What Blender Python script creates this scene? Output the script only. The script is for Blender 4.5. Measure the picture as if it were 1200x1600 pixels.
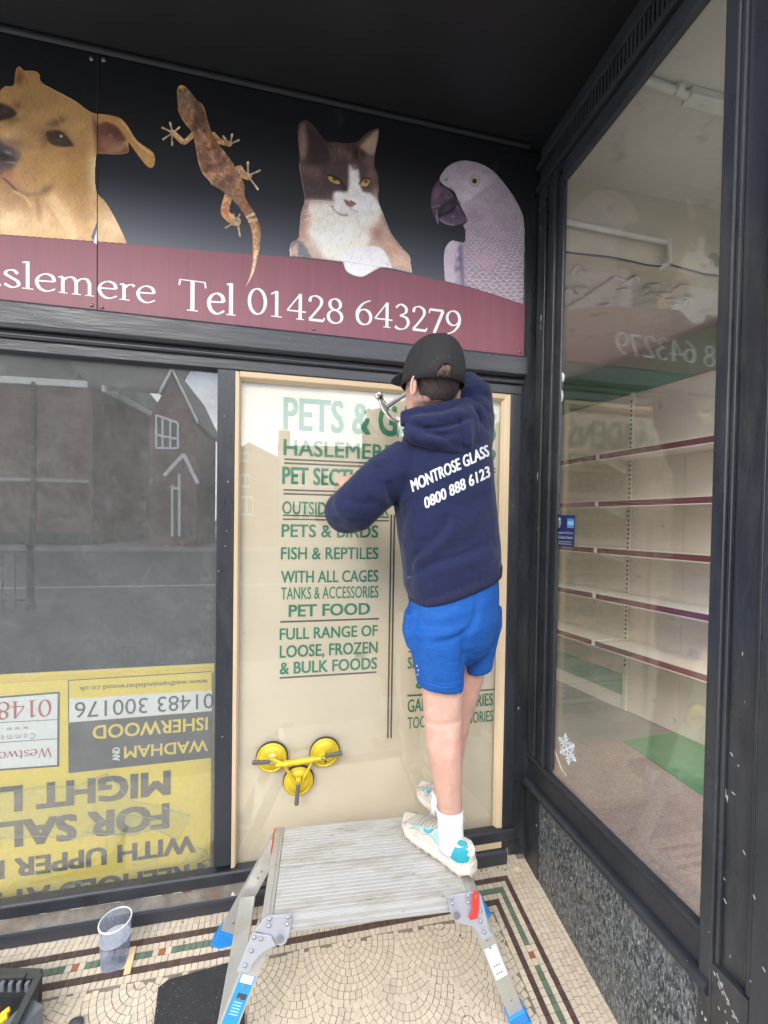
import bpy, bmesh, math, random
import numpy as np
from mathutils import Vector, Matrix
from mathutils.bvhtree import BVHTree
random.seed(7); RNG = np.random.default_rng(11)
for o in list(bpy.data.objects): bpy.data.objects.remove(o)
SC = bpy.context.scene; COL = SC.collection
D2R = math.radians
# ------------------------------------------------------------------ camera
CAM_LOC = np.array([0.0, -1.7, 1.54]); FPX = 644.03; PCX = 600.0; PCY = 828.8
def cam_rows(yaw, pitch, roll):
    cy, sy = math.cos(yaw), math.sin(yaw)
    f = np.array([sy*math.cos(pitch), cy*math.cos(pitch), math.sin(pitch)])
    r = np.array([cy, -sy, 0.0]); d = -np.cross(r, f)
    c, s = math.cos(roll), math.sin(roll)
    return np.array([c*r+s*d, -s*r+c*d, f])
CR = cam_rows(.20795, -.017946, -.015419)
cam = bpy.data.cameras.new('camera'); camo = bpy.data.objects.new('camera', cam); COL.objects.link(camo)
m = Matrix.Identity(4)
for i in range(3):
    m[i][0] = CR[0][i]; m[i][1] = -CR[1][i]; m[i][2] = -CR[2][i]; m[i][3] = CAM_LOC[i]
camo.matrix_world = m
cam.sensor_fit = 'VERTICAL'; cam.sensor_height = 36.0; cam.sensor_width = 27.0
cam.lens = 36.0*FPX/1600.0; cam.shift_y = (PCY-800.0)/1600.0
cam.clip_start = .02; cam.clip_end = 3000
SC.camera = camo
# ------------------------------------------------------------------ light: overcast sky, weak broad sun behind the viewer
SUN_EL, SUN_AZ = 34.0, 207.0      # azimuth measured clockwise from +Y (the facade's depth)
W = bpy.data.worlds.new('World'); SC.world = W; W.use_nodes = True
nt = W.node_tree; nt.nodes.clear()
out = nt.nodes.new('ShaderNodeOutputWorld'); bg = nt.nodes.new('ShaderNodeBackground')
sky = nt.nodes.new('ShaderNodeTexSky'); sky.sky_type = 'NISHITA'; sky.sun_disc = False
sky.sun_elevation = D2R(SUN_EL); sky.sun_rotation = D2R(SUN_AZ)
tc = nt.nodes.new('ShaderNodeTexCoord'); mp = nt.nodes.new('ShaderNodeMapping'); mp.inputs['Scale'].default_value = (1.0, 1.0, 2.6)
nz = nt.nodes.new('ShaderNodeTexNoise'); nz.inputs['Scale'].default_value = 2.6; nz.inputs['Detail'].default_value = 6; nz.inputs['Roughness'].default_value = .55
cr = nt.nodes.new('ShaderNodeValToRGB')
cr.color_ramp.elements[0].position = .34; cr.color_ramp.elements[0].color = (9.0, 10.2, 12.6, 1)
cr.color_ramp.elements[1].position = .62; cr.color_ramp.elements[1].color = (25.0, 25.2, 25.6, 1)
mix = nt.nodes.new('ShaderNodeMix'); mix.data_type = 'RGBA'; mix.inputs['Factor'].default_value = .88
L = nt.links.new
sz = nt.nodes.new('ShaderNodeSeparateXYZ'); mr = nt.nodes.new('ShaderNodeMapRange'); mr.inputs[1].default_value = .10; mr.inputs[2].default_value = .42; mr.inputs[3].default_value = .17; mr.inputs[4].default_value = -.06
ad = nt.nodes.new('ShaderNodeMath'); ad.operation = 'ADD'      # overcast: whiter towards the horizon, greyer overhead
L(tc.outputs['Generated'], mp.inputs['Vector']); L(mp.outputs[0], nz.inputs['Vector']); L(tc.outputs['Generated'], sz.inputs[0]); L(sz.outputs[2], mr.inputs[0]); L(nz.outputs['Fac'], ad.inputs[0]); L(mr.outputs[0], ad.inputs[1]); L(ad.outputs[0], cr.inputs['Fac'])
L(sky.outputs[0], mix.inputs[6]); L(cr.outputs['Color'], mix.inputs[7]); L(mix.outputs[2], bg.inputs['Color'])
bg.inputs['Strength'].default_value = .115; L(bg.outputs[0], out.inputs['Surface'])
sun = bpy.data.lights.new('sun', 'SUN'); sun.energy = 1.3; sun.angle = D2R(25); sun.color = (1.0, .95, .88)
suno = bpy.data.objects.new('sun', sun); COL.objects.link(suno)
az, el = D2R(SUN_AZ), D2R(SUN_EL)
sd = Vector((math.sin(az)*math.cos(el), math.cos(az)*math.cos(el), math.sin(el)))
suno.rotation_euler = sd.to_track_quat('Z', 'Y').to_euler()
SC.view_settings.view_transform = 'Standard'; SC.view_settings.look = 'None'
SC.view_settings.gamma = 1; SC.view_settings.exposure = .86
SC.cycles.max_bounces = 10; SC.cycles.transparent_max_bounces = 24; SC.cycles.glossy_bounces = 5; SC.cycles.diffuse_bounces = 5
# ------------------------------------------------------------------ measuring: pixels of the survey photo -> points on known planes
def ray(px, py): return CR.T @ np.array([(px-PCX)/FPX, (py-PCY)/FPX, 1.0])
def PY(px, py, y): d = ray(px, py); return CAM_LOC + d*((y-CAM_LOC[1])/d[1])
def PX(px, py, x): d = ray(px, py); return CAM_LOC + d*((x-CAM_LOC[0])/d[0])
def PZ(px, py, z): d = ray(px, py); return CAM_LOC + d*((z-CAM_LOC[2])/d[2])
SLOPE = .17
def floor_z(y): return SLOPE*y
def PF(px, py, up=0.0):
    d = ray(px, py); t = (SLOPE*CAM_LOC[1]-CAM_LOC[2]+up)/(d[2]-SLOPE*d[1]); return CAM_LOC + d*t
def PP(px, py, p0, n):
    d = ray(px, py); return CAM_LOC + d*((n@(p0-CAM_LOC))/(n@d))
# ------------------------------------------------------------------ materials
def newmat(name):
    m = bpy.data.materials.new(name); m.use_nodes = True; n = m.node_tree; n.nodes.clear()
    o = n.nodes.new('ShaderNodeOutputMaterial'); b = n.nodes.new('ShaderNodeBsdfPrincipled')
    n.links.new(b.outputs[0], o.inputs['Surface']); return m, n, b, o
def nd(n, t, **k):
    x = n.nodes.new(t)
    for a, v in k.items():
        if a in x.inputs: x.inputs[a].default_value = v
        else: setattr(x, a, v)
    return x
def mixc(n, fac, a, b):
    x = n.nodes.new('ShaderNodeMix'); x.data_type = 'RGBA'
    for s, v in ((0, fac), (6, a), (7, b)):
        if hasattr(v, 'links'): n.links.new(v, x.inputs[s])
        else: x.inputs[s].default_value = v if s == 0 else (*v, 1)[:4]
    return x.outputs[2]
def noise(n, scale, detail=4, rough=.6, stretch=None, coord='pos', lo=None, hi=None):
    if coord == 'pos': v = n.nodes.new('ShaderNodeNewGeometry').outputs['Position']
    else: v = n.nodes.new('ShaderNodeTexCoord').outputs['Object']
    if stretch:
        mp = n.nodes.new('ShaderNodeMapping'); mp.inputs['Scale'].default_value = stretch; n.links.new(v, mp.inputs['Vector']); v = mp.outputs[0]
    t = nd(n, 'ShaderNodeTexNoise', Scale=scale, Detail=detail, Roughness=rough); n.links.new(v, t.inputs['Vector'])
    f = t.outputs['Fac']
    if lo is not None:
        r = n.nodes.new('ShaderNodeMapRange'); r.inputs[1].default_value = lo; r.inputs[2].default_value = hi; n.links.new(f, r.inputs[0]); f = r.outputs[0]
    return f
def pm(name, col, rough=.5, metal=0, var=.15, vs=6, bump=0, bs=80, spec=.5, stretch=None, wear=None, wears=40, wlo=.66, whi=.7, rvar=.0, coat=0, coord='pos', dirt=None, dlo=.5, dhi=.75, ds=3, sheen=0):
    m, n, b, o = newmat(name)
    c = np.array(col)
    f = noise(n, vs, 5, .65, stretch, coord, .3, .7)
    k = mixc(n, f, tuple(c*(1-var)), tuple(np.minimum(c*(1+var), 1)))
    if dirt is not None: k = mixc(n, noise(n, ds, 6, .7, stretch, coord, dlo, dhi), k, dirt)
    if wear is not None: k = mixc(n, noise(n, wears, 3, .6, stretch, coord, wlo, whi), k, wear)
    n.links.new(k, b.inputs['Base Color'])
    b.inputs['Roughness'].default_value = rough; b.inputs['Metallic'].default_value = metal; b.inputs['Specular IOR Level'].default_value = spec
    if rvar:
        r = n.nodes.new('ShaderNodeMapRange'); n.links.new(noise(n, vs*3, 4, .6, stretch, coord), r.inputs[0])
        r.inputs[1].default_value = .3; r.inputs[2].default_value = .7; r.inputs[3].default_value = max(rough-rvar, .02); r.inputs[4].default_value = min(rough+rvar, 1); n.links.new(r.outputs[0], b.inputs['Roughness'])
    if coat: b.inputs['Coat Weight'].default_value = coat; b.inputs['Coat Roughness'].default_value = .05
    if sheen: b.inputs['Sheen Weight'].default_value = sheen; b.inputs['Sheen Roughness'].default_value = .4
    if bump:
        bp = nd(n, 'ShaderNodeBump', Strength=bump, Distance=.004); n.links.new(noise(n, bs, 4, .6, stretch, coord), bp.inputs['Height']); n.links.new(bp.outputs[0], b.inputs['Normal'])
    return m
def glassmat(name, tint=(.96, .98, .97), ior=1.5, dust=0.0, dustcol=(.55, .55, .52), rough=0.0, dscale=(1, 1, 1)):
    m = bpy.data.materials.new(name); m.use_nodes = True; n = m.node_tree; n.nodes.clear()
    o = n.nodes.new('ShaderNodeOutputMaterial'); t = nd(n, 'ShaderNodeBsdfTransparent'); t.inputs[0].default_value = (*tint, 1)
    g = nd(n, 'ShaderNodeBsdfGlossy', Roughness=rough)
    r0 = ((ior-1)/(ior+1))**2; lw = nd(n, 'ShaderNodeLayerWeight', Blend=.5); pw = nd(n, 'ShaderNodeMath', operation='POWER'); n.links.new(lw.outputs['Facing'], pw.inputs[0]); pw.inputs[1].default_value = 5
    fr = nd(n, 'ShaderNodeMath', operation='MULTIPLY_ADD'); n.links.new(pw.outputs[0], fr.inputs[0]); fr.inputs[1].default_value = 1-r0; fr.inputs[2].default_value = r0
    mx = n.nodes.new('ShaderNodeMixShader'); n.links.new(fr.outputs[0], mx.inputs[0]); n.links.new(t.outputs[0], mx.inputs[1]); n.links.new(g.outputs[0], mx.inputs[2])
    r = mx
    if dust:
        d = nd(n, 'ShaderNodeBsdfDiffuse'); d.inputs[0].default_value = (*dustcol, 1)
        f1 = noise(n, 7, 6, .7, dscale, 'pos', .3, .75); f2 = noise(n, 110, 4, .7, (1, 1, .55), 'pos', .35, .8)
        mu = nd(n, 'ShaderNodeMath', operation='MULTIPLY_ADD'); n.links.new(f1, mu.inputs[0]); n.links.new(f2, mu.inputs[1]); mu.inputs[2].default_value = .35
        m2 = nd(n, 'ShaderNodeMath', operation='MULTIPLY'); n.links.new(mu.outputs[0], m2.inputs[0]); m2.inputs[1].default_value = dust
        m3 = n.nodes.new('ShaderNodeMixShader'); n.links.new(m2.outputs[0], m3.inputs[0]); n.links.new(mx.outputs[0], m3.inputs[1]); n.links.new(d.outputs[0], m3.inputs[2]); r = m3
    n.links.new(r.outputs[0], o.inputs['Surface']); return m
# ------------------------------------------------------------------ mesh building
class MB:
    def __init__(s): s.v = []; s.f = []; s.mi = []
    def add(s, v, f, mi=0):
        k = len(s.v); s.v += [tuple(map(float, p)) for p in v]; s.f += [tuple(i+k for i in q) for q in f]; s.mi += [mi]*len(f); return s
    def box(s, x0, x1, y0, y1, z0, z1, mi=0):
        v = [(x, y, z) for x in (x0, x1) for y in (y0, y1) for z in (z0, z1)]
        return s.add(v, [(0, 1, 3, 2), (4, 6, 7, 5), (0, 4, 5, 1), (2, 3, 7, 6), (0, 2, 6, 4), (1, 5, 7, 3)], mi)
    def obox(s, c, ax, half, mi=0):
        c = np.array(c, float); A = [np.array(a, float)/np.linalg.norm(a) for a in ax]
        v = [c+A[0]*half[0]*i+A[1]*half[1]*j+A[2]*half[2]*k for i in (-1, 1) for j in (-1, 1) for k in (-1, 1)]
        return s.add(v, [(0, 1, 3, 2), (4, 6, 7, 5), (0, 4, 5, 1), (2, 3, 7, 6), (0, 2, 6, 4), (1, 5, 7, 3)], mi)
    def prism(s, pts, off, mi=0):
        """closed outline of 3-D points pushed along the vector off"""
        n = len(pts); P = [np.array(p, float) for p in pts]; off = np.array(off, float)
        v = P+[p+off for p in P]
        f = [tuple(range(n))[::-1], tuple(range(n, 2*n))]+[(i, (i+1) % n, (i+1) % n+n, i+n) for i in range(n)]
        return s.add(v, f, mi)
    def bar(s, a, b, w, h, up=(0, 0, 1), mi=0):
        a = np.array(a, float); b = np.array(b, float); d = b-a; l = np.linalg.norm(d); d = d/l
        sd = np.cross(d, up); sd /= np.linalg.norm(sd); u = np.cross(sd, d)
        return s.obox((a+b)/2, (d, sd, u), (l/2, w/2, h/2), mi)
    def loft(s, rings, n=16, cap=True, mi=0):
        """rings: (centre, axis vector a, axis vector b[, exponent])"""
        k0 = len(s.v); 
        for r in rings:
            c, a, b = (np.array(q, float) for q in r[:3]); e = r[3] if len(r) > 3 else 2.0
            for i in range(n):
                t = 2*math.pi*i/n; ct, st = math.cos(t), math.sin(t)
                p = c+a*math.copysign(abs(ct)**(2/e), ct)+b*math.copysign(abs(st)**(2/e), st); s.v.append(tuple(p))
        fs = []
        for j in range(len(rings)-1):
            for i in range(n):
                i2 = (i+1) % n; fs.append((k0+j*n+i, k0+j*n+i2, k0+(j+1)*n+i2, k0+(j+1)*n+i))
        if cap:
            fs.append(tuple(k0+i for i in range(n))[::-1]); fs.append(tuple(k0+(len(rings)-1)*n+i for i in range(n)))
        s.f += fs; s.mi += [mi]*len(fs); return s
    def tube(s, pts, r, n=10, mi=0, ref=(0.13, .07, .99)):
        P = [np.array(p, float) for p in pts]; R = r if hasattr(r, '__len__') else [r]*len(P); rings = []
        for i, p in enumerate(P):
            t = P[min(i+1, len(P)-1)]-P[max(i-1, 0)]; t /= np.linalg.norm(t)
            a = np.cross(t, ref); 
            if np.linalg.norm(a) < 1e-3: a = np.cross(t, (1, 0, 0))
            a /= np.linalg.norm(a); b = np.cross(t, a); rings.append((p, a*R[i], b*R[i]))
        return s.loft(rings, n, True, mi)
    def cyl(s, a, b, r, n=16, r2=None, mi=0): return s.tube([a, b], [r, r if r2 is None else r2], n, mi)
    def build(s, name, mats, parent=None, smooth=False, bevel=0, seg=2, angle=40, recenter=True):
        me = bpy.data.meshes.new(name); V = np.array(s.v, float)
        base = np.zeros(3)
        if recenter and len(V): base = (V.min(0)+V.max(0))/2
        me.from_pydata([tuple(p) for p in V-base], [], s.f); 
        bm = bmesh.new(); bm.from_mesh(me); bmesh.ops.recalc_face_normals(bm, faces=bm.faces); bm.to_mesh(me); bm.free()
        ms = mats if isinstance(mats, (list, tuple)) else [mats]
        for q in ms: me.materials.append(q)
        if len(ms) > 1: me.polygons.foreach_set('material_index', s.mi)
        o = bpy.data.objects.new(name, me); COL.objects.link(o)
        place(o, base, parent)
        if smooth:
            me.polygons.foreach_set('use_smooth', [True]*len(me.polygons))
            if angle: me.set_sharp_from_angle(angle=D2R(angle))
        if bevel:
            bv = o.modifiers.new('bevel', 'BEVEL'); bv.width = bevel; bv.segments = seg; bv.limit_method = 'ANGLE'; bv.angle_limit = D2R(30); bv.use_clamp_overlap = True
        return o
WORLDLOC = {}
def place(o, loc, parent):
    loc = np.array(loc, float); WORLDLOC[o.name] = loc
    if parent is not None: o.parent = parent; o.location = Vector(loc-WORLDLOC[parent.name])
    else: o.location = Vector(loc)
def thing(name, label, cat, loc=(0, 0, 0), group=None):
    o = bpy.data.objects.new(name, None); COL.objects.link(o); o.empty_display_size = .1
    place(o, loc, None); return tag(o, label, cat, group)
def tag(o, label=None, cat=None, group=None, kind=None):
    for k, v in (('label', label), ('category', cat), ('group', group), ('kind', kind)):
        if v: o[k] = v
    return o
def rawmesh(name, V, F, mat, parent=None, smooth=False):
    b = MB(); b.v = [tuple(p) for p in V]; b.f = [tuple(f) for f in F]; b.mi = [0]*len(F)
    return b.build(name, mat, parent, smooth)
def evalmesh(o):
    dg = bpy.context.evaluated_depsgraph_get(); e = o.evaluated_get(dg); me = bpy.data.meshes.new_from_object(e); return me
def text_mesh(body, offset=0.0, spacing=1.0, res=3, shear=0.0, size=1.0):
    """built-in font outline as flat triangles in the xy plane (verts, faces)"""
    c = bpy.data.curves.new('t', 'FONT'); c.body = body; c.offset = offset; c.space_character = spacing; c.resolution_u = res; c.shear = shear; c.size = size
    o = bpy.data.objects.new('t', c); COL.objects.link(o); bpy.context.view_layer.update()
    me = evalmesh(o); V = np.array([v.co[:] for v in me.vertices]); F = [tuple(p.vertices) for p in me.polygons]
    bpy.data.objects.remove(o); bpy.data.curves.remove(c); bpy.data.meshes.remove(me); return V, F
def text_on(mb, body, p0, u, v, width, height, offset=.0, spacing=1.0, mi=0, capfit=True, shear=0, out=None):
    """lay text so that its box spans width along u and cap height along v from corner p0"""
    V, F = text_mesh(body, 0, spacing, shear=shear)
    x0, x1 = V[:, 0].min(), V[:, 0].max(); H, _ = text_mesh('H', 0); y0, y1 = H[:, 1].min(), H[:, 1].max()
    p0 = np.array(p0, float); u = np.array(u, float); v = np.array(v, float)
    if width is None: width = (x1-x0)*height/(y1-y0)
    nrm = np.cross(u, v) if out is None else np.array(out, float); k = 0
    w_ = offset*2.2*height; sh = ((0, 0),) if w_ <= 0 else ((-1, -.6), (1, -.6), (1, .6), (-1, .6), (0, 0))
    for sx, sy in sh:       # heavier weights: the outline is struck several times, each a hair proud of the last
        P = [p0+u*((q[0]-x0)/(x1-x0)*(width-2*w_)+w_+sx*w_)+v*((q[1]-y0)/(y1-y0)*(height-1.2*w_)+.6*w_+sy*w_)+nrm*(k*.00006) for q in V]
        mb.add(P, F, mi); k += 1

def cloth(name, col, rough, scale, strength, fine, fbump, sheen=0.0, stretch=(1, 1, 1), thr=.5):
    """woven cloth: broad soft creases (ridged noise) plus a fine weave"""
    m, n, b, o = newmat(name); c = np.array(col)
    k = mixc(n, noise(n, 45, 4, .6, None, 'pos', .3, .7), tuple(c*.86), tuple(c*1.14)); k = mixc(n, noise(n, 6, 4, .6, None, 'pos', .35, .75), k, tuple(c*1.12+.002))
    n.links.new(k, b.inputs['Base Color']); b.inputs['Roughness'].default_value = rough; b.inputs['Specular IOR Level'].default_value = .25
    if sheen: b.inputs['Sheen Weight'].default_value = sheen
    f = noise(n, scale, 2.5, .5, stretch); s1 = nd(n, 'ShaderNodeMath', operation='SUBTRACT'); n.links.new(f, s1.inputs[0]); s1.inputs[1].default_value = thr
    ab = nd(n, 'ShaderNodeMath', operation='ABSOLUTE'); n.links.new(s1.outputs[0], ab.inputs[0]); pw = nd(n, 'ShaderNodeMath', operation='POWER'); n.links.new(ab.outputs[0], pw.inputs[0]); pw.inputs[1].default_value = .6
    b1 = nd(n, 'ShaderNodeBump', Strength=strength, Distance=.02); n.links.new(pw.outputs[0], b1.inputs['Height'])
    b2 = nd(n, 'ShaderNodeBump', Strength=fbump, Distance=.002); n.links.new(noise(n, fine, 2, .5), b2.inputs['Height']); n.links.new(b1.outputs[0], b2.inputs['Normal']); n.links.new(b2.outputs[0], b.inputs['Normal']); return m
# ================================================================== MATERIALS
BLACK = pm('black_gloss_paint', (.022, .0245, .031), .38, var=.25, vs=9, bump=.25, bs=60, stretch=(1, 1, 1), wear=(.30, .30, .30), wears=70, wlo=.735, whi=.76, rvar=.1)
BLACKH = pm('black_gloss_paint_grained', (.034, .036, .045), .36, var=.25, vs=9, bump=.5, bs=45, stretch=(.12, 1, 1), wear=(.30, .29, .28), wears=60, wlo=.75, whi=.78, rvar=.1)
BLACKV = pm('black_gloss_paint_scuffed', (.022, .025, .032), .33, var=.3, vs=7, bump=.3, bs=45, stretch=(1, 1, .25), wear=(.5, .49, .46), wears=38, wlo=.725, whi=.74, rvar=.1, dirt=(.06, .06, .055), ds=4)
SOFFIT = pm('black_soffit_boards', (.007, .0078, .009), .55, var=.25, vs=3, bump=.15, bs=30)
GRANITE = None
WOODBEAD = pm('bare_pine', (.60, .465, .30), .55, var=.12, vs=14, stretch=(1, 1, .08), bump=.2, bs=60)
WOODBEADH = pm('bare_pine_lengthwise', (.60, .465, .30), .55, var=.12, vs=14, stretch=(.08, 1, 1), bump=.2, bs=60)
CREAM = pm('cream_painted_board', (.60, .54, .415), .5, var=.05, vs=2.5, wear=(.36, .31, .22), wears=9, wlo=.70, whi=.78)
GREEN = pm('green_vinyl_letters', (.030, .20, .11), .45, var=.06)
DARKRULE = pm('dark_rule_paint', (.09, .085, .07), .5, var=.1)
GLASS = glassmat('clear_window_glass', (.985, .982, .97), 1.75)
GLASSDUST = glassmat('dusty_window_glass', (.93, .95, .94), 2.05, dust=.18, dustcol=(.42, .43, .43), dscale=(1.2, 1, 1.0))
GLASSSIDE = glassmat('side_window_glass', (.985, .99, .985), 1.98, dust=.03, dustcol=(.6, .58, .55))
def granite():
    m, n, b, o = newmat('black_speckled_granite')
    f = noise(n, 62, 5, .8, (1, 1.5, .6), 'pos', .46, .62); f2 = noise(n, 150, 3, .7, (1, 1.5, .5), 'pos', .54, .66)
    k = mixc(n, f, (.012, .016, .019), (.17, .19, .20)); k = mixc(n, f2, k, (.31, .33, .33))
    k = mixc(n, noise(n, 9, 5, .7, None, 'pos', .5, .85), k, (.16, .15, .13)); k = mixc(n, noise(n, 26, 2, .4, (1, 1, .4), 'pos', .77, .79), k, (.6, .6, .58))
    n.links.new(k, b.inputs['Base Color']); b.inputs['Roughness'].default_value = .42; return m
GRANITE = granite()
# ================================================================== FLOOR: mosaic lobby, pavement, road
GROUT = pm('cement_grout', (.20, .165, .13), .9, var=.25, vs=12, dirt=(.10, .085, .07), ds=5)
def tilemat(name, col, var):
    m, n, b, o = newmat(name); c = np.array(col)
    g = n.nodes.new('ShaderNodeNewGeometry'); oi = n.nodes.new('ShaderNodeObjectInfo')
    ad = nd(n, 'ShaderNodeMath', operation='ADD'); n.links.new(g.outputs['Random Per Island'], ad.inputs[0]); n.links.new(oi.outputs['Random'], ad.inputs[1])
    fr = nd(n, 'ShaderNodeMath', operation='FRACT'); n.links.new(ad.outputs[0], fr.inputs[0])
    k = mixc(n, fr.outputs[0], tuple(c*(1-var)), tuple(np.minimum(c*(1+var*.8), 1)))
    k = mixc(n, noise(n, 7, 6, .7, None, 'pos', .52, .92), k, tuple(c*.45+np.array([.03, .02, .01])))
    k = mixc(n, noise(n, 120, 3, .6, None, 'pos', .60, .85), k, tuple(c*.62))
    n.links.new(k, b.inputs['Base Color']); b.inputs['Roughness'].default_value = .6; return m
T_CREAM = tilemat('cream_mosaic_tile', (.56, .475, .365), .08); T_BROWN = tilemat('brown_mosaic_tile', (.085, .052, .042), .25)
T_GREEN = tilemat('green_mosaic_tile', (.115, .165, .115), .18); T_RED = tilemat('terracotta_mosaic_tile', (.33, .11, .055), .2)
ASPHALT = pm('street_asphalt', (.10, .10, .105), .85, var=.2, vs=1.5, bump=.3, bs=60)
PAVING = pm('concrete_paving', (.27, .26, .25), .85, var=.15, vs=3)
fl = MB(); X0, X1, YB, YE = -1.9, 1.05, .02, -1.25
fl.add([(X0, YE, floor_z(YE)), (X1, YE, floor_z(YE)), (X1, YB, floor_z(YB)), (X0, YB, floor_z(YB))], [(0, 1, 2, 3)])
floor = fl.build('floor', GROUT); tag(floor, kind='structure')
tiles = []     # (polygon in xy, material)
TS = .0212
def addtile(poly, mat): tiles.append((np.array(poly), mat))
def jit(p, a=.0007): return [(q[0]+random.uniform(-a, a), q[1]+random.uniform(-a, a)) for q in p]
YF, XR = -.060, .926          # outer brown stripe's outer edges (towards facade, towards side wall)
g = .0009
def sq(xa, xb, ya, yb, mat): addtile(jit([(xa+g, ya+g), (xb-g, ya+g), (xb-g, yb-g), (xa+g, yb-g)]), mat)
# border bands, mitred at the corner: rows are counted inwards from the wall
def bandcol(r, k):
    if r in (0, 4): return T_BROWN
    if r == 2:
        q = k % 13
        return T_RED if q == 11 else (T_CREAM if q in (10, 12) else T_GREEN)
    return T_CREAM
for r in range(-6, 5):
    ya = YF-(r+1)*TS; yb = ya+TS; xe = XR-r*TS
    if yb < .03:
        k = 0; x = xe
        while x > X0:
            w = TS*random.uniform(.96, 1.04); 
            if yb <= .0305: sq(x-w, x, ya, yb, bandcol(r, k) if r >= 0 else T_CREAM)
            x -= w; k += 1
    xa = XR-(r+1)*TS
    if xa+TS < 1.06:
        y = ya if r >= -4 else -.001; k = 1
        while y > YE:
            w = TS*random.uniform(.96, 1.04); sq(xa, xa+TS, y-w, y, bandcol(r, k) if r >= 0 else T_CREAM); y -= w; k += 1
FX, FY = XR-5*TS, YF-5*TS     # inner field limits
# one straight cream course, then overlapping fans
x = FX
while x > X0: sq(x-TS, x, FY-TS, FY, T_CREAM); x -= TS
y = FY-TS
while y > YE: sq(FX-TS, FX, y-TS, y, T_CREAM); y -= TS
fx, fy = FX-TS, FY-TS
RF = .168; discs = []
for j in range(9):
    yc = -.190-j*.147
    for i in range(-14, 8):
        xc = .209+i*.354+(.177 if j % 2 else 0); discs.append((xc, yc))
        if j == 0: discs.append((xc+.177, yc-.016))
discs.sort(key=lambda d: -round(d[1], 2))
D = np.array(discs)
for di, (cx, cy) in enumerate(discs):
    if cx > fx+.2 or cx < X0-.2: continue
    for k in range(0, 9):
        r0 = .004+k*.0206; r1 = r0+.0206; rm = (r0+r1)/2; n = max(5, round(2*math.pi*rm/.0205)); a0 = random.random()*6
        for i in range(n):
            ta, tb = a0+2*math.pi*i/n, a0+2*math.pi*(i+1)/n; tm = (ta+tb)/2
            px, py = cx+rm*math.cos(tm), cy+rm*math.sin(tm)
            if py > fy-.004 or px > fx-.004 or px < X0 or py < YE: continue
            dd = np.hypot(D[:di, 0]-px, D[:di, 1]-py) if di else np.array([9.])
            if len(dd) and dd.min() < RF+.012: continue
            if rm > RF+.02: continue
            ga = g/rm
            P = [(cx+(r0+g)*math.cos(ta+ga), cy+(r0+g)*math.sin(ta+ga)), (cx+(r1-g)*math.cos(ta+ga), cy+(r1-g)*math.sin(ta+ga)),
                 (cx+(r1-g)*math.cos(tb-ga), cy+(r1-g)*math.sin(tb-ga)), (cx+(r0+g)*math.cos(tb-ga), cy+(r0+g)*math.sin(tb-ga))]
            P = [(min(q[0], fx-g), min(q[1], fy-g)) for q in P]
            addtile(jit(P, .0005), T_CREAM)
def tile_geo(mb, poly, mi=0):
    h = .0026+random.uniform(-.0005, .0005); c = poly.mean(0); tx, ty = random.uniform(-.02, .02), random.uniform(-.02, .02); n = len(poly)
    top = []; bot = []
    for q in poly:
        z = floor_z(q[1]); qi = c+(q-c)*.985; top.append((qi[0], qi[1], z+h+(q[0]-c[0])*tx+(q[1]-c[1])*ty)); bot.append((q[0], q[1], z-.002))
    mb.add(top+bot, [tuple(range(n))]+[(i, (i+1) % n, (i+1) % n+n, i+n) for i in range(n)], mi)
def seen_size(t):
    c = t[0].mean(0); p = np.array([c[0], c[1], floor_z(c[1])])-CAM_LOC; q = CR @ p
    u, v = PCX+FPX*q[0]/q[2], PCY+FPX*q[1]/q[2]
    hid = (400 < u < 760 and v < 1410) or u < 0 or u > 1200 or v > 1600 or (u < 60 and v > 1515) or (240 < u < 385 and v > 1515)
    return -1 if hid else 1/q[2]
order = sorted(range(len(tiles)), key=lambda i: -seen_size(tiles[i]))
single = set(order[:290]); rest = MB(); MATS = [T_CREAM, T_BROWN, T_GREEN, T_RED]
for i, (poly, mt) in enumerate(tiles):
    if i in single:
        b = MB(); tile_geo(b, poly); b.build('tile', mt, floor)
    else: tile_geo(rest, poly, MATS.index(mt))
tag(rest.build('mosaic_tiles', MATS, floor), kind='stuff')
# street ground: pavement, kerb, road rising gently away from the shop
zt = floor_z(YE)-.005
def ground(name, y0, z0, y1, z1, mat, th=.3, x0=-60, x1=60):
    b = MB(); b.prism([(x0, y0, z0), (x0, y1, z1), (x0, y1, z1-th), (x0, y0, z0-th)], (x1-x0, 0, 0)); return tag(b.build(name, mat), kind='structure')
ground('pavement', YE, zt, -3.6, zt-.05, PAVING)
KERB = pm('granite_kerb', (.30, .29, .28), .8, var=.15)
ground('kerb', -3.6, zt-.045, -3.75, zt-.045, KERB)
ground('road', -3.75, zt-.17, -15.0, .35, ASPHALT)
ground('far_kerb', -15.0, .47, -15.15, .47, KERB); ground('far_pavement', -15.15, .46, -60, .62, PAVING)
ground('terrain', -60, .60, -900, .60, pm('distant_ground', (.10, .12, .07), .9), .3, -900, 900)
lm = MB()
for a, b_ in ((-8.9, -8.96),):
    za = zt-.17+(.35-zt+.17)*((-3.75-a)/11.25)+.006; zb = za+.1*.08
    lm.add([(-30, a, za), (14, a, za), (14, b_, zb), (-30, b_, zb)], [(0, 1, 2, 3)])
tag(lm.build('road_marking', pm('white_road_paint', (.62, .62, .60), .7, var=.2, vs=8)), kind='structure')
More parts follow.
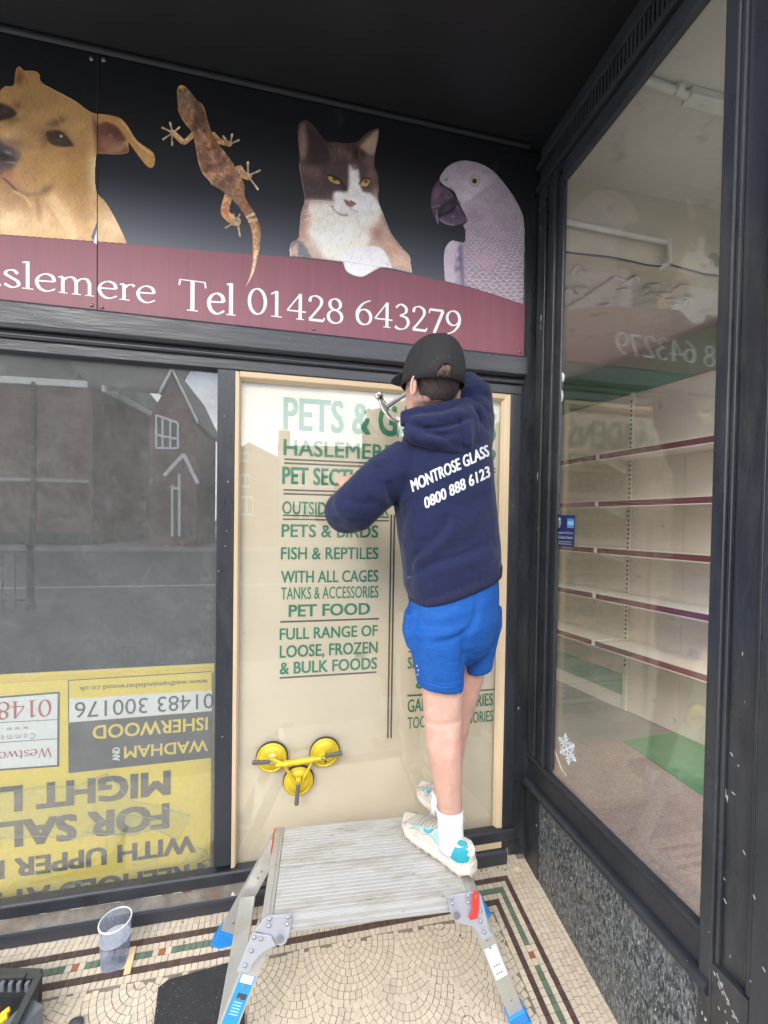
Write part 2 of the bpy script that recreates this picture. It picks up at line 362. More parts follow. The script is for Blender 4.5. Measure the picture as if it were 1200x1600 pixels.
# ================================================================== SHOPFRONT
SF = thing('shopfront', 'black painted timber shopfront framing round the windows under the pet sign', 'shopfront', (0, 0, 0))
def bx(name, x0, x1, y0, y1, z0, z1, mat=BLACK, parent=SF, bevel=.003):
    return MB().box(x0, x1, y0, y1, z0, z1).build(name, mat, parent, False, bevel)
XL = -3.0
b = MB(); b.prism([(XL, .05, 2.197), (XL, -.022, 2.197), (XL, -.034, 2.206), (XL, -.034, 2.280), (XL, -.026, 2.290), (XL, .05, 2.290)], (.99-XL, 0, 0)); b.build('fascia_beam', BLACKH, SF, False, .003)
def halfround(name, a, bb, r, out, mat, parent):
    """half-round moulding from a to bb, bulging along out"""
    a = np.array(a, float); bb = np.array(bb, float); d = (bb-a)/np.linalg.norm(bb-a); out = np.array(out, float); up = np.cross(out, d)
    pts = [a+up*r*math.cos(t)+out*r*math.sin(t)*1.0 for t in np.linspace(0, math.pi, 9)]
    m = MB(); m.prism(pts, bb-a); return m.build(name, mat, parent, True, 0)
bx('groove_strip', XL, .985, -.004, .05, 2.186, 2.1965, BLACKH)
halfround('moulding', (XL, -.006, 2.177), (.983, -.006, 2.177), .009, (0, -1, 0), BLACKH, SF)
bx('head_rail', XL, .985, 0, .06, 2.127, 2.186, BLACKH)
bx('mullion', -.307, -.243, .001, .06, .17, 2.127, BLACKV)
bx('jamb', .932, .985, .001, .06, .06, 2.127, BLACKV)
bx('corner_post', .985, 1.078, .022, .14, -.06, 3.26, BLACKV)
b = MB(); b.prism([(XL, .034, .1052), (XL, -.014, .1052), (XL, -.016, .150), (XL, -.010, .157), (XL, .034, .150)], (.99-XL, 0, 0)); b.build('sill', BLACK, SF, False, .004)
LEDGE = pm('dirty_ledge', (.17, .155, .13), .9, var=.4, vs=14, bump=.8, bs=60, dirt=(.15, .10, .065), ds=9, dlo=.52, dhi=.7, wear=(.55, .54, .5), wears=24, wlo=.70, whi=.73)
b = MB(); b.prism([(XL, .03, .02), (XL, -.0115, .02), (XL, -.0115, .0535), (XL, -.004, .085), (XL, .0, .1049), (XL, .03, .1049)], (-.19-XL, 0, 0)); b.build('ledge', LEDGE, SF, False, .002)
b = MB(); b.prism([(XL, .006, -.03), (XL, -.015, -.03), (XL, -.016, .044), (XL, -.013, .052), (XL, -.008, .060), (XL, .006, .0635)], (.952-XL, 0, 0)); b.build('plinth', BLACKH, SF, False, .004)
for x0, x1 in ((-.235, -.165), (.60, .931)): bx('packer', x0, x1, .002, .03, .0645, .1045, WOODBEADH, SF, .002)
PAINTLINE = pm('flaking_white_paint', (.70, .70, .67), .8, var=.2)
b = MB()
x = -1.05
while x < -.45:
    w = random.uniform(.01, .05); h = random.uniform(.001, .005)
    if random.random() < .8: b.box(x, x+w, -.006, .002, .1035-h, .1045)
    x += w+random.uniform(0, .008)
tag(b.build('paint_flakes', PAINTLINE, SF), kind='stuff')
win = MB().box(XL, -.305, .030, .0345, .148, 2.13).build('pane', GLASSDUST, SF); win['label'] = 'dusty grey pane of the left window reflecting the street'
# wall above the sign, soffit, unseen block added overhead to stop sky light
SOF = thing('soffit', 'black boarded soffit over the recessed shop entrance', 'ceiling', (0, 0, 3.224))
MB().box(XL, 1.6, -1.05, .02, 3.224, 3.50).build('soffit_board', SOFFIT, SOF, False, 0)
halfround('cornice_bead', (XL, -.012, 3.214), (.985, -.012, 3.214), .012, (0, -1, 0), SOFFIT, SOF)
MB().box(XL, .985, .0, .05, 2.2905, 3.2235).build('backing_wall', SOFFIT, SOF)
BW = thing('upper_sky_block', 'unseen wall block above the entrance added to stop sky light', 'building', (0, 1, 3.5))
MB().box(-3.2, 6, -1.05, 5.2, 3.505, 6.5).build('wall', pm('sky_block_render', (.35, .33, .30), .9), BW)
# ================================================================== SIDE WINDOW (plane x = 1.05) AND PILASTER
SW = thing('side_window', 'tall black framed side window over a speckled granite stall riser', 'window', (1.05, -.4, 0))
YP = -.836
b = MB(); b.prism([(1.05, -.004, -.05), (1.05, -1.05, -.25), (1.05, -1.05, .345), (1.05, -.004, .345)], (.10, 0, 0)); b.build('stall_riser', GRANITE, SW, False, .003)
b = MB(); pts = [np.array([1.05-.022*math.sin(t)-.004, -.002, .366-.020*math.cos(t)]) for t in np.linspace(0, math.pi, 9)]+[np.array([1.10, -.002, .386]), np.array([1.10, -.002, .346])]
b.prism(pts, (0, YP-.03, 0)); b.build('sill_moulding', BLACK, SW, True, 0)
b = MB(); b.prism([(1.052, -.002, .3865), (1.052, -.002, .470), (1.044, -.002, .478), (1.046, -.002, .492), (1.0655, -.002, .500), (1.0655, -.002, .3865)], (0, YP+.002, 0)); b.build('sill_board', BLACK, SW, False, .003)
MB().box(1.066, 1.072, -1.0, -.15, .49, 2.99).build('pane', GLASSSIDE, SW)['label'] = 'clear pane with faint mirrored lettering'
prof = [(.020, .0), (1.0, 0)]
def vpost(name, y0, y1, x0, x1=1.0655, z0=.5, z1=2.95, mat=BLACKV): return bx(name, x0, x1, y1, y0, z0, z1, mat, SW, .004)
vpost('frame_post', -.001, -.058, 1.046, z0=.5, z1=3.05); vpost('frame_bead', -.066, -.110, 1.052, z0=.5, z1=3.05); vpost('frame_bead', -.112, -.134, 1.040, z0=.5, z1=3.05); vpost('frame_stop', -.1345, -.172, 1.055, z0=.5, z1=2.99); bx('post_backing', 1.0745, 1.085, -.15, 0, .5, 3.05, BLACK, SW, 0)
bx('lower_post', 1.046, 1.049, -.105, 0, -.05, .344, BLACKV, SW, 0)
bx('head_frame', 1.046, 1.0655, YP, -.1725, 2.952, 3.02, BLACK, SW); 
b = MB()
yy = -.15
while yy > -1.05: b.box(1.034, 1.052, yy-.010, yy, 3.055, 3.125); yy -= .0165
b.build('fluted_strip', BLACK, SW); bx('head_board', 1.0525, 1.12, -1.05, 0, 3.0205, 3.2235, BLACK, SW, 0); bx('head_bead', 1.028, 1.0515, -1.05, -.0, 3.126, 3.145, BLACK, SW); bx('head_bead', 1.030, 1.0515, -1.05, -.0, 3.030, 3.052, BLACK, SW)
PI_ = thing('pilaster', 'scuffed black panelled pilaster beside the side window', 'pillar', (1.05, -.95, -.2))
bx('stile', 1.040, 1.20, -.872, YP, -.25, 3.0195, BLACKV, PI_, .004); bx('panel', 1.058, 1.20, -.958, -.8725, .44, 3.0195, BLACKV, PI_, .002)
bx('panel_bead', 1.046, 1.057, -.884, -.8725, .44, 3.0195, BLACKV, PI_, .003); bx('panel_bead', 1.046, 1.057, -.957, -.946, .44, 3.0195, BLACKV, PI_, .003)
b = MB(); b.prism([(1.041, -.8725, .4395), (1.041, -.958, .4395), (1.057, -.958, .452), (1.057, -.8725, .452)][::1], (0, 0, 0)) if False else b.box(1.041, 1.2, -.958, -.8725, -.25, .4395); b.build('base_rail', BLACKV, PI_, .003)
bx('stile', 1.040, 1.20, -1.05, -.9585, -.25, 3.0195, BLACKV, PI_, .004)
FR = thing('street_window', 'unseen front display window facing the street, widened to brighten the interior', 'window', (2.6, -1.05, 0))
MB().box(1.2, 6.0, -1.04, -1.034, .30, 3.10).build('pane', glassmat('street_window_glass', (.995, .995, .99), 1.45), FR); bx('stall_riser', 1.2, 6.0, -1.05, -.98, -.3, .30, GRANITE, FR); bx('head', 1.2, 6.0, -1.05, -.98, 3.10, 3.5, BLACK, FR); bx('end_post', 6.0, 6.15, -1.05, -.98, -.3, 3.5, BLACK, FR)  # out of view; opening widened to let more daylight into the interior
# ================================================================== CREAM PANEL BEING GLAZED
CP = thing('lettered_panel', 'cream lettered shop window panel held in by raw pine beads', 'window panel', (.35, .03, .17))
MB().box(-.242, .931, .046, .058, .11, 2.126).build('board', CREAM, CP)
MB().box(-.242, .931, .030, .0345, .151, 2.126).build('pane', GLASS, CP)
def bead(name, pts, off, mat): b = MB(); b.prism(pts, off); return b.build(name, mat, CP, False, .002)
bead('bead', [(-.2425, .0295, .153), (-.2425, .004, .153), (-.228, .008, .153), (-.222, .0295, .153)], (0, 0, 1.9725), WOODBEAD)
bead('bead', [(.9315, .0295, .153), (.9315, .004, .153), (.908, .008, .153), (.896, .0295, .153)], (0, 0, 1.9725), WOODBEAD)
bead('bead', [(-.226, .0294, 2.1265), (-.226, .005, 2.1265), (-.226, .009, 2.106), (-.226, .0294, 2.092)], (1.136, 0, 0), WOODBEADH)
YL = .0445
def cap_line(mb, body, xl, xr, yt, yb, y=YL, off=.03, right_y=None, fit=None, u=(1, 0, 0)):
    a = PY(xl, yt, y); c = PY(xl, yb, y); e = PY(xr, yb-(xr-xl)*.0, y)
    p0 = (a[0], y-.0002, c[2]); text_on(mb, body, p0, (1, 0, 0), (0, 0, 1), e[0]-a[0], a[2]-c[2], off)
for body, xl, xr, yt, yb, off in (
    ('PETS & GARDENS', 443, 775, 620, 671, .012), ('HASLEMERE', 443, 615, 686, 711, .012), ('PET SECTION', 441, 590, 729, 756, .015), ('OUTSIDE GDN CTR', 441, 607, 783, 803, .008),
    ('PETS & BIRDS', 440, 591, 819, 839, .012), ('FISH & REPTILES', 439, 591, 855, 874, .010), ('WITH ALL CAGES', 439, 591, 892, 911, .010), ('TANKS & ACCESSORIES', 439, 591, 918, 937, .004),
    ('PET FOOD', 451, 578, 945, 964, .018), ('FULL RANGE OF', 437, 590, 982, 1000, .012), ('LOOSE, FROZEN', 437, 590, 1009, 1028, .012), ('& BULK FOODS', 437, 589, 1035, 1054, .015),
    ('643279', 640, 775, 694, 719, .012), ('GARDEN', 640, 768, 735, 760, .012), ('OUTSIDE PLANTS', 640, 772, 786, 804, .008), ('SEEDS - SETS', 640, 770, 820, 839, .012), ('THOMPSON &', 640, 760, 850, 868, .01),
    ('CARTERS', 640, 770, 875, 894, .015), ('ROSES &', 640, 770, 903, 921, .012), ('SEEDS & FERT', 640, 770, 929, 947, .012), ('6 X PEAT', 640, 770, 955, 974, .015), ('COMPOST', 640, 770, 982, 1000, .012),
    ('SEASONAL PLANTS', 637, 770, 1027, 1045, .008), ('& ROSES', 650, 755, 1057, 1076, .018), ('GARDEN SUNDRIES', 637, 770, 1093, 1113, .008), ('TOOLS & ACCESSORIES', 637, 770, 1121, 1139, .004)):
    LT = MB(); cap_line(LT, body, xl, xr, yt, yb, off=off); LT.build('lettering', GREEN, CP)
def rule(xl, xr, y, th=3.0):
    a = PY(xl, y, YL); c = PY(xl, y+th, YL); e = PY(xr, y, YL); MB().box(a[0], e[0], YL-.0003, YL+.0010, c[2], a[2]).build('ruled_line', DARKRULE, CP)
for xl, xr, y, th in ((444, 775, 716, 2.5), (444, 775, 722, 2.5), (443, 775, 764, 2.5), (443, 775, 770, 2.5), (442, 608, 804, 2.2), (442, 608, 810, 2.2), (638, 775, 808, 2.2), (638, 775, 814, 2.2), (438, 592, 970.5, 2.6), (437, 588, 1058, 2.6), (638, 775, 900, 2.4), (638, 775, 1017, 2.4), (636, 778, 1086, 2.6)): rule(xl, xr, y, th)
for xa in (610.2, 615.2):
    a = PY(xa, 804, YL); e = PY(xa+2.4, 804, YL); z1 = PY(612, 1153, YL)[2]; MB().box(a[0], e[0], YL-.0004, YL+.0010, z1, a[2]).build('ruled_line', DARKRULE, CP)
# ================================================================== SHOP INTERIOR (seen through the side window)
IZ = .15
WALLC = pm('cream_interior_plaster', (.62, .565, .44), .85, var=.08, vs=3, bump=.5, bs=9, wear=(.36, .34, .30), wears=5.5, wlo=.70, whi=.72, dirt=(.48, .45, .38), ds=2)
CEIL = pm('peeling_white_ceiling', (.64, .60, .53), .85, var=.06, vs=4, bump=1.0, bs=14, wear=(.46, .43, .37), wears=7, wlo=.60, whi=.74)
PANEL = pm('shelf_panel_cream', (.76, .68, .585), .5, var=.05, vs=3, wear=(.55, .48, .41), wears=9, wlo=.68, whi=.74, dirt=(.66, .58, .49), ds=2)
SHELF = pm('shelf_cream_enamel', (.80, .745, .65), .4, var=.03, vs=2)
MAROON = pm('maroon_ticket_strip', (.17, .035, .045), .35, var=.15, vs=30, wear=(.5, .42, .4), wears=60, wlo=.72, whi=.75)
PELMET = pm('green_pelmet', (.035, .20, .075), .45, var=.08, vs=4)
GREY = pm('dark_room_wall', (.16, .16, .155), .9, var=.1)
RM = thing('shop_interior', 'cream walled empty shop interior behind the side window', 'room', (3, 1, IZ))
def inner(name, x0, x1, y0, y1, z0, z1, mat): return MB().box(x0, x1, y0, y1, z0, z1).build(name, mat, RM)
inner('ceiling', 1.14, 6, -1.03, .07, 3.19, 3.30, CEIL); inner('beam_face', 1.12, 6, .07, .16, 2.842, 3.1895, WALLC); inner('ceiling', 1.12, 6, .16, 5, 2.842, 2.95, CEIL)
inner('end_wall', 1.16, 6, 3.0, 3.1, 0, 2.841, WALLC); inner('far_wall', 6.0, 6.1, -1.03, 3.1, 0, 3.1895, WALLC); inner('partition', 1.06, 1.12, .15, 3.1, 0, 2.9, WALLC)
b = MB(); p1 = PY(880, 498, .9); 
pa = PZ(880, 500, 2.80); pb = PZ(1000, 427, 2.80); d = (pb-pa)/np.linalg.norm(pb-pa); s_ = np.array([-d[1], d[0], 0])
pe_ = pb-d*((pb[1]-.165)/d[1]); pf_ = pe_-d*2.4*(1 if d[1] < 0 else -1); b.obox((pe_+pf_)/2+np.array([0, 0, .032]), (d, s_, (0, 0, 1)), (1.19, .045, .0085)); b.build('ceiling_batten', CEIL, RM, False, .003)
FLO = pm('worn_grey_vinyl', (.30, .285, .255), .5, var=.12, vs=4, stretch=(1, 5, 1)); 
tag(MB().box(1.12, 6.0, -.98, 3.0, IZ-.1, IZ).build('shop_floor', FLO), kind='structure')
CARP = pm('brown_pink_carpet', (.40, .30, .26), .95, var=.35, vs=110, bump=1.0, bs=220, dirt=(.30, .22, .19), ds=4, dlo=.55, dhi=.8)
P = [PZ(*q, IZ) for q in ((862, 1168), (970, 1158), (1100, 1247))]; dirv = P[2]-P[1]
poly = [(P[0][0]-.6, P[0][1]+.1), (P[1][0], P[1][1]), (P[1][0]+dirv[0]*6, P[1][1]+dirv[1]*6), (1.125, P[1][1]+dirv[1]*6)]
poly = [(max(q[0], 1.125), max(q[1], -.975)) for q in poly]; poly[0] = (1.125, poly[0][1])
b = MB(); b.prism([(q[0], q[1], IZ+.0005) for q in poly], (0, 0, .008)); tag(b.build('carpet', CARP), 'brown pink flecked carpet on the display floor behind the side window', 'carpet')
P2 = [PZ(*q, IZ) for q in ((973, 1158), (1120, 1142), (1102, 1248))]
b = MB(); b.prism([(P2[0][0], P2[0][1], IZ+.0005), (P2[1][0]+.8, P2[1][1]+.1, IZ+.0005), (P2[2][0]+1.4, P2[2][1]-1.2, IZ+.0005), (P2[2][0]+.004, P2[2][1]+.004, IZ+.0005)], (0, 0, .005))
tag(b.build('green_mat', pm('green_sheet_flooring', (.09, .29, .13), .35, var=.15, vs=3, dirt=(.20, .34, .22), ds=3)), 'bright green floor covering beside the brown carpet behind glass', 'floor covering')
# shelving
U = np.array([-math.sin(D2R(11.8)), math.cos(D2R(11.8)), 0]); N = np.array([-U[1], U[0], 0]); O = PZ(975, 1110, IZ); O[2] = 0; Zv = np.array([0, 0, 1.])
def SP(t, n_, z): return O+U*t+N*n_+Zv*z
SH = thing('shelving_unit', 'cream gondola shelving with maroon edge strips behind the side window', 'shelving', tuple(O))
def sbox(name, t0, t1, n0, n1, z0, z1, mat, parent=SH, bevel=.002):
    b = MB(); b.obox(SP((t0+t1)/2, (n0+n1)/2, (z0+z1)/2), (U, N, Zv), (abs(t1-t0)/2, abs(n1-n0)/2, abs(z1-z0)/2)); return b.build(name, mat, parent, False, bevel)
tl = (SP(0, 0, 0)); 
sbox('back_panel', -.385, -.022, -.02, 0, IZ+.006, 2.53, PANEL); sbox('back_panel', .012, 1.2, -.02, 0, .42, 2.53, PANEL); sbox('back_panel', -1.5, -.3865, -.021, -.001, IZ+.006, 2.53, PANEL)
up = sbox('upright', -.020, .010, -.02, .012, IZ+.006, 2.55, SHELF)
b = MB(); DK = pm('slot_shadow_black', (.02, .02, .02), .8)
z = .5
while z < 2.5: b.obox(SP(-.005, .0125, z), (U, N, Zv), (.006, .0012, .008)); z += .034
b.build('slots', DK, SH)
sbox('skirting', .012, 1.2, -.018, .004, IZ+.001, .26, SHELF); sbox('green_band', .012, 1.2, -.02, .002, .262, .419, pm('pale_green_band', (.30, .42, .33), .6))
pel = sbox('pelmet', -2.2, 1.3, -.06, .02, 2.536, 2.815, PELMET)
for zi, z in enumerate((2.04, 1.70, 1.365, 1.033, .69)):
    dep = .31
    for t0, t1 in ((-.95, .012), (.042, 1.15)):
        sh = sbox('shelf', t0, t1, .002, dep, z-.006, z+.010, SHELF)
        sbox('edge_strip', t0, t1, dep+.0005, dep+.006, z-.018, z+.018, MAROON, sh, .001); sbox('strip_lip', t0, t1, dep+.0065, dep+.009, z+.0185, z+.0245, SHELF, sh, 0); sbox('strip_lip', t0, t1, dep+.0065, dep+.009, z-.0245, z-.0185, SHELF, sh, 0)
    b = MB(); tb = .020; pts = [SP(tb, .004, z+.012), SP(tb, dep+.015, z+.016), SP(tb, dep+.015, z-.014), SP(tb, .004, z-.10)]
    b.prism(pts, U*.014); b.build('bracket', pm('bracket_ivory', (.76, .73, .65), .4), SH, False, .002)
# pipes and cable
PIPE = pm('painted_pipe', (.70, .68, .62), .45, var=.06)
def pipe(label, pts, r, clips=()):
    t = thing('pipe', label, 'pipe', tuple(pts[0])); b = MB(); b.tube(pts, r, 12); b.build('tube', PIPE, t, True)
    for p, dd in clips:
        c = MB(); c.cyl(np.array(p)-np.array(dd)*.012, np.array(p)+np.array(dd)*.012, r*1.35, 12); c.build('clip', PIPE, t, True)
    return t
def arc(p, q, r_, k=6): return [p+(q-p)*i/k for i in range(k+1)]
zq = PY(880, 346, .045); ze = PY(1043, 379, .045); zd = PY(1045, 408, .045); zf = PY(1038, 416, .045)
pts = [zq-np.array([.4, 0, 0]), zq, ze-np.array([.02, 0, 0]), ze+np.array([.006, 0, -.006]), zd, zd+np.array([-.004, .004, -.012]), zd+np.array([-.03, .03, -.02])]
pipe('white water pipe with an elbow turning down the beam face', pts, .012, [(ze, (0, 0, 1)), (zd, (0, 0, 1))])
q0 = PZ(1000, 122, 3.172); q1 = PZ(1075, 150, 3.172); q2 = PZ(1150, 170, 3.172); pipe('white ceiling pipe with clips near the window head', [q0, q1], .014, [(PZ(1060, 140, 3.172), (1, 0, 0)), (PZ(1100, 155, 3.172), (1, 0, 0))])
b = MB(); dv = (q2-q1); b.bar(q1-dv*.02, q2+dv*1.5, .05, .034); tag(b.build('conduit_box', PIPE, None, False, .004), 'white rectangular cable trunking joining the ceiling pipe', 'trunking')
cb = [PY(x_, y_, .06) for x_, y_ in ((870, 392), (900, 396), (950, 401), (990, 409), (1010, 414), (1030, 416), (1045, 413), (1070, 420), (1100, 428), (1150, 434))]
b = MB(); b.tube(cb, .004, 6); tag(b.build('cable', pm('dark_cable', (.05, .05, .05), .6), None, True), 'thin dark cable sagging along the foot of the interior beam', 'cable')
b = MB(); r_ = np.random.default_rng(5)
for px, py in ((1018, 455), (1012, 446), (1026, 450), (1030, 462), (990, 432), (975, 440), (905, 420), (885, 455), (900, 462), (912, 450), (1060, 450), (1075, 462), (1050, 470), (940, 470)):
    for k in range(2):
        c = PZ(px+r_.normal()*4, py+r_.normal()*4, 2.838); n_ = 6; P = [c+np.array([math.cos(t)*r_.uniform(.02, .055), math.sin(t)*r_.uniform(.015, .04), -r_.uniform(0, .022)]) for t in np.linspace(0, 2*math.pi, n_+1)[:-1]]; b.prism(P, (0, 0, .0012))
tag(b.build('peeling_paint', CEIL, RM), kind='stuff')
# dark room behind the left window
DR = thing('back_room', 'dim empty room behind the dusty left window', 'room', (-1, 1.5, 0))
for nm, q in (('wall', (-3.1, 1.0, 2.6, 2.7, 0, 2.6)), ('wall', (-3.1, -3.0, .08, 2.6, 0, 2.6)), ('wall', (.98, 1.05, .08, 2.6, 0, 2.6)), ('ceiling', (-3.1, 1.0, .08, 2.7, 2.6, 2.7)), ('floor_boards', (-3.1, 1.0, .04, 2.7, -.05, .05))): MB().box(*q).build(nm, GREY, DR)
# ================================================================== ESTATE AGENT BOARD, upside down behind the left pane
YB_ = .085
YELLOW = pm('yellow_sign_print', (.86, .63, .03), .5, var=.05, vs=3); PBLACK = pm('black_sign_print', (.035, .035, .03), .5, var=.1); PWHITE = pm('white_sign_print', (.78, .78, .78), .5, var=.03); PRED = pm('red_sign_print', (.42, .03, .03), .5); PGREY = pm('grey_sign_print', (.25, .24, .22), .5)
EB = thing('estate_board', 'yellow estate agent board standing upside down behind the left window', 'sign board', (-1, YB_, .17))
tz = PY(0, 1068, YB_)[2]; xr = PY(331, 1050, YB_)[0]
MB().box(-2.2, xr, YB_, YB_+.006, .07, tz).build('sheet', YELLOW, EB)
tag(MB().box(-2.2, xr+.005, YB_+.020, YB_+.026, .07, tz+.026).build('sign_board', YELLOW), 'second yellow board edge showing just above the upside down board', 'sign board')
def yq(px, py): return PY(px, py, YB_)
def patch(name, px, mat, lift): 
    b = MB(); b.prism([yq(*p)*np.array([1, 0, 1])+np.array([0, YB_-lift, 0]) for p in px], (0, .0004, 0)); return b.build(name, mat, EB)
patch('dark_panel', ((108, 1129), (331, 1111), (331, 1184), (108, 1208)), PBLACK, .0007)
patch('white_strip', ((108, 1092), (331, 1079), (331, 1110.5), (108, 1128.5)), PWHITE, .0006)
fr = MB()
def line_px(p, q, w=1.3):
    a, c = yq(*p), yq(*q); a[1] = c[1] = YB_-.0012; fr.bar(a, c, .0004, w*.0023, up=(0, 0, 1)) if abs(p[0]-q[0]) > abs(p[1]-q[1]) else fr.bar(a, c, .0004, w*.0023, up=(1, 0, 0))
line_px((107, 1063), (331, 1049)); line_px((107, 1063), (108, 1208))
patch('white_box', ((-60, 1092), (92, 1081), (92, 1196), (-60, 1208)), PWHITE, .0005)
for p, q, w in (((-60, 1094), (92, 1082), 3), ((92, 1081), (91, 1197), 3), ((-60, 1207), (92, 1196), 3), ((-60, 1132), (90, 1124), 1), ((-60, 1164), (90, 1154), 1)): line_px(p, q, w)
fr.build('border_lines', PBLACK, EB)
def inv(mt, body, fit, xr_, xl_, yt, yb, off=.0, y=YB_, spacing=1.0, lift=.0016, shear=0):
    """upside-down line: starts at the right, baseline on top"""
    mb = MB(); a = yq(xr_, yt); c = yq(xr_, yb); e = yq(xl_, yt+(xr_-xl_)*.06)
    V1, _ = text_mesh(fit, off, spacing); V2, _ = text_mesh(body, off, spacing)
    w = (a[0]-e[0])*(V2[:, 0].max()-V2[:, 0].min())/(V1[:, 0].max()-V1[:, 0].min())
    text_on(mb, body, (a[0], y-lift, a[2]), (-1, 0, 0), (0, 0, -1), w, a[2]-c[2], off, spacing); mb.build('lettering', mt, EB)
bk, ye, wh, gy = PBLACK, YELLOW, PWHITE, PGREY; ab = MB()
inv(bk, 'www.wadhamandisherwood.co.uk', 'www.wadhamandisherwood.co.uk', 325, 124, 1061, 1068.5)
inv(bk, '01483 300176', '01483 300176', 334, 117, 1083, 1106, 0)
inv(ye, 'ISHERWOOD', 'ISHERWOOD', 325, 145, 1120, 1140, .012); inv(ye, 'WADHAM', 'WADHAM', 325, 194, 1155, 1173, .012)
a = yq(187.5, 1188); text_on(ab, 'AND', (a[0], YB_-.0016, a[2]), (0, 0, 1), (-1, 0, 0), yq(187, 1167)[2]-a[2], a[0]-yq(176, 1188)[0], .02); ab.build('lettering', wh, EB)
inv(bk, 'MIGHT LET', 'MIGHT L', 267, 0, 1203, 1241, .03); inv(bk, 'FOR SALE', 'FOR SAL', 265, 0, 1254, 1293, .03)
inv(bk, 'WITH UPPER PART', 'WITH UPPER', 306, 21, 1304, 1331, .025); inv(bk, 'FREEHOLD A1 SHOP', 'FREEHOLD A1', 316, 27, 1347, 1375, .025)
inv(gy, 'w w w . w', 'w w w', 45, 10, 1134, 1141, 0); inv(gy, 'C o m m e r c i a l', 'C o m m e', 55, 2, 1145, 1154, 0)
# (red serif lettering is added with the serif alphabet further down)
# ================================================================== ACROSS THE STREET (seen only as reflections in the panes)
def mirror(p): return np.array([p[0], .066-p[1], p[2]])
BRICK = None
def brickmat(name, c1, c2):
    m, n, b, o = newmat(name); t = nd(n, 'ShaderNodeTexBrick', Scale=1.0); t.inputs['Color1'].default_value = (*c1, 1); t.inputs['Color2'].default_value = (*c2, 1); t.inputs['Mortar'].default_value = (.25, .23, .21, 1)
    t.inputs['Brick Width'].default_value = .23; t.inputs['Row Height'].default_value = .075; t.inputs['Mortar Size'].default_value = .01
    g = n.nodes.new('ShaderNodeNewGeometry'); sx = n.nodes.new('ShaderNodeSeparateXYZ'); n.links.new(g.outputs['Position'], sx.inputs[0]); ad = nd(n, 'ShaderNodeMath', operation='ADD'); n.links.new(sx.outputs[0], ad.inputs[0]); n.links.new(sx.outputs[1], ad.inputs[1])
    cx = n.nodes.new('ShaderNodeCombineXYZ'); n.links.new(ad.outputs[0], cx.inputs[0]); n.links.new(sx.outputs[2], cx.inputs[1]); n.links.new(cx.outputs[0], t.inputs['Vector'])
    k = mixc(n, noise(n, 1.1, 5, .7, None, 'pos', .42, .62), t.outputs['Color'], (c1[0]*.6, c1[1]*.6, c1[2]*.6)); n.links.new(k, b.inputs['Base Color']); b.inputs['Roughness'].default_value = .9; return m
BRICK = brickmat('red_brick', (.22, .11, .08), (.28, .15, .11)); SLATE = pm('roof_tiles', (.15, .13, .12), .8, var=.25, vs=2); WHITE = pm('white_painted_wood', (.75, .75, .73), .5); DGLASS = pm('far_window_glass', (.05, .06, .07), .08)
RENDER = pm('cream_render', (.45, .42, .36), .9)
HB = .52
e2 = PZ(145, 849, HB); y0 = e2[1]; ze = PY(145, 607, y0)[2]
E2 = PY(145, 607, y0); E3 = PZ(238, 655, ze); E1 = E2+np.array([-16., 1.0, 0])
HALL = thing('brick_hall', 'red brick hall with white eaves boards across the street', 'building', tuple(mirror(E2)*np.array([1, 1, 0])))
dR = (E3-E2); dR /= np.linalg.norm(dR); E3b = E2+dR*9
def wallq(a, b_, z0, z1, th=.3, mat=BRICK, name='wall', parent=None):
    a, b_ = mirror(a), mirror(b_); m = MB(); d = b_-a; nrm = np.array([-d[1], d[0], 0]); nrm /= np.linalg.norm(nrm); 
    if nrm[1] > 0: nrm = -nrm
    m.prism([(a[0], a[1], z0), (b_[0], b_[1], z0), (b_[0], b_[1], z1), (a[0], a[1], z1)], nrm*th); return m.build(name, mat, parent or HALL)
wallq(E1, E2, HB-.3, ze); wallq(E2, E3b, HB-.3, ze)
def roofq(a, b_, back, rise, th=.2, parent=HALL, over=.02, mat=SLATE):
    a, b_ = mirror(a), mirror(b_); back = np.array([back[0], -back[1], 0.]); up = back+np.array([0, 0, rise]); un = up/np.linalg.norm(up)
    m = MB(); p = [a-un*over, b_-un*over, b_+up, a+up]; m.prism(p, (0, 0, th)); return m.build('roof', mat, parent)
def eaves(a, b_, parent=HALL, h=.26, out=.45):
    a, b_ = mirror(a), mirror(b_); d = b_-a; nrm = np.array([-d[1], d[0], 0]); nrm /= np.linalg.norm(nrm)
    if nrm[1] < 0: nrm = -nrm
    m = MB(); print('EAVE', a, b_, nrm) if False else None; m.prism([a+nrm*out+np.array([0, 0, -.1]), b_+nrm*out+np.array([0, 0, -.1]), b_+nrm*out+np.array([0, 0, h-.1]), a+nrm*out+np.array([0, 0, h-.1])], -nrm*.1); return m.build('eaves_board', WHITE, parent)
eaves(E1, E2); eaves(E2, E3b)
roofq(E1, E2+np.array([3.2, 0, 0]), (0, 5.), 4.2); nR = np.array([dR[1], -dR[0], 0]); roofq(E2, E3b, (-nR[0]*4.0, -nR[1]*4.0), 4.6)
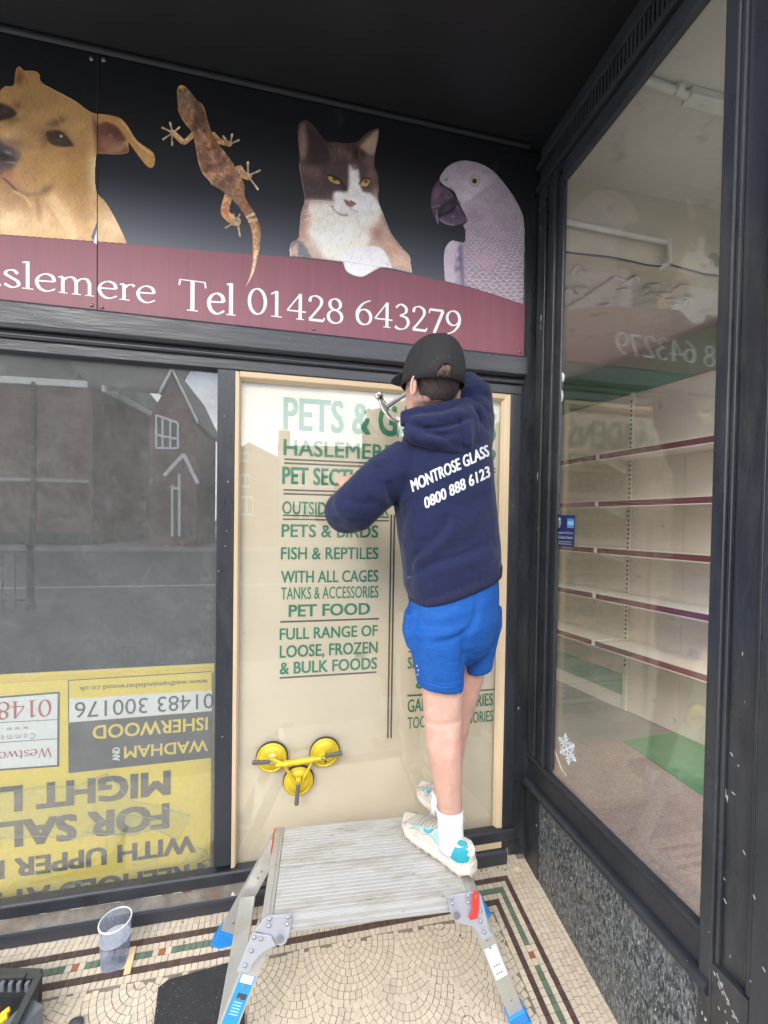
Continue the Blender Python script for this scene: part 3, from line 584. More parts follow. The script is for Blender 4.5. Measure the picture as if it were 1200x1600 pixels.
# string course, plinth, downpipe and wall windows of the hall
def hallbar(pa, pb, w, mat, name, out=.32):
    a, b_ = mirror(pa), mirror(pb); m = MB(); a[1] += out; b_[1] += out; m.bar(a, b_, .12, w, up=(0, 0, 1) if abs(a[2]-b_[2]) < .5 else (1, 0, 0)); return m.build(name, mat, HALL)
STONE = pm('pale_stone_band', (.42, .39, .35), .9); PIPEB = pm('black_downpipe', (.04, .04, .04), .5)
zc = PY(100, 752, y0)[2]; hallbar(np.array([E1[0], E1[1], zc]), np.array([E2[0], E2[1], zc]), .12, STONE, 'string_course')
hallbar(np.array([E1[0], E1[1], HB+.35]), np.array([E2[0], E2[1], HB+.2]), .4, PIPEB, 'plinth', .30)
for t in (.12, .45): q = E2+(E1-E2)*t; hallbar(np.array([q[0], q[1], HB]), np.array([q[0], q[1], ze]), .12, PIPEB, 'downpipe', .42)
# gabled wing with window and porch
yw = y0-1.2; G1 = PY(234, 652, yw); G2 = PY(307, 656, yw); G2[2] = G1[2]; gd = (G2-G1); gw = np.linalg.norm(gd); gd /= gw; gn = np.array([gd[1], -gd[0], 0.])
if gn[1] > 0: gn = -gn
ap = PP(272, 583, G1, gn); mid = (G1+G2)/2
WING = thing('gabled_wing', 'gabled brick wing with white barge boards and tall window', 'building', tuple(mirror(mid)*np.array([1, 1, 0])))
m = MB(); M0 = [mirror(q) for q in (np.array([*G1[:2], HB-.3]), np.array([*G2[:2], HB-.3]), G2, np.array([*mid[:2], ap[2]]), G1)]; bk_ = mirror(-gn*4)-np.array([0, .066, 0]); m.prism(M0, bk_); m.build('wall', BRICK, WING)
for s_, A in ((0, G1), (1, G2)):
    top = np.array([*mid[:2], ap[2]]); dn = A-top; A2 = top+dn*(1.10 if s_ else .52); m = MB(); q = [mirror(top+gn*.25), mirror(A2+gn*.25)]; m.prism([q[0], q[1], q[1]+np.array([0, 0, .18]), q[0]+np.array([0, 0, .18])], mirror(-gn*.12)-np.array([0, .066, 0])); m.build('barge_board', WHITE, WING)
    m = MB(); q = [mirror(top+gn*.1)+np.array([0, 0, .02]), mirror(A2+gn*.1)+np.array([0, 0, .02])]; m.prism([q[0], q[1], q[1]+np.array([0, 0, .22]), q[0]+np.array([0, 0, .22])], bk_*1.4); m.build('roof', SLATE, WING)
def onwall(px, py, lift=.0): return mirror(PP(px, py, G1+gn*lift, gn))
def wbar(p, q, w, mat=WHITE, parent=None, name='glazing_bar'):
    m = MB(); m.bar(p, q, w, w, up=(0.3, 1, .2)); return m.build(name, mat, parent or WING)
m = MB(); q = [onwall(*p, .02) for p in ((244, 650), (278, 662), (277, 701), (244, 700))]; m.prism(q, mirror(gn*.05)-np.array([0, .066, 0])); wd = m.build('window', DGLASS, WING)
for a, b_ in (((244, 649), (278, 661)), ((244, 680), (278, 686)), ((244, 700), (278, 701)), ((244, 649), (244, 700)), ((254, 653), (254, 700)), ((266, 657), (266, 700)), ((278, 661), (278, 701))): wbar(onwall(*a, .1), onwall(*b_, .1), .075, WHITE, wd)
# porch
for a, b_ in (((287, 710), (257, 743)), ((287, 710), (309, 756))): wbar(onwall(*a, .9), onwall(*b_, .9), .12, WHITE, WING, 'porch_board')
m = MB(); q = [onwall(*p, .05) for p in ((269, 758), (284, 762), (283, 838), (269, 838))]; m.prism(q, mirror(gn*.06)-np.array([0, .066, 0])); dr = m.build('door', pm('door_paint', (.10, .10, .11), .5), WING)
for a, b_ in (((269, 758), (269, 838)), ((280, 740), (280, 838)), ((268, 763), (281, 764))): wbar(onwall(*a, .15), onwall(*b_, .15), .09, WHITE, dr, 'door_frame')
m = MB(); q = [onwall(*p, .3) for p in ((258, 852), (295, 858), (295, 899), (257, 899))]; m.prism(q, mirror(gn*.3)-np.array([0, .066, 0])); m.build('porch_step', PAVING, WING)
# houses reflected in the cream panel
def house(label, y, outline, base, depth, wallmat, wins=(), chim=None):
    h = thing('terraced_house', label, 'house', tuple(mirror(PY(*outline[0], y))*np.array([1, 1, 0])))
    pts = [mirror(PY(*p, y)) for p in outline]; lo = HB-.3
    pts = [np.array([pts[0][0], pts[0][1], lo])]+pts+[np.array([pts[-1][0], pts[-1][1], lo])]
    m = MB(); m.prism(pts, (0, -depth, 0)); m.build('wall', wallmat, h)
    for i in range(len(outline)-1):
        a, b_ = mirror(PY(*outline[i], y)), mirror(PY(*outline[i+1], y)); m = MB(); m.prism([a+np.array([0, .25, .01]), b_+np.array([0, .25, .01]), b_+np.array([0, .25, .2]), a+np.array([0, .25, .2])], (0, -depth-.4, 0)); m.build('roof', SLATE, h)
    for (xa, ya, xb, yb) in wins:
        a, b_ = mirror(PY(xa, ya, y-.03)), mirror(PY(xb, yb, y-.03)); m = MB(); m.box(min(a[0], b_[0]), max(a[0], b_[0]), a[1]-.05, a[1], min(a[2], b_[2]), max(a[2], b_[2])); w_ = m.build('window', WHITE, h)
        m = MB(); n_ = 2
        for i in range(n_):
            xa_ = min(a[0], b_[0])+abs(b_[0]-a[0])*(i+.12)/n_; xb_ = min(a[0], b_[0])+abs(b_[0]-a[0])*(i+.88)/n_; m.box(xa_, xb_, a[1]+.001, a[1]+.01, min(a[2], b_[2])+.1, max(a[2], b_[2])-.1)
        m.build('glazing', DGLASS, w_)
    if chim:
        a, b_ = mirror(PY(chim[0], chim[1], y+2)), mirror(PY(chim[2], chim[3], y+2)); MB().box(a[0], b_[0], a[1]-.8, a[1], min(a[2], b_[2])-2.2, max(a[2], b_[2])).build('chimney', BRICK, h)
house('gable ended house across the street seen in the cream panel', 16.5, ((352, 724), (390, 700), (434, 722)), 0, 7, BRICK, ((375, 705, 388, 722), (376, 740, 390, 762), (376, 775, 395, 806)))
house('flat roofed terrace across the street behind the glazier', 17.5, ((434, 704), (560, 706)), 0, 7, RENDER, ((455, 735, 478, 760), (500, 736, 525, 762), (455, 785, 485, 815)), (435, 672, 453, 690))
house('long terraced house across the street beyond the flat roofed one', 18.0, ((561, 708), (600, 690), (680, 690), (730, 712)), 0, 7, BRICK, ((590, 740, 612, 765), (640, 742, 665, 766)), (655, 660, 672, 680))
house('tall house at the far right of the reflected street', 19.0, ((731, 700), (790, 660), (860, 706)), 0, 7, RENDER, ((760, 740, 780, 765),))
# cast iron bollard and railing at the pavement edge
bp = mirror(PZ(48, 957, zt-.03)); IRON = pm('black_cast_iron', (.03, .03, .03), .45)
BO = thing('bollard', 'black cast iron bollard at the kerb end of the railing', 'bollard', tuple(bp)); m = MB()
hgt = abs(PY(50, 806, .066-bp[1])[2]-bp[2]); prof = [(0, .09), (.06, .09), (.10, .065), (.55, .055), (.66, .052), (.68, .075), (.72, .075), (.74, .05), (.86, .055), (.90, .035), (.96, .04), (1.0, .008)]
m.loft([(bp+np.array([0, 0, hgt*t]), (r, 0, 0), (0, r, 0)) for t, r in prof], 16); m.build('post', IRON, BO, True)
RA = thing('railing', 'black iron railing panel running along the kerb from the bollard', 'railing', tuple(bp+np.array([-.8, 0, 0])))
for z_ in (.62, .12): MB().box(bp[0]-1.9, bp[0]-.08, bp[1]-.015, bp[1]+.015, bp[2]+hgt*z_, bp[2]+hgt*z_+.04).build('rail', IRON, RA)
for i in range(9): MB().cyl((bp[0]-.25-i*.2, bp[1], bp[2]), (bp[0]-.25-i*.2, bp[1], bp[2]+hgt*.62), .012, 8).build('bar', IRON, RA)
# ================================================================== PRINTED ANIMALS: flat colour prints on the sign, painted vertex by vertex
class Print:
    def __init__(s, box, zoom, k=1.25, seed=1):
        s.x0, s.y0, x1, y1 = box; s.zx, s.zy, s.zs = zoom; s.k = k; s.r = np.random.default_rng(seed)
        s.w, s.h = int((x1-s.x0)*k)+1, int((y1-s.y0)*k)+1
        s.X, s.Y = np.meshgrid(s.x0+np.arange(s.w)/k, s.y0+np.arange(s.h)/k)
        s.img = np.zeros((s.h, s.w, 3)); s.mask = np.zeros((s.h, s.w))
    def T(s, p): p = np.array(p, float); return np.stack([s.zx+p[:, 0]*s.zs, s.zy+p[:, 1]*s.zs], 1)
    def smooth(s, P, closed=True, n=4):
        m = len(P); out = []
        for i in range(m if closed else m-1):
            if closed: a, b, c, d = P[i-1], P[i], P[(i+1) % m], P[(i+2) % m]
            else: a, b, c, d = P[max(i-1, 0)], P[i], P[i+1], P[min(i+2, m-1)]
            for j in range(n):
                t = j/n; out.append(.5*(2*b+(c-a)*t+(2*a-5*b+4*c-d)*t*t+(3*b-a-3*c+d)*t**3))
        if not closed: out.append(P[-1])
        return np.array(out)
    def win(s, P, pad):
        a, b = P.min(0)-pad, P.max(0)+pad
        i0, i1 = max(int((a[0]-s.x0)*s.k), 0), min(int((b[0]-s.x0)*s.k)+2, s.w); j0, j1 = max(int((a[1]-s.y0)*s.k), 0), min(int((b[1]-s.y0)*s.k)+2, s.h)
        return slice(j0, max(j1, j0)), slice(i0, max(i1, i0))
    def seg(s, P, X, Y, closed):
        d = np.full(X.shape, 1e9); ins = np.zeros(X.shape, bool); m = len(P); tt = np.zeros(X.shape)
        for i in range(m if closed else m-1):
            a, b = P[i], P[(i+1) % m]; e = b-a; q = e@e+1e-9
            t = np.clip(((X-a[0])*e[0]+(Y-a[1])*e[1])/q, 0, 1); dd = (X-a[0]-t*e[0])**2+(Y-a[1]-t*e[1])**2
            u = dd < d; d = np.where(u, dd, d); tt = np.where(u, (i+t)/max(m-1, 1), tt)
            if closed: 
                c = (a[1] > Y) != (b[1] > Y); ins ^= c & (X < (b[0]-a[0])*(Y-a[1])/((b[1]-a[1]) if abs(b[1]-a[1]) > 1e-9 else 1e-9)+a[0])
        d = np.sqrt(d); return np.where(ins, -d, d) if closed else (d, tt)
    def blend(s, w, a, col): s.img[w] = s.img[w]*(1-a[..., None])+(np.array(col)/255.)*a[..., None]
    def fill(s, pts, col, soft=.6, a=1, mask=False, sm=True):
        P = s.T(pts); P = s.smooth(P) if sm else P; w = s.win(P, soft*3+2); d = s.seg(P, s.X[w], s.Y[w], True)
        al = 1/(1+np.exp(np.clip(d/max(soft, .15)*2.2, -40, 40))); s.blend(w, al*a, col)
        if mask: s.mask[w] = np.maximum(s.mask[w], al)
        return s
    def line(s, pts, wd, col, a=1, soft=.5, taper=False, mask=False):
        P = s.T(pts); P = s.smooth(P, False) if len(P) > 2 else P; wd = wd*s.zs; w = s.win(P, wd+soft*3+1); d, t = s.seg(P, s.X[w], s.Y[w], False)
        ww = wd*(1-t*.85) if taper else wd
        al = 1/(1+np.exp(np.clip((d-ww/2)/max(soft, .15)*2.2, -40, 40))); s.blend(w, al*a, col)
        if mask: s.mask[w] = np.maximum(s.mask[w], al)
        return s
    def blob(s, cx, cy, rx, ry, col, a=1, rot=0, p=1.0):
        c = s.T([(cx, cy)])[0]; rx *= s.zs; ry *= s.zs; R_ = max(rx, ry)*2.6; w = s.win(np.array([c-R_, c+R_]), 0); X, Y = s.X[w]-c[0], s.Y[w]-c[1]
        q = math.radians(rot); u, v = X*math.cos(q)+Y*math.sin(q), -X*math.sin(q)+Y*math.cos(q); s.blend(w, a*np.exp(-(((u/rx)**2+(v/ry)**2)**p)), col); return s
    def grain(s, sx, sy, amp, rot=0, reg=None):
        q = math.radians(rot); u, v = (s.X*math.cos(q)+s.Y*math.sin(q))/sx, (-s.X*math.sin(q)+s.Y*math.cos(q))/sy
        u -= u.min(); v -= v.min(); L_ = s.r.random((int(v.max())+3, int(u.max())+3)); i, j = u.astype(int), v.astype(int); f, g_ = u-i, v-j; f = f*f*(3-2*f); g_ = g_*g_*(3-2*g_)
        n = (L_[j, i]*(1-f)+L_[j, i+1]*f)*(1-g_)+(L_[j+1, i]*(1-f)+L_[j+1, i+1]*f)*g_-.5
        m = 1 if reg is None else reg; s.img *= (1+2*amp*n*m)[..., None]; return s
    def hairs(s, n, fx, length, wd, col, a, jit=25):
        """n hairs in zoom coordinates; fx gives (x, y, angle)"""
        for _ in range(n):
            x, y, an = fx(s.r); an = math.radians(an+s.r.normal()*jit/2); l = length*s.r.uniform(.6, 1.3); s.line([(x, y), (x+l*math.cos(an), y+l*math.sin(an))], wd, col, a*s.r.uniform(.4, 1), .35)
        return s
def paint_dog():
    d = Print((0, 98, 246, 386), (0, 90, .20833), 1.2, 3)
    d.fill([(-80, 420), (-30, 290), (30, 215), (98, 205), (112, 110), (130, 70), (155, 68), (185, 95), (270, 100), (300, 130), (315, 185), (420, 245), (560, 320), (690, 410), (800, 425), (900, 450), (960, 510), (1030, 620), (1150, 710), (1162, 800), (1130, 830), (1085, 800), (1000, 690), (965, 640), (968, 705), (930, 725), (850, 728), (755, 725), (722, 745), (720, 985), (800, 1090), (890, 1250), (975, 1445), (940, 1470), (700, 1450), (350, 1430), (-80, 1410)], (172, 132, 82), .7, 1, True); d.mask *= d.Y < 366.5+d.X*.0735
    d.blob(250, 300, 330, 160, (158, 122, 78), .8, 25); d.blob(500, 560, 200, 200, (176, 140, 92), .6); d.blob(150, 500, 120, 160, (150, 116, 78), .6); d.blob(60, 600, 150, 90, (205, 170, 120), .6)
    d.blob(300, 1250, 520, 190, (222, 182, 132), .95); d.blob(850, 1260, 160, 200, (226, 190, 148), 1, 60); d.blob(690, 880, 40, 190, (222, 196, 150), .9); d.blob(400, 860, 200, 130, (190, 148, 92), .7); d.blob(560, 900, 130, 130, (160, 112, 60), .5); d.blob(560, 700, 120, 60, (165, 118, 68), .5); d.blob(620, 1100, 80, 160, (172, 122, 70), .55, 20)
    d.blob(200, 1100, 70, 150, (170, 128, 88), .6, -10); d.blob(285, 1110, 22, 110, (128, 92, 66), .6, -8); d.blob(90, 1050, 90, 110, (150, 112, 80), .5); d.blob(60, 1230, 150, 80, (232, 200, 160), .6)
    d.line([(390, 1060), (470, 1180), (540, 1330)], 90, (228, 192, 146), .6, 4); d.line([(340, 1100), (430, 1230), (500, 1330)], 10, (178, 136, 98), .5, 2); d.line([(720, 760), (722, 980)], 26, (232, 214, 176), .8, 2.5)
    # brow, eyes
    d.blob(430, 480, 60, 30, (100, 74, 48), .85, -18); d.blob(395, 500, 40, 24, (110, 80, 50), .6); d.line([(425, 450), (475, 520)], 8, (205, 162, 100), .5, 1.2); d.blob(130, 355, 40, 34, (84, 60, 40), .8, 40); d.blob(300, 540, 90, 40, (132, 100, 68), .55, -20); d.blob(335, 600, 40, 60, (110, 82, 56), .7)
    d.fill([(345, 560), (400, 545), (450, 550), (500, 590), (552, 660), (480, 668), (400, 655), (360, 620)], (52, 40, 36), 1.6); d.blob(440, 600, 60, 42, (28, 22, 24), .95); d.blob(470, 640, 60, 14, (66, 54, 48), .6, 12); d.blob(458, 590, 12, 11, (235, 235, 235), 1); d.blob(450, 622, 30, 10, (84, 80, 78), .5, 10); d.line([(360, 650), (450, 685), (540, 672)], 12, (196, 152, 96), .6, 1.5)
    d.fill([(-30, 350), (40, 350), (100, 385), (125, 420), (90, 455), (20, 470), (-30, 470)], (40, 30, 28), 2.2); d.blob(100, 470, 60, 24, (96, 70, 46), .7, -10); d.blob(30, 400, 30, 26, (66, 54, 46), .7)
    # nose and mouth
    d.blob(70, 640, 120, 34, (122, 100, 88), .8, 8); d.fill([(-40, 640), (40, 650), (120, 690), (150, 730), (120, 790), (70, 850), (20, 870), (-40, 880)], (84, 72, 72), 3); d.blob(40, 740, 70, 46, (36, 32, 36), .95, 15); d.blob(60, 712, 40, 14, (170, 164, 168), .6, 20); d.blob(85, 788, 50, 8, (160, 150, 148), .7, 5); d.blob(130, 720, 22, 50, (122, 100, 88), .6); d.blob(60, 880, 60, 60, (146, 100, 80), .7); d.blob(140, 905, 110, 60, (188, 138, 100), .6)
    d.line([(-30, 880), (40, 920), (110, 985), (190, 1025), (290, 1020), (360, 985), (385, 960)], 20, (118, 86, 62), .5, 2.6); d.line([(30, 905), (120, 990)], 9, (60, 44, 38), .8, 1.0); d.blob(345, 990, 50, 30, (122, 86, 60), .7, -30); d.line([(110, 1005), (190, 1050), (230, 1110)], 16, (224, 188, 140), .7, 1.5)
    for x, y in ((150, 850), (185, 845), (215, 850), (160, 885), (195, 890), (235, 880), (180, 920), (215, 925), (200, 950), (245, 905)): d.line([(x, y), (x+14, y+22)], 5, (130, 92, 62), .7, .4)
    # ear
    d.fill([(700, 470), (740, 500), (800, 480), (880, 520), (930, 570), (945, 620), (930, 640), (960, 680), (940, 715), (850, 720), (760, 715), (735, 700), (720, 600)], (104, 66, 54), 2); d.blob(850, 560, 80, 45, (80, 48, 42), .8, 20); d.blob(800, 650, 60, 60, (160, 110, 84), .7); d.blob(900, 680, 60, 26, (172, 130, 106), .6, -20); d.blob(830, 585, 18, 16, (170, 110, 96), .6)
    for q in range(9): d.line([(800+q*12, 705), (850+q*12, 640-q*2)], 5, (190, 146, 116), .35, .5)
    d.line([(700, 430), (820, 455), (900, 500), (960, 590), (1040, 690), (1110, 760)], 46, (176, 132, 80), .9, 1.6); d.line([(900, 465), (960, 540), (1030, 640), (1140, 725)], 12, (218, 178, 118), .8, 1); d.blob(1110, 770, 40, 40, (186, 138, 84), .7); d.line([(700, 440), (705, 560), (725, 700)], 20, (120, 84, 54), .5, 2)
    # left ear fold on the crown
    d.fill([(100, 200), (118, 110), (145, 70), (190, 130), (215, 200)], (150, 108, 66), 1.5, .8); d.blob(145, 160, 25, 50, (98, 66, 44), .7); d.line([(310, 150), (318, 190), (400, 240), (560, 325), (690, 412)], 8, (214, 178, 122), .7, .8); d.line([(120, 90), (145, 70), (190, 100), (270, 103), (300, 135)], 7, (190, 152, 104), .7, .8)
    d.blob(170, 640, 130, 130, (132, 104, 74), .35); d.blob(120, 300, 160, 90, (150, 116, 74), .35); d.blob(420, 610, 150, 90, (120, 88, 54), .28, 15); d.blob(640, 640, 40, 120, (150, 110, 66), .3); d.blob(640, 1200, 40, 120, (190, 140, 90), .4)
    def fd(r):
        x, y = r.uniform(-10, 940), r.uniform(120, 1390); return x, y, (math.degrees(math.atan2(y-640, x-120))+(0 if y < 950 else 20))
    d.hairs(900, fd, 34, 4, (222, 184, 130), .16, 20); d.hairs(700, fd, 30, 4, (112, 80, 50), .13, 20)
    d.grain(1.2, 6, .04, 25); d.grain(14, 14, .05); d.grain(1, 3, .05, -30); d.fill([(684, 1345), (728, 1230), (732, 1412), (712, 1395)], (96, 92, 100), .5, 1, True, False); d.fill([(700, 1385), (730, 1275), (730, 1410)], (225, 222, 228), .4, 1, True, False)
    return d
def paint_gecko():
    g_ = Print((244, 126, 412, 478), (240, 120, .15), 1.5, 5); B = (140, 106, 80)
    def B3(pts): return [((300+x*.125-240)/.15, (280+y*.125-120)/.15) for x, y in pts]
    skin = (190, 148, 104); pale = (176, 150, 120)
    # limbs first, then body and tail
    for pts, w in ((((400, 610), (320, 680), (245, 620), (200, 580)), 62), (((620, 600), (690, 670), (790, 700)), 62), (((880, 960), (910, 1010), (985, 1040)), 78)): g_.line(pts, w, skin, 1, .6, False, True)
    for a, b_ in (((195, 580), (90, 530)), ((195, 575), (172, 480)), ((200, 585), (270, 525)), ((190, 590), (100, 650)), ((190, 590), (192, 710)), ((790, 690), (725, 620)), ((800, 690), (818, 600)), ((800, 700), (885, 660)), ((975, 1030), (905, 930)), ((985, 1020), (982, 890)), ((990, 1030), (1105, 975)), ((990, 1040), (1085, 1170))):
        g_.line([a, b_], 24, pale, 1, .5, False, True); g_.line([((a[0]+3*b_[0])/4, (a[1]+3*b_[1])/4), b_], 28, (192, 176, 152), 1, .5, False, True)
    g_.line(B3([(460, 200), (420, 340), (420, 430), (520, 520), (560, 530)]), 95, skin, 1, .6, False, True); g_.blob(*B3([(420, 400)])[0], 50, 90, (196, 122, 84), .8)
    for a, b_ in (((560, 530), (420, 605)), ((560, 520), (595, 440)), ((570, 540), (600, 710)), ((530, 510), (515, 440))): g_.line(B3([a, b_]), 26, pale, 1, .5, False, True)
    body = [(240, 180), (250, 105), (290, 82), (340, 105), (400, 170), (450, 240), (490, 265), (530, 320), (560, 430), (600, 560), (680, 700), (750, 790), (830, 900), (860, 970), (940, 1100), (955, 1180)]+B3([(660, 120), (660, 190), (700, 290), (790, 430), (850, 580), (865, 700), (845, 900), (780, 1160), (700, 1310), (610, 1440), (555, 1520), (660, 1360), (730, 1150), (750, 950), (750, 720), (700, 530), (610, 390), (540, 300), (440, 200), (330, 120), (240, 70)])+[(580, 1090), (500, 1000), (455, 850), (430, 700), (390, 570), (310, 470), (255, 360), (250, 300)]
    g_.fill(body, B, .5, 1, True)
    g_.fill([(262, 170), (300, 110), (370, 160), (430, 260), (400, 370), (330, 370), (280, 290)], (138, 116, 92), 1.6); g_.fill([(240, 180), (252, 105), (290, 82), (330, 105), (300, 120), (262, 170)], (196, 150, 96), .8, .9)
    for x, y in ((278, 148), (330, 142)): g_.blob(x, y, 9, 14, (50, 32, 24), 1)
    g_.fill([(440, 270), (490, 275), (540, 380), (575, 500), (540, 580), (460, 590), (400, 520), (430, 400)], (102, 74, 60), 2, .9); g_.fill([(270, 330), (330, 380), (400, 400), (390, 500), (330, 470)], (168, 122, 84), 2, .8)
    g_.line([(480, 560), (540, 660), (600, 780), (680, 960), (760, 1100)], 44, (178, 132, 106), .9, 1.2); g_.fill([(480, 700), (560, 770), (680, 740), (640, 650), (580, 600), (600, 740)], (122, 76, 48), 1.5, .75)
    for x, y, a_, b_, r_ in ((700, 850, 70, 110, 30), (520, 840, 60, 70, 0), (560, 940, 60, 50, 10), (800, 1040, 60, 90, 30), (720, 1120, 45, 40, 0)): g_.blob(x, y, a_, b_, (112, 78, 68), .75, r_, 1.6)
    for x, y, a_, b_, r_ in ((600, 1030, 60, 60, 0), (800, 960, 70, 60, 0), (880, 1090, 50, 90, 10), (740, 780, 40, 60, 20), (560, 1080, 60, 40, 30)): g_.blob(x, y, a_, b_, (178, 132, 100), .7, r_, 1.4)
    g_.line([(255, 330), (300, 440), (400, 590), (440, 720), (470, 880), (520, 1010), (620, 1110)], 12, (206, 168, 122), .7, .7); g_.line([(500, 280), (550, 400), (590, 540), (680, 690), (800, 850), (850, 950)], 10, (190, 150, 110), .7, .7)
    g_.line(B3([(690, 300), (740, 400)]), 110, (146, 98, 62), .7, 1.4); g_.line(B3([(670, 490), (800, 420)]), 36, (226, 204, 160), .95, .8); g_.line(B3([(700, 480), (790, 465)]), 9, (104, 74, 50), .9, .5); g_.line(B3([(700, 530), (820, 500)]), 30, (216, 186, 138), .8, .9)
    g_.line(B3([(775, 560), (800, 720), (800, 900)]), 62, (196, 148, 104), .7, 1.6); g_.line(B3([(800, 900), (760, 1150), (690, 1320), (600, 1450)]), 34, (232, 196, 160), .9, 1.2, True)
    reg = g_.mask.copy(); g_.grain(2.6, 4.5, .16, -28); g_.grain(1.3, 1.3, .13); g_.grain(7, 7, .12)
    for i in range(46): 
        x, y = g_.r.uniform(420, 920), g_.r.uniform(640, 1180); g_.blob(x, y, 10, 14, (92, 62, 50), .5, g_.r.uniform(0, 90))
    return g_
def paint_cat():
    c = Print((448, 183, 646, 434), (440, 170, .18333), 1.35, 8)
    c.fill([(135, 250), (140, 140), (165, 105), (210, 95), (270, 135), (320, 200), (385, 275), (480, 280), (540, 292), (640, 280), (680, 245), (740, 195), (815, 163), (833, 185), (825, 260), (800, 370), (793, 490), (822, 560), (828, 680), (828, 790), (870, 900), (930, 1050), (1010, 1160), (1090, 1250), (1102, 1320), (1108, 1360), (1111, 1396), (1090, 1398), (950, 1365), (850, 1355), (760, 1400), (690, 1435), (620, 1425), (550, 1385), (522, 1310), (500, 1303), (300, 1280), (110, 1262), (76, 1259), (70, 1240), (68, 1190), (85, 1140), (140, 1100), (150, 1020), (165, 880), (195, 780), (175, 650), (145, 470), (150, 400)], (74, 61, 61), .6, 1, True)
    c.blob(300, 600, 200, 180, (70, 52, 54), .7); c.fill([(145, 470), (240, 470), (330, 520), (300, 600), (200, 560)], (112, 84, 80), 4, .7); c.fill([(150, 250), (160, 150), (200, 130), (215, 230), (215, 400), (165, 420)], (128, 100, 94), 2.5, .95); c.blob(190, 300, 40, 90, (150, 122, 112), .6); c.fill([(220, 130), (330, 230), (400, 330), (420, 440), (330, 470), (220, 460), (230, 300)], (52, 40, 40), 5, .85)
    c.fill([(665, 330), (720, 260), (815, 180), (822, 260), (795, 380), (740, 390)], (186, 160, 140), 2.5, .95); c.line([(660, 320), (730, 225), (815, 168)], 20, (110, 82, 72), .8, 1.2); c.fill([(560, 330), (640, 320), (720, 380), (700, 440), (620, 430)], (48, 36, 34), 4, .85); c.blob(750, 440, 60, 60, (150, 118, 104), .5); c.blob(500, 350, 80, 60, (104, 78, 72), .6)
    c.blob(770, 560, 50, 90, (130, 98, 92), .7); c.blob(800, 720, 30, 60, (180, 142, 134), .7)
    # chest, coat, paw
    c.fill([(200, 780), (330, 780), (450, 800), (560, 900), (830, 820), (860, 900), (930, 1060), (1010, 1170), (1095, 1260), (1108, 1398), (900, 1365), (520, 1305), (75, 1258), (70, 1190), (140, 1100), (165, 890)], (186, 156, 142), 3.5, 1)
    c.fill([(230, 820), (440, 800), (560, 900), (830, 800), (845, 880), (800, 1000), (740, 1150), (700, 1180), (560, 1300), (400, 1290), (300, 1180), (220, 1050), (260, 930)], (232, 224, 212), 6, 1); c.blob(500, 1080, 200, 170, (238, 234, 226), .8); c.blob(810, 1060, 60, 60, (150, 96, 76), .6, 40); c.blob(190, 900, 22, 90, (140, 96, 84), .6, 10); c.blob(180, 1050, 40, 60, (186, 136, 120), .7); c.blob(940, 1160, 90, 50, (206, 158, 132), .7, 40); c.blob(1020, 1290, 80, 70, (226, 190, 164), .8)
    c.fill([(130, 1120), (180, 1140), (260, 1270), (140, 1262)], (104, 108, 120), 1.5, .9, False, False); c.grain(1, 1, .0)
    c.fill([(520, 1310), (560, 1220), (680, 1180), (800, 1170), (880, 1220), (940, 1360), (850, 1352), (760, 1400), (690, 1435), (620, 1425), (550, 1385)], (232, 226, 232), 1.5, 1)
    c.line([(530, 1300), (700, 1325), (850, 1352)], 5, (170, 160, 170), .6, .5)
    # face
    c.fill([(575, 480), (620, 515), (655, 520), (665, 600), (690, 700), (760, 720), (820, 790), (800, 880), (700, 930), (560, 910), (480, 870), (440, 800), (450, 710), (540, 700), (570, 640)], (226, 220, 218), 2.2, 1); c.blob(690, 840, 110, 90, (232, 228, 226), .8); c.blob(620, 490, 30, 26, (168, 136, 126), .6)
    c.fill([(400, 575), (440, 585), (490, 610), (492, 640), (440, 640), (405, 605)], (196, 160, 78), .8); c.blob(452, 600, 20, 15, (40, 30, 18), .95); c.line([(385, 560), (450, 580), (505, 620), (550, 690)], 16, (34, 26, 26), .9, .9); c.line([(410, 622), (470, 648), (520, 650)], 12, (42, 32, 32), .8, 1)
    c.fill([(672, 625), (700, 600), (745, 600), (752, 625), (725, 660), (685, 658)], (196, 160, 84), .8); c.blob(718, 618, 15, 15, (40, 30, 18), .95); c.line([(665, 640), (700, 595), (755, 598)], 13, (34, 26, 26), .9, .8); c.line([(680, 665), (730, 668), (756, 630)], 9, (48, 36, 34), .8, .7); c.blob(540, 680, 26, 30, (44, 34, 36), .7)
    c.fill([(535, 778), (590, 790), (630, 805), (600, 835), (565, 830)], (150, 100, 92), 1.1, 1); c.line([(580, 830), (600, 860), (650, 880)], 7, (176, 140, 132), .7, .7); c.line([(535, 775), (560, 815)], 8, (96, 62, 58), .8, .6); c.line([(590, 785), (630, 812)], 9, (70, 50, 48), .9, .6)
    c.line([(430, 830), (465, 880), (520, 905), (555, 905)], 15, (96, 70, 64), .7, 1.4)
    for i in range(9): c.line([(470+i*9, 900), (450+i*9, 860)], 4, (226, 214, 204), .6, .4)
    for i in range(60): x = c.r.uniform(400, 700); y = c.r.uniform(310, 400); c.line([(x, y), (x+(560-x)*.12+8, y+70)], 4, (146, 114, 102), .35, .5, True)
    for i in range(60): x, y = c.r.uniform(180, 420), c.r.uniform(480, 760); c.line([(x, y), (x-24, y+22)], 5, (112, 84, 82), .3, .5)
    for i in range(70): x, y = c.r.uniform(560, 820), c.r.uniform(980, 1180); c.line([(x, y), (x+16, y+34)], 4, (200, 160, 140) if x > 740 else (224, 214, 204), .4, .5)
    for i in range(60): x, y = c.r.uniform(220, 700), c.r.uniform(830, 1250); c.line([(x, y), (x-6, y+36)], 5, (206, 192, 178), .35, .6)
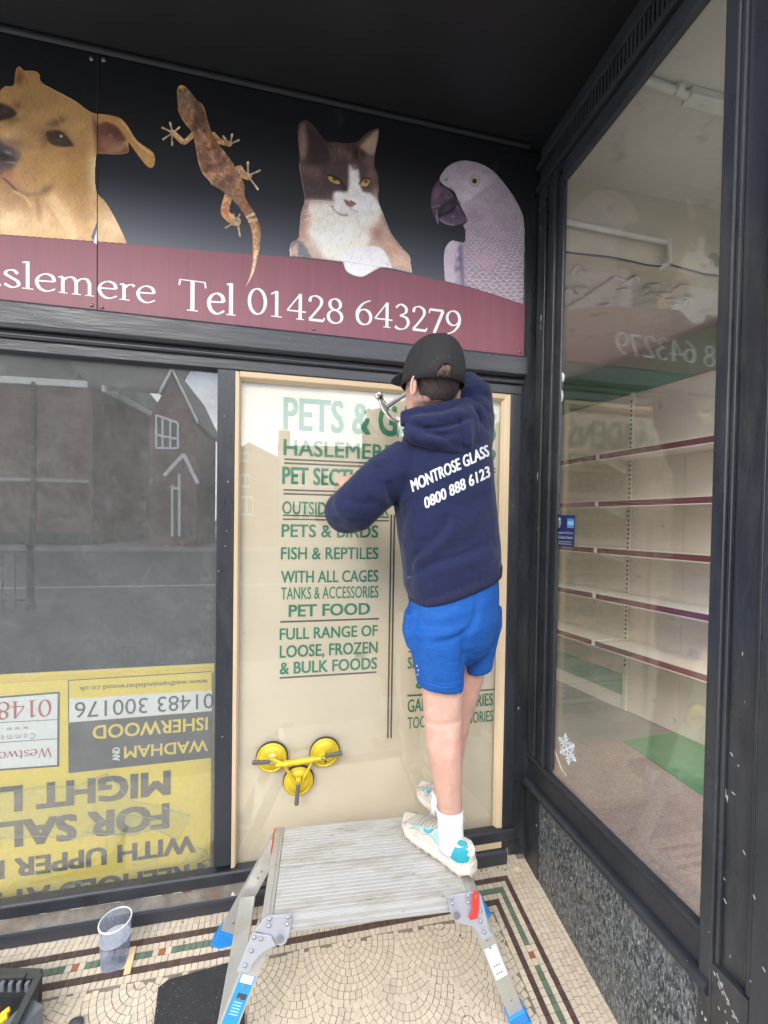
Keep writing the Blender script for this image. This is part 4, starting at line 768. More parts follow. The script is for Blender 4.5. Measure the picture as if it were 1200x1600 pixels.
    for i in range(50): x, y = c.r.uniform(880, 1080), c.r.uniform(1080, 1340); c.line([(x, y), (x+26, y+20)], 4, (170, 118, 96), .35, .5)
    for y0_, y1_ in ((800, 790), (820, 850), (850, 900), (870, 950), (845, 870)): c.line([(460, y0_), (330, (y0_+y1_)/2-12), (190, y1_)], 4, (238, 230, 222), .8, .4)
    for i in range(7): c.line([(150+i*14, 780), (170+i*8, 860)], 5, (90, 66, 62), .4, .6)
    c.line([(830, 790), (870, 900), (930, 1050), (1010, 1160), (1090, 1250), (1106, 1395)], 9, (240, 232, 226), .85, .7); c.line([(140, 1100), (80, 1150), (70, 1200), (78, 1256)], 9, (240, 234, 230), .85, .7); c.line([(150, 470), (178, 650), (197, 780), (170, 880), (140, 1095)], 6, (206, 186, 178), .7, .6); c.line([(826, 560), (829, 680), (829, 790)], 6, (220, 200, 194), .7, .6)
    def fc(r):
        x, y = r.uniform(150, 830), r.uniform(280, 1300); return x, y, (-60 if y < 480 else 100+(x-500)*.06)
    c.hairs(500, fc, 34, 3.5, (150, 124, 118), .16, 30); c.hairs(400, fc, 30, 3.5, (48, 36, 36), .12, 30)
    m = ((c.X > 464+(c.Y-377)*.0) & (c.X < 466+(c.Y-374)*.85) & (c.Y > 376) & (c.Y < 402)).astype(float); c.grain(1, 1, .28, 0, m); c.grain(1.2, 4, .06, 15); c.grain(10, 10, .04); return c
def paint_parrot():
    p = Print((670, 250, 820, 476), (660, 240, .15), 1.35, 9); base = (160, 148, 158)
    p.fill([(175, 270), (210, 190), (280, 120), (380, 76), (480, 72), (600, 100), (700, 150), (780, 220), (880, 340), (960, 460), (1020, 570), (1058, 690), (1066, 900), (1060, 1200), (1054, 1500), (1053, 1560), (1050, 1576), (1030, 1570), (800, 1490), (500, 1395), (420, 1380), (260, 1336), (235, 1328), (230, 1300), (222, 1150), (230, 1010), (270, 930), (320, 905), (400, 920), (440, 910), (445, 800), (425, 745), (460, 690), (380, 520), (330, 400), (220, 330)], base, .6, 1, True)
    p.blob(520, 330, 260, 200, (196, 184, 196), .95, 10); p.blob(480, 480, 180, 90, (204, 196, 206), .8); p.blob(420, 130, 200, 60, (176, 160, 176), .7, 5); p.blob(280, 250, 80, 80, (190, 176, 190), .7)
    # feathers: overlapping pale rimmed scales, growing down the neck
    yy = 300.; row = 0
    while yy < 1580:
        t = min(max((yy-300)/1000, 0), 1); sz = 16+58*t; xl = 760-(yy-300)*1.35 if yy < 560 else 450; xl = max(xl, 440); x = xl+(row % 2)*sz*.5
        while x < 1075:
            cx, cy = x+p.r.normal()*sz*.06, yy+p.r.normal()*sz*.06+abs(x-760)*-.04; up = -.25*sz*(x-700)/400
            dcol = (124, 110, 124) if t < .4 else (146, 124, 138)
            p.line([(cx-sz*.5, cy-sz*.1-up), (cx-sz*.2, cy+sz*.22), (cx+sz*.25, cy+sz*.2), (cx+sz*.52, cy-sz*.15+up)], max(sz*.16, 5), (88, 76, 92), .7, .5)
            p.line([(cx-sz*.5, cy-sz*.2-up), (cx-sz*.2, cy+sz*.12), (cx+sz*.25, cy+sz*.10), (cx+sz*.52, cy-sz*.25+up)], max(sz*.12, 4), (214, 202, 212), .85, .4)
            p.blob(cx, cy-sz*.3, sz*.3, sz*.2, dcol, .35); x += sz*.98
        yy += sz*.52; row += 1
    p.blob(640, 1090, 110, 60, (184, 152, 170), .8, 10); p.blob(690, 1190, 60, 40, (176, 138, 158), .8); p.blob(560, 640, 160, 60, (150, 132, 150), .35)
    for i in range(60): x = p.r.uniform(300, 800); y = 90+abs(x-470)*.22+p.r.uniform(0, 60)+max(0, x-560)*.35; p.line([(x, y), (x+8, y+14)], 5, (146, 128, 146), .5, .4)
    # wing
    p.fill([(232, 1320), (222, 1150), (232, 1010), (275, 930), (330, 908), (400, 935), (380, 1060), (350, 1180), (340, 1340)], (196, 176, 194), 2, .9); p.fill([(370, 980), (420, 980), (440, 1380), (400, 1375), (395, 1230), (340, 1220), (350, 1130)], (104, 94, 120), 3, .9); p.blob(365, 1050, 14, 34, (220, 200, 216), .7); p.blob(370, 1150, 14, 26, (214, 196, 212), .6); p.line([(224, 1150), (232, 1010), (275, 930), (330, 908)], 9, (226, 214, 226), .8, .7); p.line([(440, 930), (436, 1100), (445, 1370)], 12, (178, 146, 168), .7, .9)
    # beak
    p.fill([(172, 275), (120, 330), (90, 420), (85, 540), (110, 640), (150, 720), (166, 740), (172, 690), (160, 620), (200, 550), (270, 500), (330, 470), (300, 400), (230, 340), (190, 330)], (82, 66, 84), 1, 1, True); p.blob(150, 420, 36, 90, (122, 96, 118), .8, 20); p.fill([(240, 430), (270, 378), (310, 380), (325, 440), (290, 470), (250, 470)], (104, 96, 92), 1.2); p.blob(275, 425, 22, 34, (72, 66, 62), .8); p.fill([(300, 470), (345, 470), (388, 520), (370, 545), (320, 560), (250, 620), (180, 640), (165, 600), (210, 540)], (44, 34, 46), 2, 1, True)
    p.fill([(165, 670), (210, 650), (320, 600), (360, 545), (400, 580), (440, 650), (466, 690), (440, 720), (400, 740), (320, 756), (240, 740), (190, 710)], (92, 74, 96), 1.2, 1, True); p.blob(330, 640, 70, 40, (64, 48, 66), .8, -15); p.blob(320, 655, 20, 14, (160, 140, 164), .6); p.line([(190, 690), (250, 728), (330, 745)], 16, (166, 142, 164), .7, 1.2); p.line([(105, 555), (150, 545), (180, 540)], 14, (150, 120, 136), .7, 1); p.line([(355, 545), (385, 565)], 14, (176, 130, 140), .8, 1); p.line([(155, 600), (150, 660), (163, 735)], 10, (176, 160, 178), .8, .8); p.blob(260, 570, 30, 60, (108, 90, 108), .5, 40)
    p.blob(250, 272, 13, 18, (110, 96, 112), .9)
    p.blob(545, 285, 52, 58, (110, 98, 104), .8, 0, 3); p.blob(545, 285, 44, 49, (214, 202, 176), 1, 0, 4); p.blob(545, 285, 34, 38, (156, 140, 116), .5, 0, 4); p.blob(543, 284, 26, 29, (40, 30, 32), 1, 0, 4); p.blob(535, 272, 6, 6, (200, 196, 200), .8)
    p.grain(1.2, 2, .06); p.grain(9, 9, .04); return p
# ================================================================== THE PET SHOP SIGN
SG = thing('fascia_sign', 'pet shop fascia sign with dog, gecko, cat and parrot over a maroon band', 'sign', (-.1, 0, 2.29))
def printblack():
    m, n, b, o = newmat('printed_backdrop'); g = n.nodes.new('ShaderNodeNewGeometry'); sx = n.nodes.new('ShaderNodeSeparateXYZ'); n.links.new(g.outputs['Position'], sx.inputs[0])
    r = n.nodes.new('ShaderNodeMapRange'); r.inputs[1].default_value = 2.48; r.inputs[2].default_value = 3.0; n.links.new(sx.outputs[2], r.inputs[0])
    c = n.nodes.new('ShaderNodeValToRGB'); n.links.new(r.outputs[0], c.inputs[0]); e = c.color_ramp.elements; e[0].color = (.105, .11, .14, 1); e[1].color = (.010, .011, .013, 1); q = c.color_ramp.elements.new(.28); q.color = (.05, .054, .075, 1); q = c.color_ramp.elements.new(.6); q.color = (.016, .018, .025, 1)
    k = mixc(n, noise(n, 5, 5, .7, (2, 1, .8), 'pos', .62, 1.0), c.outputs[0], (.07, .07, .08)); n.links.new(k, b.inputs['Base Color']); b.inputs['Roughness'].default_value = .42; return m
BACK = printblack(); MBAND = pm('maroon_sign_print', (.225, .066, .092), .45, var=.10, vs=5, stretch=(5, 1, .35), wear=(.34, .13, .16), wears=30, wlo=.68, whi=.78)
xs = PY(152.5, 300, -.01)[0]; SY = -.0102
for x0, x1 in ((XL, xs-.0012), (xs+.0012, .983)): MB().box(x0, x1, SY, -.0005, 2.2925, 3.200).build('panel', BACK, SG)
topc = [(-400, 350), (-150, 360), (0, 368), (75, 372), (152, 378), (230, 384), (300, 390), (370, 396), (440, 401), (520, 409), (580, 417), (640, 428), (700, 441), (760, 456), (819, 474)]
TP = np.array([PY(*p, SY) for p in topc])
def bandpoly(x0, x1):
    X = np.unique(np.concatenate([[x0, x1], TP[:, 0][(TP[:, 0] > x0) & (TP[:, 0] < x1)]])); Zt = np.interp(X, TP[:, 0], TP[:, 2]); return [(x, SY-.0006, 2.2926) for x in (x0, x1)]+[(x, SY-.0006, z) for x, z in zip(X[::-1], Zt[::-1])]
for x0, x1 in ((-1.7, xs-.0012), (xs+.0012, .9828)):
    b = MB(); b.prism(bandpoly(x0, x1), (0, .0005, 0)); b.build('maroon_band', MBAND, SG)
for px, py in ((143, 477), (159, 480), (490, 514), (812, 550), (143, 92), (162, 94)):
    c = PY(px, py, SY); b = MB(); b.loft([(c+np.array([0, -h, 0]), (r, 0, 0), (0, 0, r)) for h, r in ((0, .0075), (.002, .0072), (.004, .0055), (.005, .002))], 12); b.build('screw_head', pm('dull_screw', (.22, .20, .19), .4, .6), SG, True)
def smooth_path(P, closed=False, n=6):
    P = [np.array(p, float) for p in P]; m = len(P); out = []
    for i in range(m if closed else m-1):
        a, b, c, d = (P[i-1], P[i], P[(i+1) % m], P[(i+2) % m]) if closed else (P[max(i-1, 0)], P[i], P[i+1], P[min(i+2, m-1)])
        for j in range(n): t = j/n; out.append(.5*(2*b+(c-a)*t+(2*a-5*b+4*c-d)*t*t+(3*b-a-3*c+d)*t**3))
    out.append(out[0] if closed else P[-1]); return np.array(out)
def ell(cx, cy, rx, ry): return ('c', [(cx+rx*math.cos(t), cy+ry*math.sin(t)) for t in np.linspace(0, 2*math.pi, 14)[:-1]])
GL = {'0': (.66, [ell(.32, .5, .25, .47)]), '1': (.56, ['p', [(.27, 0), (.27, .98)], [(.09, .84), (.27, .97)], 's', [(.10, .015), (.44, .015)]]),
 '4': (.70, ['t', [(.47, .98), (.05, .31)], 't', [(.05, .31), (.66, .31)], 'p', [(.47, .98), (.47, 0)], 's', [(.34, .015), (.60, .015)]]),
 '2': (.62, [('o', [(.08, .74), (.13, .92), (.30, .98), (.46, .86), (.45, .65), (.28, .36), (.07, .06)]), 'b', [(.06, .05), (.54, .05)], 't', [(.54, .05), (.57, .17)]]),
 '8': (.64, [ell(.31, .75, .18, .21), ell(.31, .27, .23, .25)]), '6': (.64, [('o', [(.53, .97), (.30, .84), (.11, .56), (.08, .30)]), ell(.32, .31, .23, .29)]),
 '3': (.62, [('o', [(.08, .83), (.24, .98), (.43, .87), (.42, .67), (.22, .54)]), ('o', [(.22, .54), (.45, .47), (.52, .27), (.41, .06), (.20, 0), (.05, .09)])]),
 '7': (.60, ['b', [(.05, .93), (.55, .93)], 't', [(.05, .93), (.03, .78)], 'p', [(.54, .93), (.22, 0)]]), '9': (.64, [('o', [(.11, .03), (.34, .16), (.53, .44), (.56, .70)]), ell(.32, .69, .23, .29)]),
 'T': (.82, ['s', [(.03, .965), (.77, .965)], 't', [(.04, .97), (.015, .78)], 't', [(.76, .97), (.785, .78)], 'p', [(.40, .97), (.40, 0)], 's', [(.24, .015), (.56, .015)]]),
 'e': (.56, [('o', [(.07, .37), (.28, .38), (.50, .40)]), ('o', [(.50, .40), (.45, .59), (.29, .66), (.13, .55), (.06, .33), (.14, .09), (.32, 0), (.52, .12)])]),
 'l': (.32, ['p', [(.16, 1.05), (.16, 0)], 's', [(.02, .015), (.30, .015)], 't', [(.03, .99), (.16, 1.03)]]),
 's': (.46, [('o', [(.38, .53), (.28, .65), (.13, .61), (.09, .48), (.23, .36), (.38, .24), (.39, .09), (.24, 0), (.06, .11)])]),
 'm': (1.02, ['p', [(.15, 0), (.15, .63)], 'p', [(.49, 0), (.49, .50)], 'p', [(.83, 0), (.83, .50)], ('o', [(.15, .48), (.28, .63), (.42, .63), (.49, .47)]), ('o', [(.49, .48), (.62, .63), (.76, .63), (.83, .47)]), 's', [(.04, .015), (.27, .015)], 's', [(.38, .015), (.61, .015)], 's', [(.72, .015), (.95, .015)], 't', [(.04, .60), (.15, .64)]]),
 'r': (.46, ['p', [(.15, 0), (.15, .63)], ('o', [(.15, .44), (.25, .60), (.36, .64), (.43, .58)]), 's', [(.03, .015), (.30, .015)], 't', [(.04, .60), (.15, .64)]]),
 'a': (.54, [('o', [(.09, .50), (.20, .65), (.35, .60), (.38, .45), (.38, .12), (.50, .02)]), ('o', [(.38, .38), (.16, .31), (.07, .16), (.16, .01), (.38, .14)])]),
 'H': (.84, ['p', [(.16, 0), (.16, .98)], 'p', [(.66, 0), (.66, .98)], 't', [(.16, .5), (.66, .5)]]),
 'W': (1.06, ['p', [(.06, .97), (.28, 0)], 't', [(.28, 0), (.52, .95)], 'p', [(.52, .95), (.74, 0)], 't', [(.74, 0), (.97, .97)], 's', [(-.02, .965), (.2, .965)], 's', [(.86, .965), (1.06, .965)]]),
 't': (.42, [('o', [(.18, .86), (.18, .5), (.18, .12), (.28, .01), (.40, .07)]), 's', [(.03, .63), (.38, .63)]]), 'w': (.86, ['p', [(.06, .63), (.23, 0)], 't', [(.23, 0), (.42, .60)], 'p', [(.42, .60), (.60, 0)], 't', [(.60, 0), (.79, .63)], 's', [(0, .62), (.16, .62)], 's', [(.70, .62), (.86, .62)]]),
 'o': (.62, [ell(.30, .33, .23, .32)]), ' ': (.40, [])}
def serif_word(word, p0, u, v, width, height, mat, parent, thick=.125, thin=.045, out=(0, -1, 0)):
    p0, u, v, out = (np.array(q, float) for q in (p0, u, v, out)); x = 0; mb = MB(); k = 0; tot = sum(GL[c][0] for c in word)-.06
    sx = width/tot; st = height/sx if False else 1.0
    def strip(P, wf):
        nonlocal k
        P = np.array(P); T = np.gradient(P, axis=0); T[:, 0] *= sx/height; T /= np.linalg.norm(T, axis=1)[:, None]+1e-9; Nn = np.stack([-T[:, 1], T[:, 0]], 1); V = []; F = []
        for i in range(len(P)):
            w = wf(T[i]); c = np.array([P[i][0]*sx, P[i][1]*height]); o_ = Nn[i]*w*height/2
            for q in (c+o_, c-o_): V.append(p0+u*q[0]+v*q[1]+out*(k*.00002))
        for i in range(len(P)-1): F.append((2*i, 2*i+1, 2*i+3, 2*i+2))
        mb.add(V, F); k += 1
    nib = lambda t: thin+(thick-thin)*abs(t[1]*math.cos(.28)-t[0]*math.sin(.28))**1.2
    for ch in word:
        adv, L_ = GL[ch]; i = 0
        while i < len(L_):
            s_ = L_[i]
            if isinstance(s_, tuple): P = smooth_path(s_[1], s_[0] == 'c', 6); i += 1; wf = nib
            elif isinstance(s_, str): P = np.array([L_[i+1][0], L_[i+1][1]], float); w_ = {'p': thick, 't': thin*1.25, 's': thin*.8, 'b': thick*.8}[s_]; i += 2; wf = lambda t, w_=w_: w_
            else: P = np.array(s_, float); i += 1; wf = lambda t: thin*1.3
            strip(P+np.array([x, 0]), wf)
        x += adv
    return mb.build('lettering', mat, parent)
LWHITE = pm('white_sign_letters', (.80, .79, .80), .5, var=.03)
YT = SY-.0012
for w, xa, xb, yb_, hp in (('a', -24, 0, 444, 41.5), ('slemere', 3, 241, 447, 41.5), ('Tel', 279, 366, 483.5, 49), ('01428', 386, 536, 490, 42), ('643279', 554, 719, 506, 40.5)):
    a = PY(xa, yb_, YT); e = PY(xb, yb_, YT); h = PY(xa, yb_-hp, YT)[2]-a[2]
    serif_word(w, (a[0], YT, a[2]), (1, 0, 0), (0, 0, 1), e[0]-a[0], h, LWHITE, SG)
# red serif lines of the estate board
for w, xa, xb, yt_, hp in (('0148', 81, -4, 1092, 27), ('Westwo', 81, -2, 1168, 14.5)):
    a = yq(xa, yt_); e = yq(xb, yt_); h = a[2]-yq(xa, yt_+hp)[2]
    serif_word(w, (a[0], YB_-.0016, a[2]), (-1, 0, 0), (0, 0, -1), a[0]-e[0], h, PRED, EB)
def lin(c): c = np.clip(c, 0, 1); return np.where(c <= .04045, c/12.92, ((c+.055)/1.055)**2.4)
def animal(name, P, lift, gain=1.0):
    h, w = P.mask.shape; inside = P.mask > .5; cell = inside[:-1, :-1] & inside[1:, :-1] & inside[:-1, 1:] & inside[1:, 1:]
    used = np.zeros((h, w), bool); used[:-1, :-1] |= cell; used[1:, :-1] |= cell; used[:-1, 1:] |= cell; used[1:, 1:] |= cell
    idx = -np.ones((h, w), int); idx[used] = np.arange(used.sum()); X, Y = P.X[used], P.Y[used]
    d = np.stack([(X-PCX)/FPX, (Y-PCY)/FPX, np.ones_like(X)], 1) @ CR; y = SY-lift; V = CAM_LOC+d*((y-CAM_LOC[1])/d[:, 1])[:, None]; V[:, 1] = y
    J, I = np.nonzero(cell); F = np.stack([idx[J, I], idx[J+1, I], idx[J+1, I+1], idx[J, I+1]], 1)
    me = bpy.data.meshes.new(name); c0 = V.mean(0); me.vertices.add(len(V)); me.vertices.foreach_set('co', (V-c0).ravel()); me.loops.add(F.size); me.loops.foreach_set('vertex_index', F.ravel()); me.polygons.add(len(F)); me.polygons.foreach_set('loop_start', np.arange(len(F))*4); me.update(calc_edges=True)
    at = me.color_attributes.new('ink', 'FLOAT_COLOR', 'POINT'); col = np.ones((len(V), 4)); col[:, :3] = np.minimum(lin(P.img[used])*gain, .9); at.data.foreach_set('color', col.ravel())
    m, n, b, o = newmat(name+'_ink'); a = n.nodes.new('ShaderNodeAttribute'); a.attribute_name = 'ink'; n.links.new(a.outputs['Color'], b.inputs['Base Color']); b.inputs['Roughness'].default_value = .45; me.materials.append(m)
    ob = bpy.data.objects.new(name, me); COL.objects.link(ob); place(ob, c0, SG); return ob
GAIN = 1.15
animal('dog_print', paint_dog(), .0016, GAIN); animal('gecko_print', paint_gecko(), .0018, GAIN); animal('cat_print', paint_cat(), .0020, GAIN); animal('parrot_print', paint_parrot(), .0020, GAIN)
MB().box(xs-.0013, xs+.0013, SY-.0022, -.0006, 2.2925, 3.2).build('seam', pm('seam_black', (.02, .018, .02), .8), SG)
# ================================================================== ALUMINIUM WORK PLATFORM
ZT = .42
ALU = pm('brushed_aluminium', (.52, .52, .51), .38, .75, var=.06, vs=6, stretch=(.4, 8, 8), dirt=(.42, .40, .36), ds=8, dlo=.55, dhi=.75, bump=.1, bs=120)
ALUT = pm('worn_platform_deck', (.50, .495, .485), .5, .35, var=.05, vs=5, stretch=(.8, 3, 3), dirt=(.36, .33, .27), ds=9, dlo=.48, dhi=.72, wear=(.25, .21, .16), wears=34, wlo=.665, whi=.72, bump=.15, bs=90)
ALUL = pm('dull_aluminium_leg', (.50, .50, .47), .45, .55, var=.06, vs=5, dirt=(.40, .38, .33), ds=6)
PRESS = pm('grey_pressed_steel', (.42, .44, .49), .42, .35, var=.05, vs=10); RIVET = pm('rivet_steel', (.33, .33, .35), .35, .8); BLUEP = pm('blue_plastic', (.015, .22, .60), .4, var=.05); REDP = pm('red_plastic_lever', (.62, .035, .03), .35, var=.05)
STICK = pm('blue_sticker', (.02, .25, .68), .35, var=.04); WSTICK = pm('white_sticker', (.78, .78, .76), .45); INK = pm('dark_print', (.05, .05, .06), .6)
fl_, bl_ = PZ(408, 1437, ZT), PZ(419, 1291, ZT); frr = PZ(748, 1396, ZT)
e1 = (frr-fl_); PLEN = np.linalg.norm(e1); e1 /= PLEN; e2_ = np.array([-e1[1], e1[0], 0]); PDEP = .352; zv = np.array([0, 0, 1.])
def PL(a, b, z): return fl_*np.array([1, 1, 0])+e1*a+e2_*b+zv*z
WP = thing('work_platform', 'folding aluminium work platform with ribbed deck and blue feet the man stands on', 'work platform', tuple(PL(.3, .17, floor_z(-.35))))
def pbox(name, a0, a1, b0, b1, z0, z1, mat, bevel=.002, parent=WP):
    b = MB(); b.obox(PL((a0+a1)/2, (b0+b1)/2, (z0+z1)/2), (e1, e2_, zv), ((a1-a0)/2, (b1-b0)/2, (z1-z0)/2)); return b.build(name, mat, parent, False, bevel)
half = (PDEP-.004)/2
for k in range(2):
    b0 = k*(half+.004); b = MB(); b.obox(PL(PLEN/2, b0+half/2, ZT-.0215), (e1, e2_, zv), (PLEN/2-.032, half/2, .0195))
    for i in range(13):          # ribs of the extruded deck
        q = b0+.008+i*(half-.016)/12; b.obox(PL(PLEN/2, q, ZT-.0017), (e1, e2_, zv), (PLEN/2-.033, .0042, .0007))
    b.build('deck_plank', ALUT, WP, False, .0006)
pbox('end_rail', 0, .0315, -.002, PDEP+.002, ZT-.046, ZT+.001, ALU); pbox('end_rail', PLEN-.0315, PLEN, -.002, PDEP+.002, ZT-.046, ZT+.001, ALU)
pbox('end_rib', .016, .0205, 0, PDEP, ZT+.0012, ZT+.0035, ALU, .001); pbox('end_rib', PLEN-.0205, PLEN-.016, 0, PDEP, ZT+.0012, ZT+.0035, ALU, .001)
pbox('front_lip', .035, PLEN-.035, -.0065, -.0005, ZT-.0405, ZT-.034, ALU, .001); pbox('front_lip', .035, PLEN-.035, -.0045, -.0005, ZT-.019, ZT-.014, ALU, .001)
pbox('red_edge_trim', -.004, -.0005, PDEP-.11, PDEP, ZT-.02, ZT+.0012, REDP, .001)
# legs: each a box section from the deck corner to the floor
def onfloor(p): return np.array([p[0], p[1], floor_z(p[1])])
foot = {'fl': onfloor(PL(-.185, -.055, 0)), 'bl': PF(345, 1476), 'fr': onfloor(PF(812, 1602)+np.array([.004, .0, 0])), 'br': PF(754, 1432)}
top = {'fl': PL(.018, .016, ZT-.03), 'bl': PL(.014, PDEP-.016, ZT-.03), 'fr': PL(PLEN-.018, .016, ZT-.03), 'br': PL(PLEN-.018, PDEP-.016, ZT-.03)}
def leg_frame(k):
    d = foot[k]-top[k]; L_ = np.linalg.norm(d); d /= L_; w = e2_-d*(e2_@d); w /= np.linalg.norm(w); s = np.cross(d, w); return d, w, s, L_
for k in ('fl', 'bl', 'fr', 'br'):
    d, w, s, L_ = leg_frame(k); b = MB(); c = (top[k]+foot[k])/2
    b.obox(c, (d, s, w), (L_/2-.008, .026, .0025)); b.obox(c+s*.0235+w*.012, (d, s, w), (L_/2-.008, .0024, .014)); b.obox(c-s*.0235+w*.012, (d, s, w), (L_/2-.008, .0024, .014)); lg = b.build('leg', ALUL, WP, False, .001)
    b = MB(); f0 = foot[k]; b.obox(f0-d*.026+w*.008, (d, s, w), (.030, .031, .019)); b.obox(f0-d*.004+w*.008, (d, s, w), (.005, .035, .023)); b.build('foot', BLUEP, lg, False, .003)
    for q in (.30, .36, .78):
        r = MB(); p = top[k]+d*L_*q-w*.003; r.loft([(p, s*.005, d*.005), (p-w*.003, s*.0035, d*.0035)], 10); r.build('rivet', RIVET, lg, True)
d, w, s, L_ = leg_frame('fl'); dB = leg_frame('bl'); 
q = .52; b = MB(); pa, pb = top['fl']+d*L_*q, top['bl']+dB[0]*dB[3]*q; b.bar(pa+w*.02, pb-w*.02, .052, .018, up=(0, 0, 1)); b.build('rung', ALUL, WP, False, .002)
b = MB(); d2, w2, s2, L2 = leg_frame('fr'); d3, w3, s3, L3 = leg_frame('br'); b.bar(top['fr']+d2*L2*.52+w2*.02, top['br']+d3*L3*.52-w3*.02, .052, .018); b.build('rung', ALUL, WP, False, .002)
def leg_q(k, row):
    d, w, s, L_ = leg_frame(k); Q = np.linspace(0, 1, 200); q = (top[k]+np.outer(Q*L_, d)-CAM_LOC) @ CR.T; return float(np.interp(row, PCY+FPX*q[:, 1]/q[:, 2], Q))
QF = leg_q('fl', 1522)
for k, q0, q1, mat, wd in (('fl', QF, QF+.45, STICK, .021), ('fr', .36, .60, WSTICK, .020)):
    d, w, s, L_ = leg_frame(k); b = MB(); b.obox(top[k]+d*L_*(q0+q1)/2-w*.0028, (d, s, w), (L_*(q1-q0)/2, wd, .0003)); st = b.build('sticker', mat, WP)
    b = MB()
    if k == 'fr':
        for dq in (.50, .56):
            for ds in (-.009, -.001, .007): b.obox(top[k]+d*L_*dq+s*ds-w*.0033, (d, s, w), (.0022, .003, .0002))
        b.build('print', INK, st)
    else:
        b.obox(top[k]+d*L_*(QF+.02)-w*.0033, (d, s, w), (.010, .017, .0002)); b.build('print', WSTICK, st); b = MB()
        b.obox(top[k]+d*L_*(QF+.10)+s*.004-w*.0033, (d, s, w), (.007, .013, .0002)); b.build('print', INK, st); b = MB()
        for i in range(5): b.obox(top[k]+d*L_*(QF+.13+.014*i)-w*.0033, (d, s, w), (.0015, .012, .0002))
        b.build('print', pm('pale_blue_print', (.3, .5, .75), .5), st)
# hinge plates on the front face
FO = PL(0, -.0075, ZT); FN = e2_
def fp(px, py, lift=0): return PP(px, py, FO-FN*lift, FN)
def plate(name, px, lift, th, mat, parent=WP, bevel=.002): 
    b = MB(); b.prism([fp(*p, lift) for p in px], FN*th); return b.build(name, mat, parent, False, bevel)
pl1 = plate('hinge_plate', ((412, 1436), (421, 1431), (455, 1429), (455, 1446), (451, 1463), (447, 1474), (440, 1479), (431, 1477), (426, 1466), (420, 1462), (398, 1455)), .004, .004, PRESS)
pl2 = plate('hinge_plate', ((394, 1458), (424, 1463), (428, 1471), (432, 1479), (420, 1483), (406, 1494), (396, 1505), (389, 1520), (370, 1519)), .009, .004, PRESS)
pl3 = plate('hinge_plate', ((700, 1401), (741, 1394), (752, 1399), (757, 1418), (765, 1455), (772, 1462), (753, 1470), (746, 1456), (737, 1448), (718, 1443), (707, 1436), (702, 1420)), .004, .004, PRESS)
for pl, pts in ((pl1, ((421, 1437), (420, 1448), (450, 1434), (449, 1445))), (pl2, ((397, 1466), (408, 1468), (393, 1487), (383, 1510))), (pl3, ((706, 1404), (707, 1413), (731, 1401), (732, 1411), (751, 1424), (751, 1441), (757, 1458)))):
    for p in pts: r = MB(); c = fp(*p, .013); r.loft([(fp(*p, .009), e1*.0052, zv*.0052), (c, e1*.005, zv*.005), (c-FN*.0018, e1*.003, zv*.003)], 10); r.build('rivet', RIVET, pl, True)
for pl, p in ((pl1, (437, 1469)), (pl3, (714, 1432))):
    r = MB(); c = fp(*p, .016); r.loft([(fp(*p, .009), e1*.010, zv*.010), (c, e1*.010, zv*.010), (c-FN*.001, e1*.007, zv*.007)], 14); r.build('pivot', RIVET, pl, True)
lev = plate('locking_lever', ((738, 1399), (741, 1394), (747, 1394), (750, 1400), (747, 1436), (735, 1439), (732, 1434), (738, 1428)), .016, .007, REDP, WP, .003)
r = MB(); c = fp(744, 1400, .021); r.loft([(fp(744, 1400, .016), e1*.006, zv*.006), (c, e1*.005, zv*.005)], 10); r.build('rivet', RIVET, lev, True)
# ================================================================== TRIPLE SUCTION LIFTER on the cream panel
GOLD = pm('yellow_anodised_metal', (.64, .47, .03), .36, .3, var=.12, vs=30, wear=(.32, .25, .06), wears=70, wlo=.66, whi=.74); RUBB = pm('black_rubber', (.045, .043, .04), .7); LEVG = pm('dark_lever_plastic', (.10, .095, .085), .5)
SL = thing('suction_lifter', 'yellow triple cup suction lifter with black levers stuck on the cream panel', 'glass lifter', tuple(PY(466, 1195, .03)))
cups = [PY(424.5, 1183.5, .02), PY(507.5, 1175.5, .02), PY(466.5, 1220, .02)]; F0 = .0295
for c in cups:
    b = MB(); ax = lambda r, y: (np.array([c[0], y, c[2]]), (r, 0, 0), (0, 0, r)); b.loft([ax(.063, F0), ax(.064, F0-.004), ax(.062, F0-.010)], 32); pad = b.build('rubber_pad', RUBB, SL, True)
    b = MB(); b.loft([ax(.0595, F0-.0095), ax(.0595, F0-.014), ax(.054, F0-.0165), ax(.051, F0-.015), ax(.047, F0-.0165), ax(.040, F0-.021), ax(.030, F0-.0245), ax(.012, F0-.026), ax(.001, F0-.0262)], 32); b.build('cup', GOLD, SL, True, angle=25)
YH = F0-.048
hl, hr = PY(443, 1194, YH), PY(490, 1186.5, YH); dh = (hr-hl)/np.linalg.norm(hr-hl)
b = MB(); b.cyl(hl, hr, .0125, 18); b.build('handle', GOLD, SL, True)
for q_, w_ in ((hl, -1), (hr, 1)): b = MB(); b.cyl(q_-dh*.001*w_, q_+dh*.03*w_, .010, 14); b.build('handle_end', GOLD, SL, True)
for a, c, nm in ((hl, cups[0], 0), (hr, cups[1], 1)):
    e = cups[2]+np.array([-.012 if nm == 0 else .012, -.03, .006]); p = [np.array([c[0], F0-.026, c[2]+.006]), np.array([c[0]*.6+a[0]*.4, YH+.006, c[2]+.004]), a+np.array([0, -.002, 0]), a*.55+e*.45+np.array([0, .004, -.002]), e+np.array([0, .006, 0])]
    b = MB(); b.tube(smooth_path(p), .0062, 10); b.build('frame_rod', GOLD, SL, True)
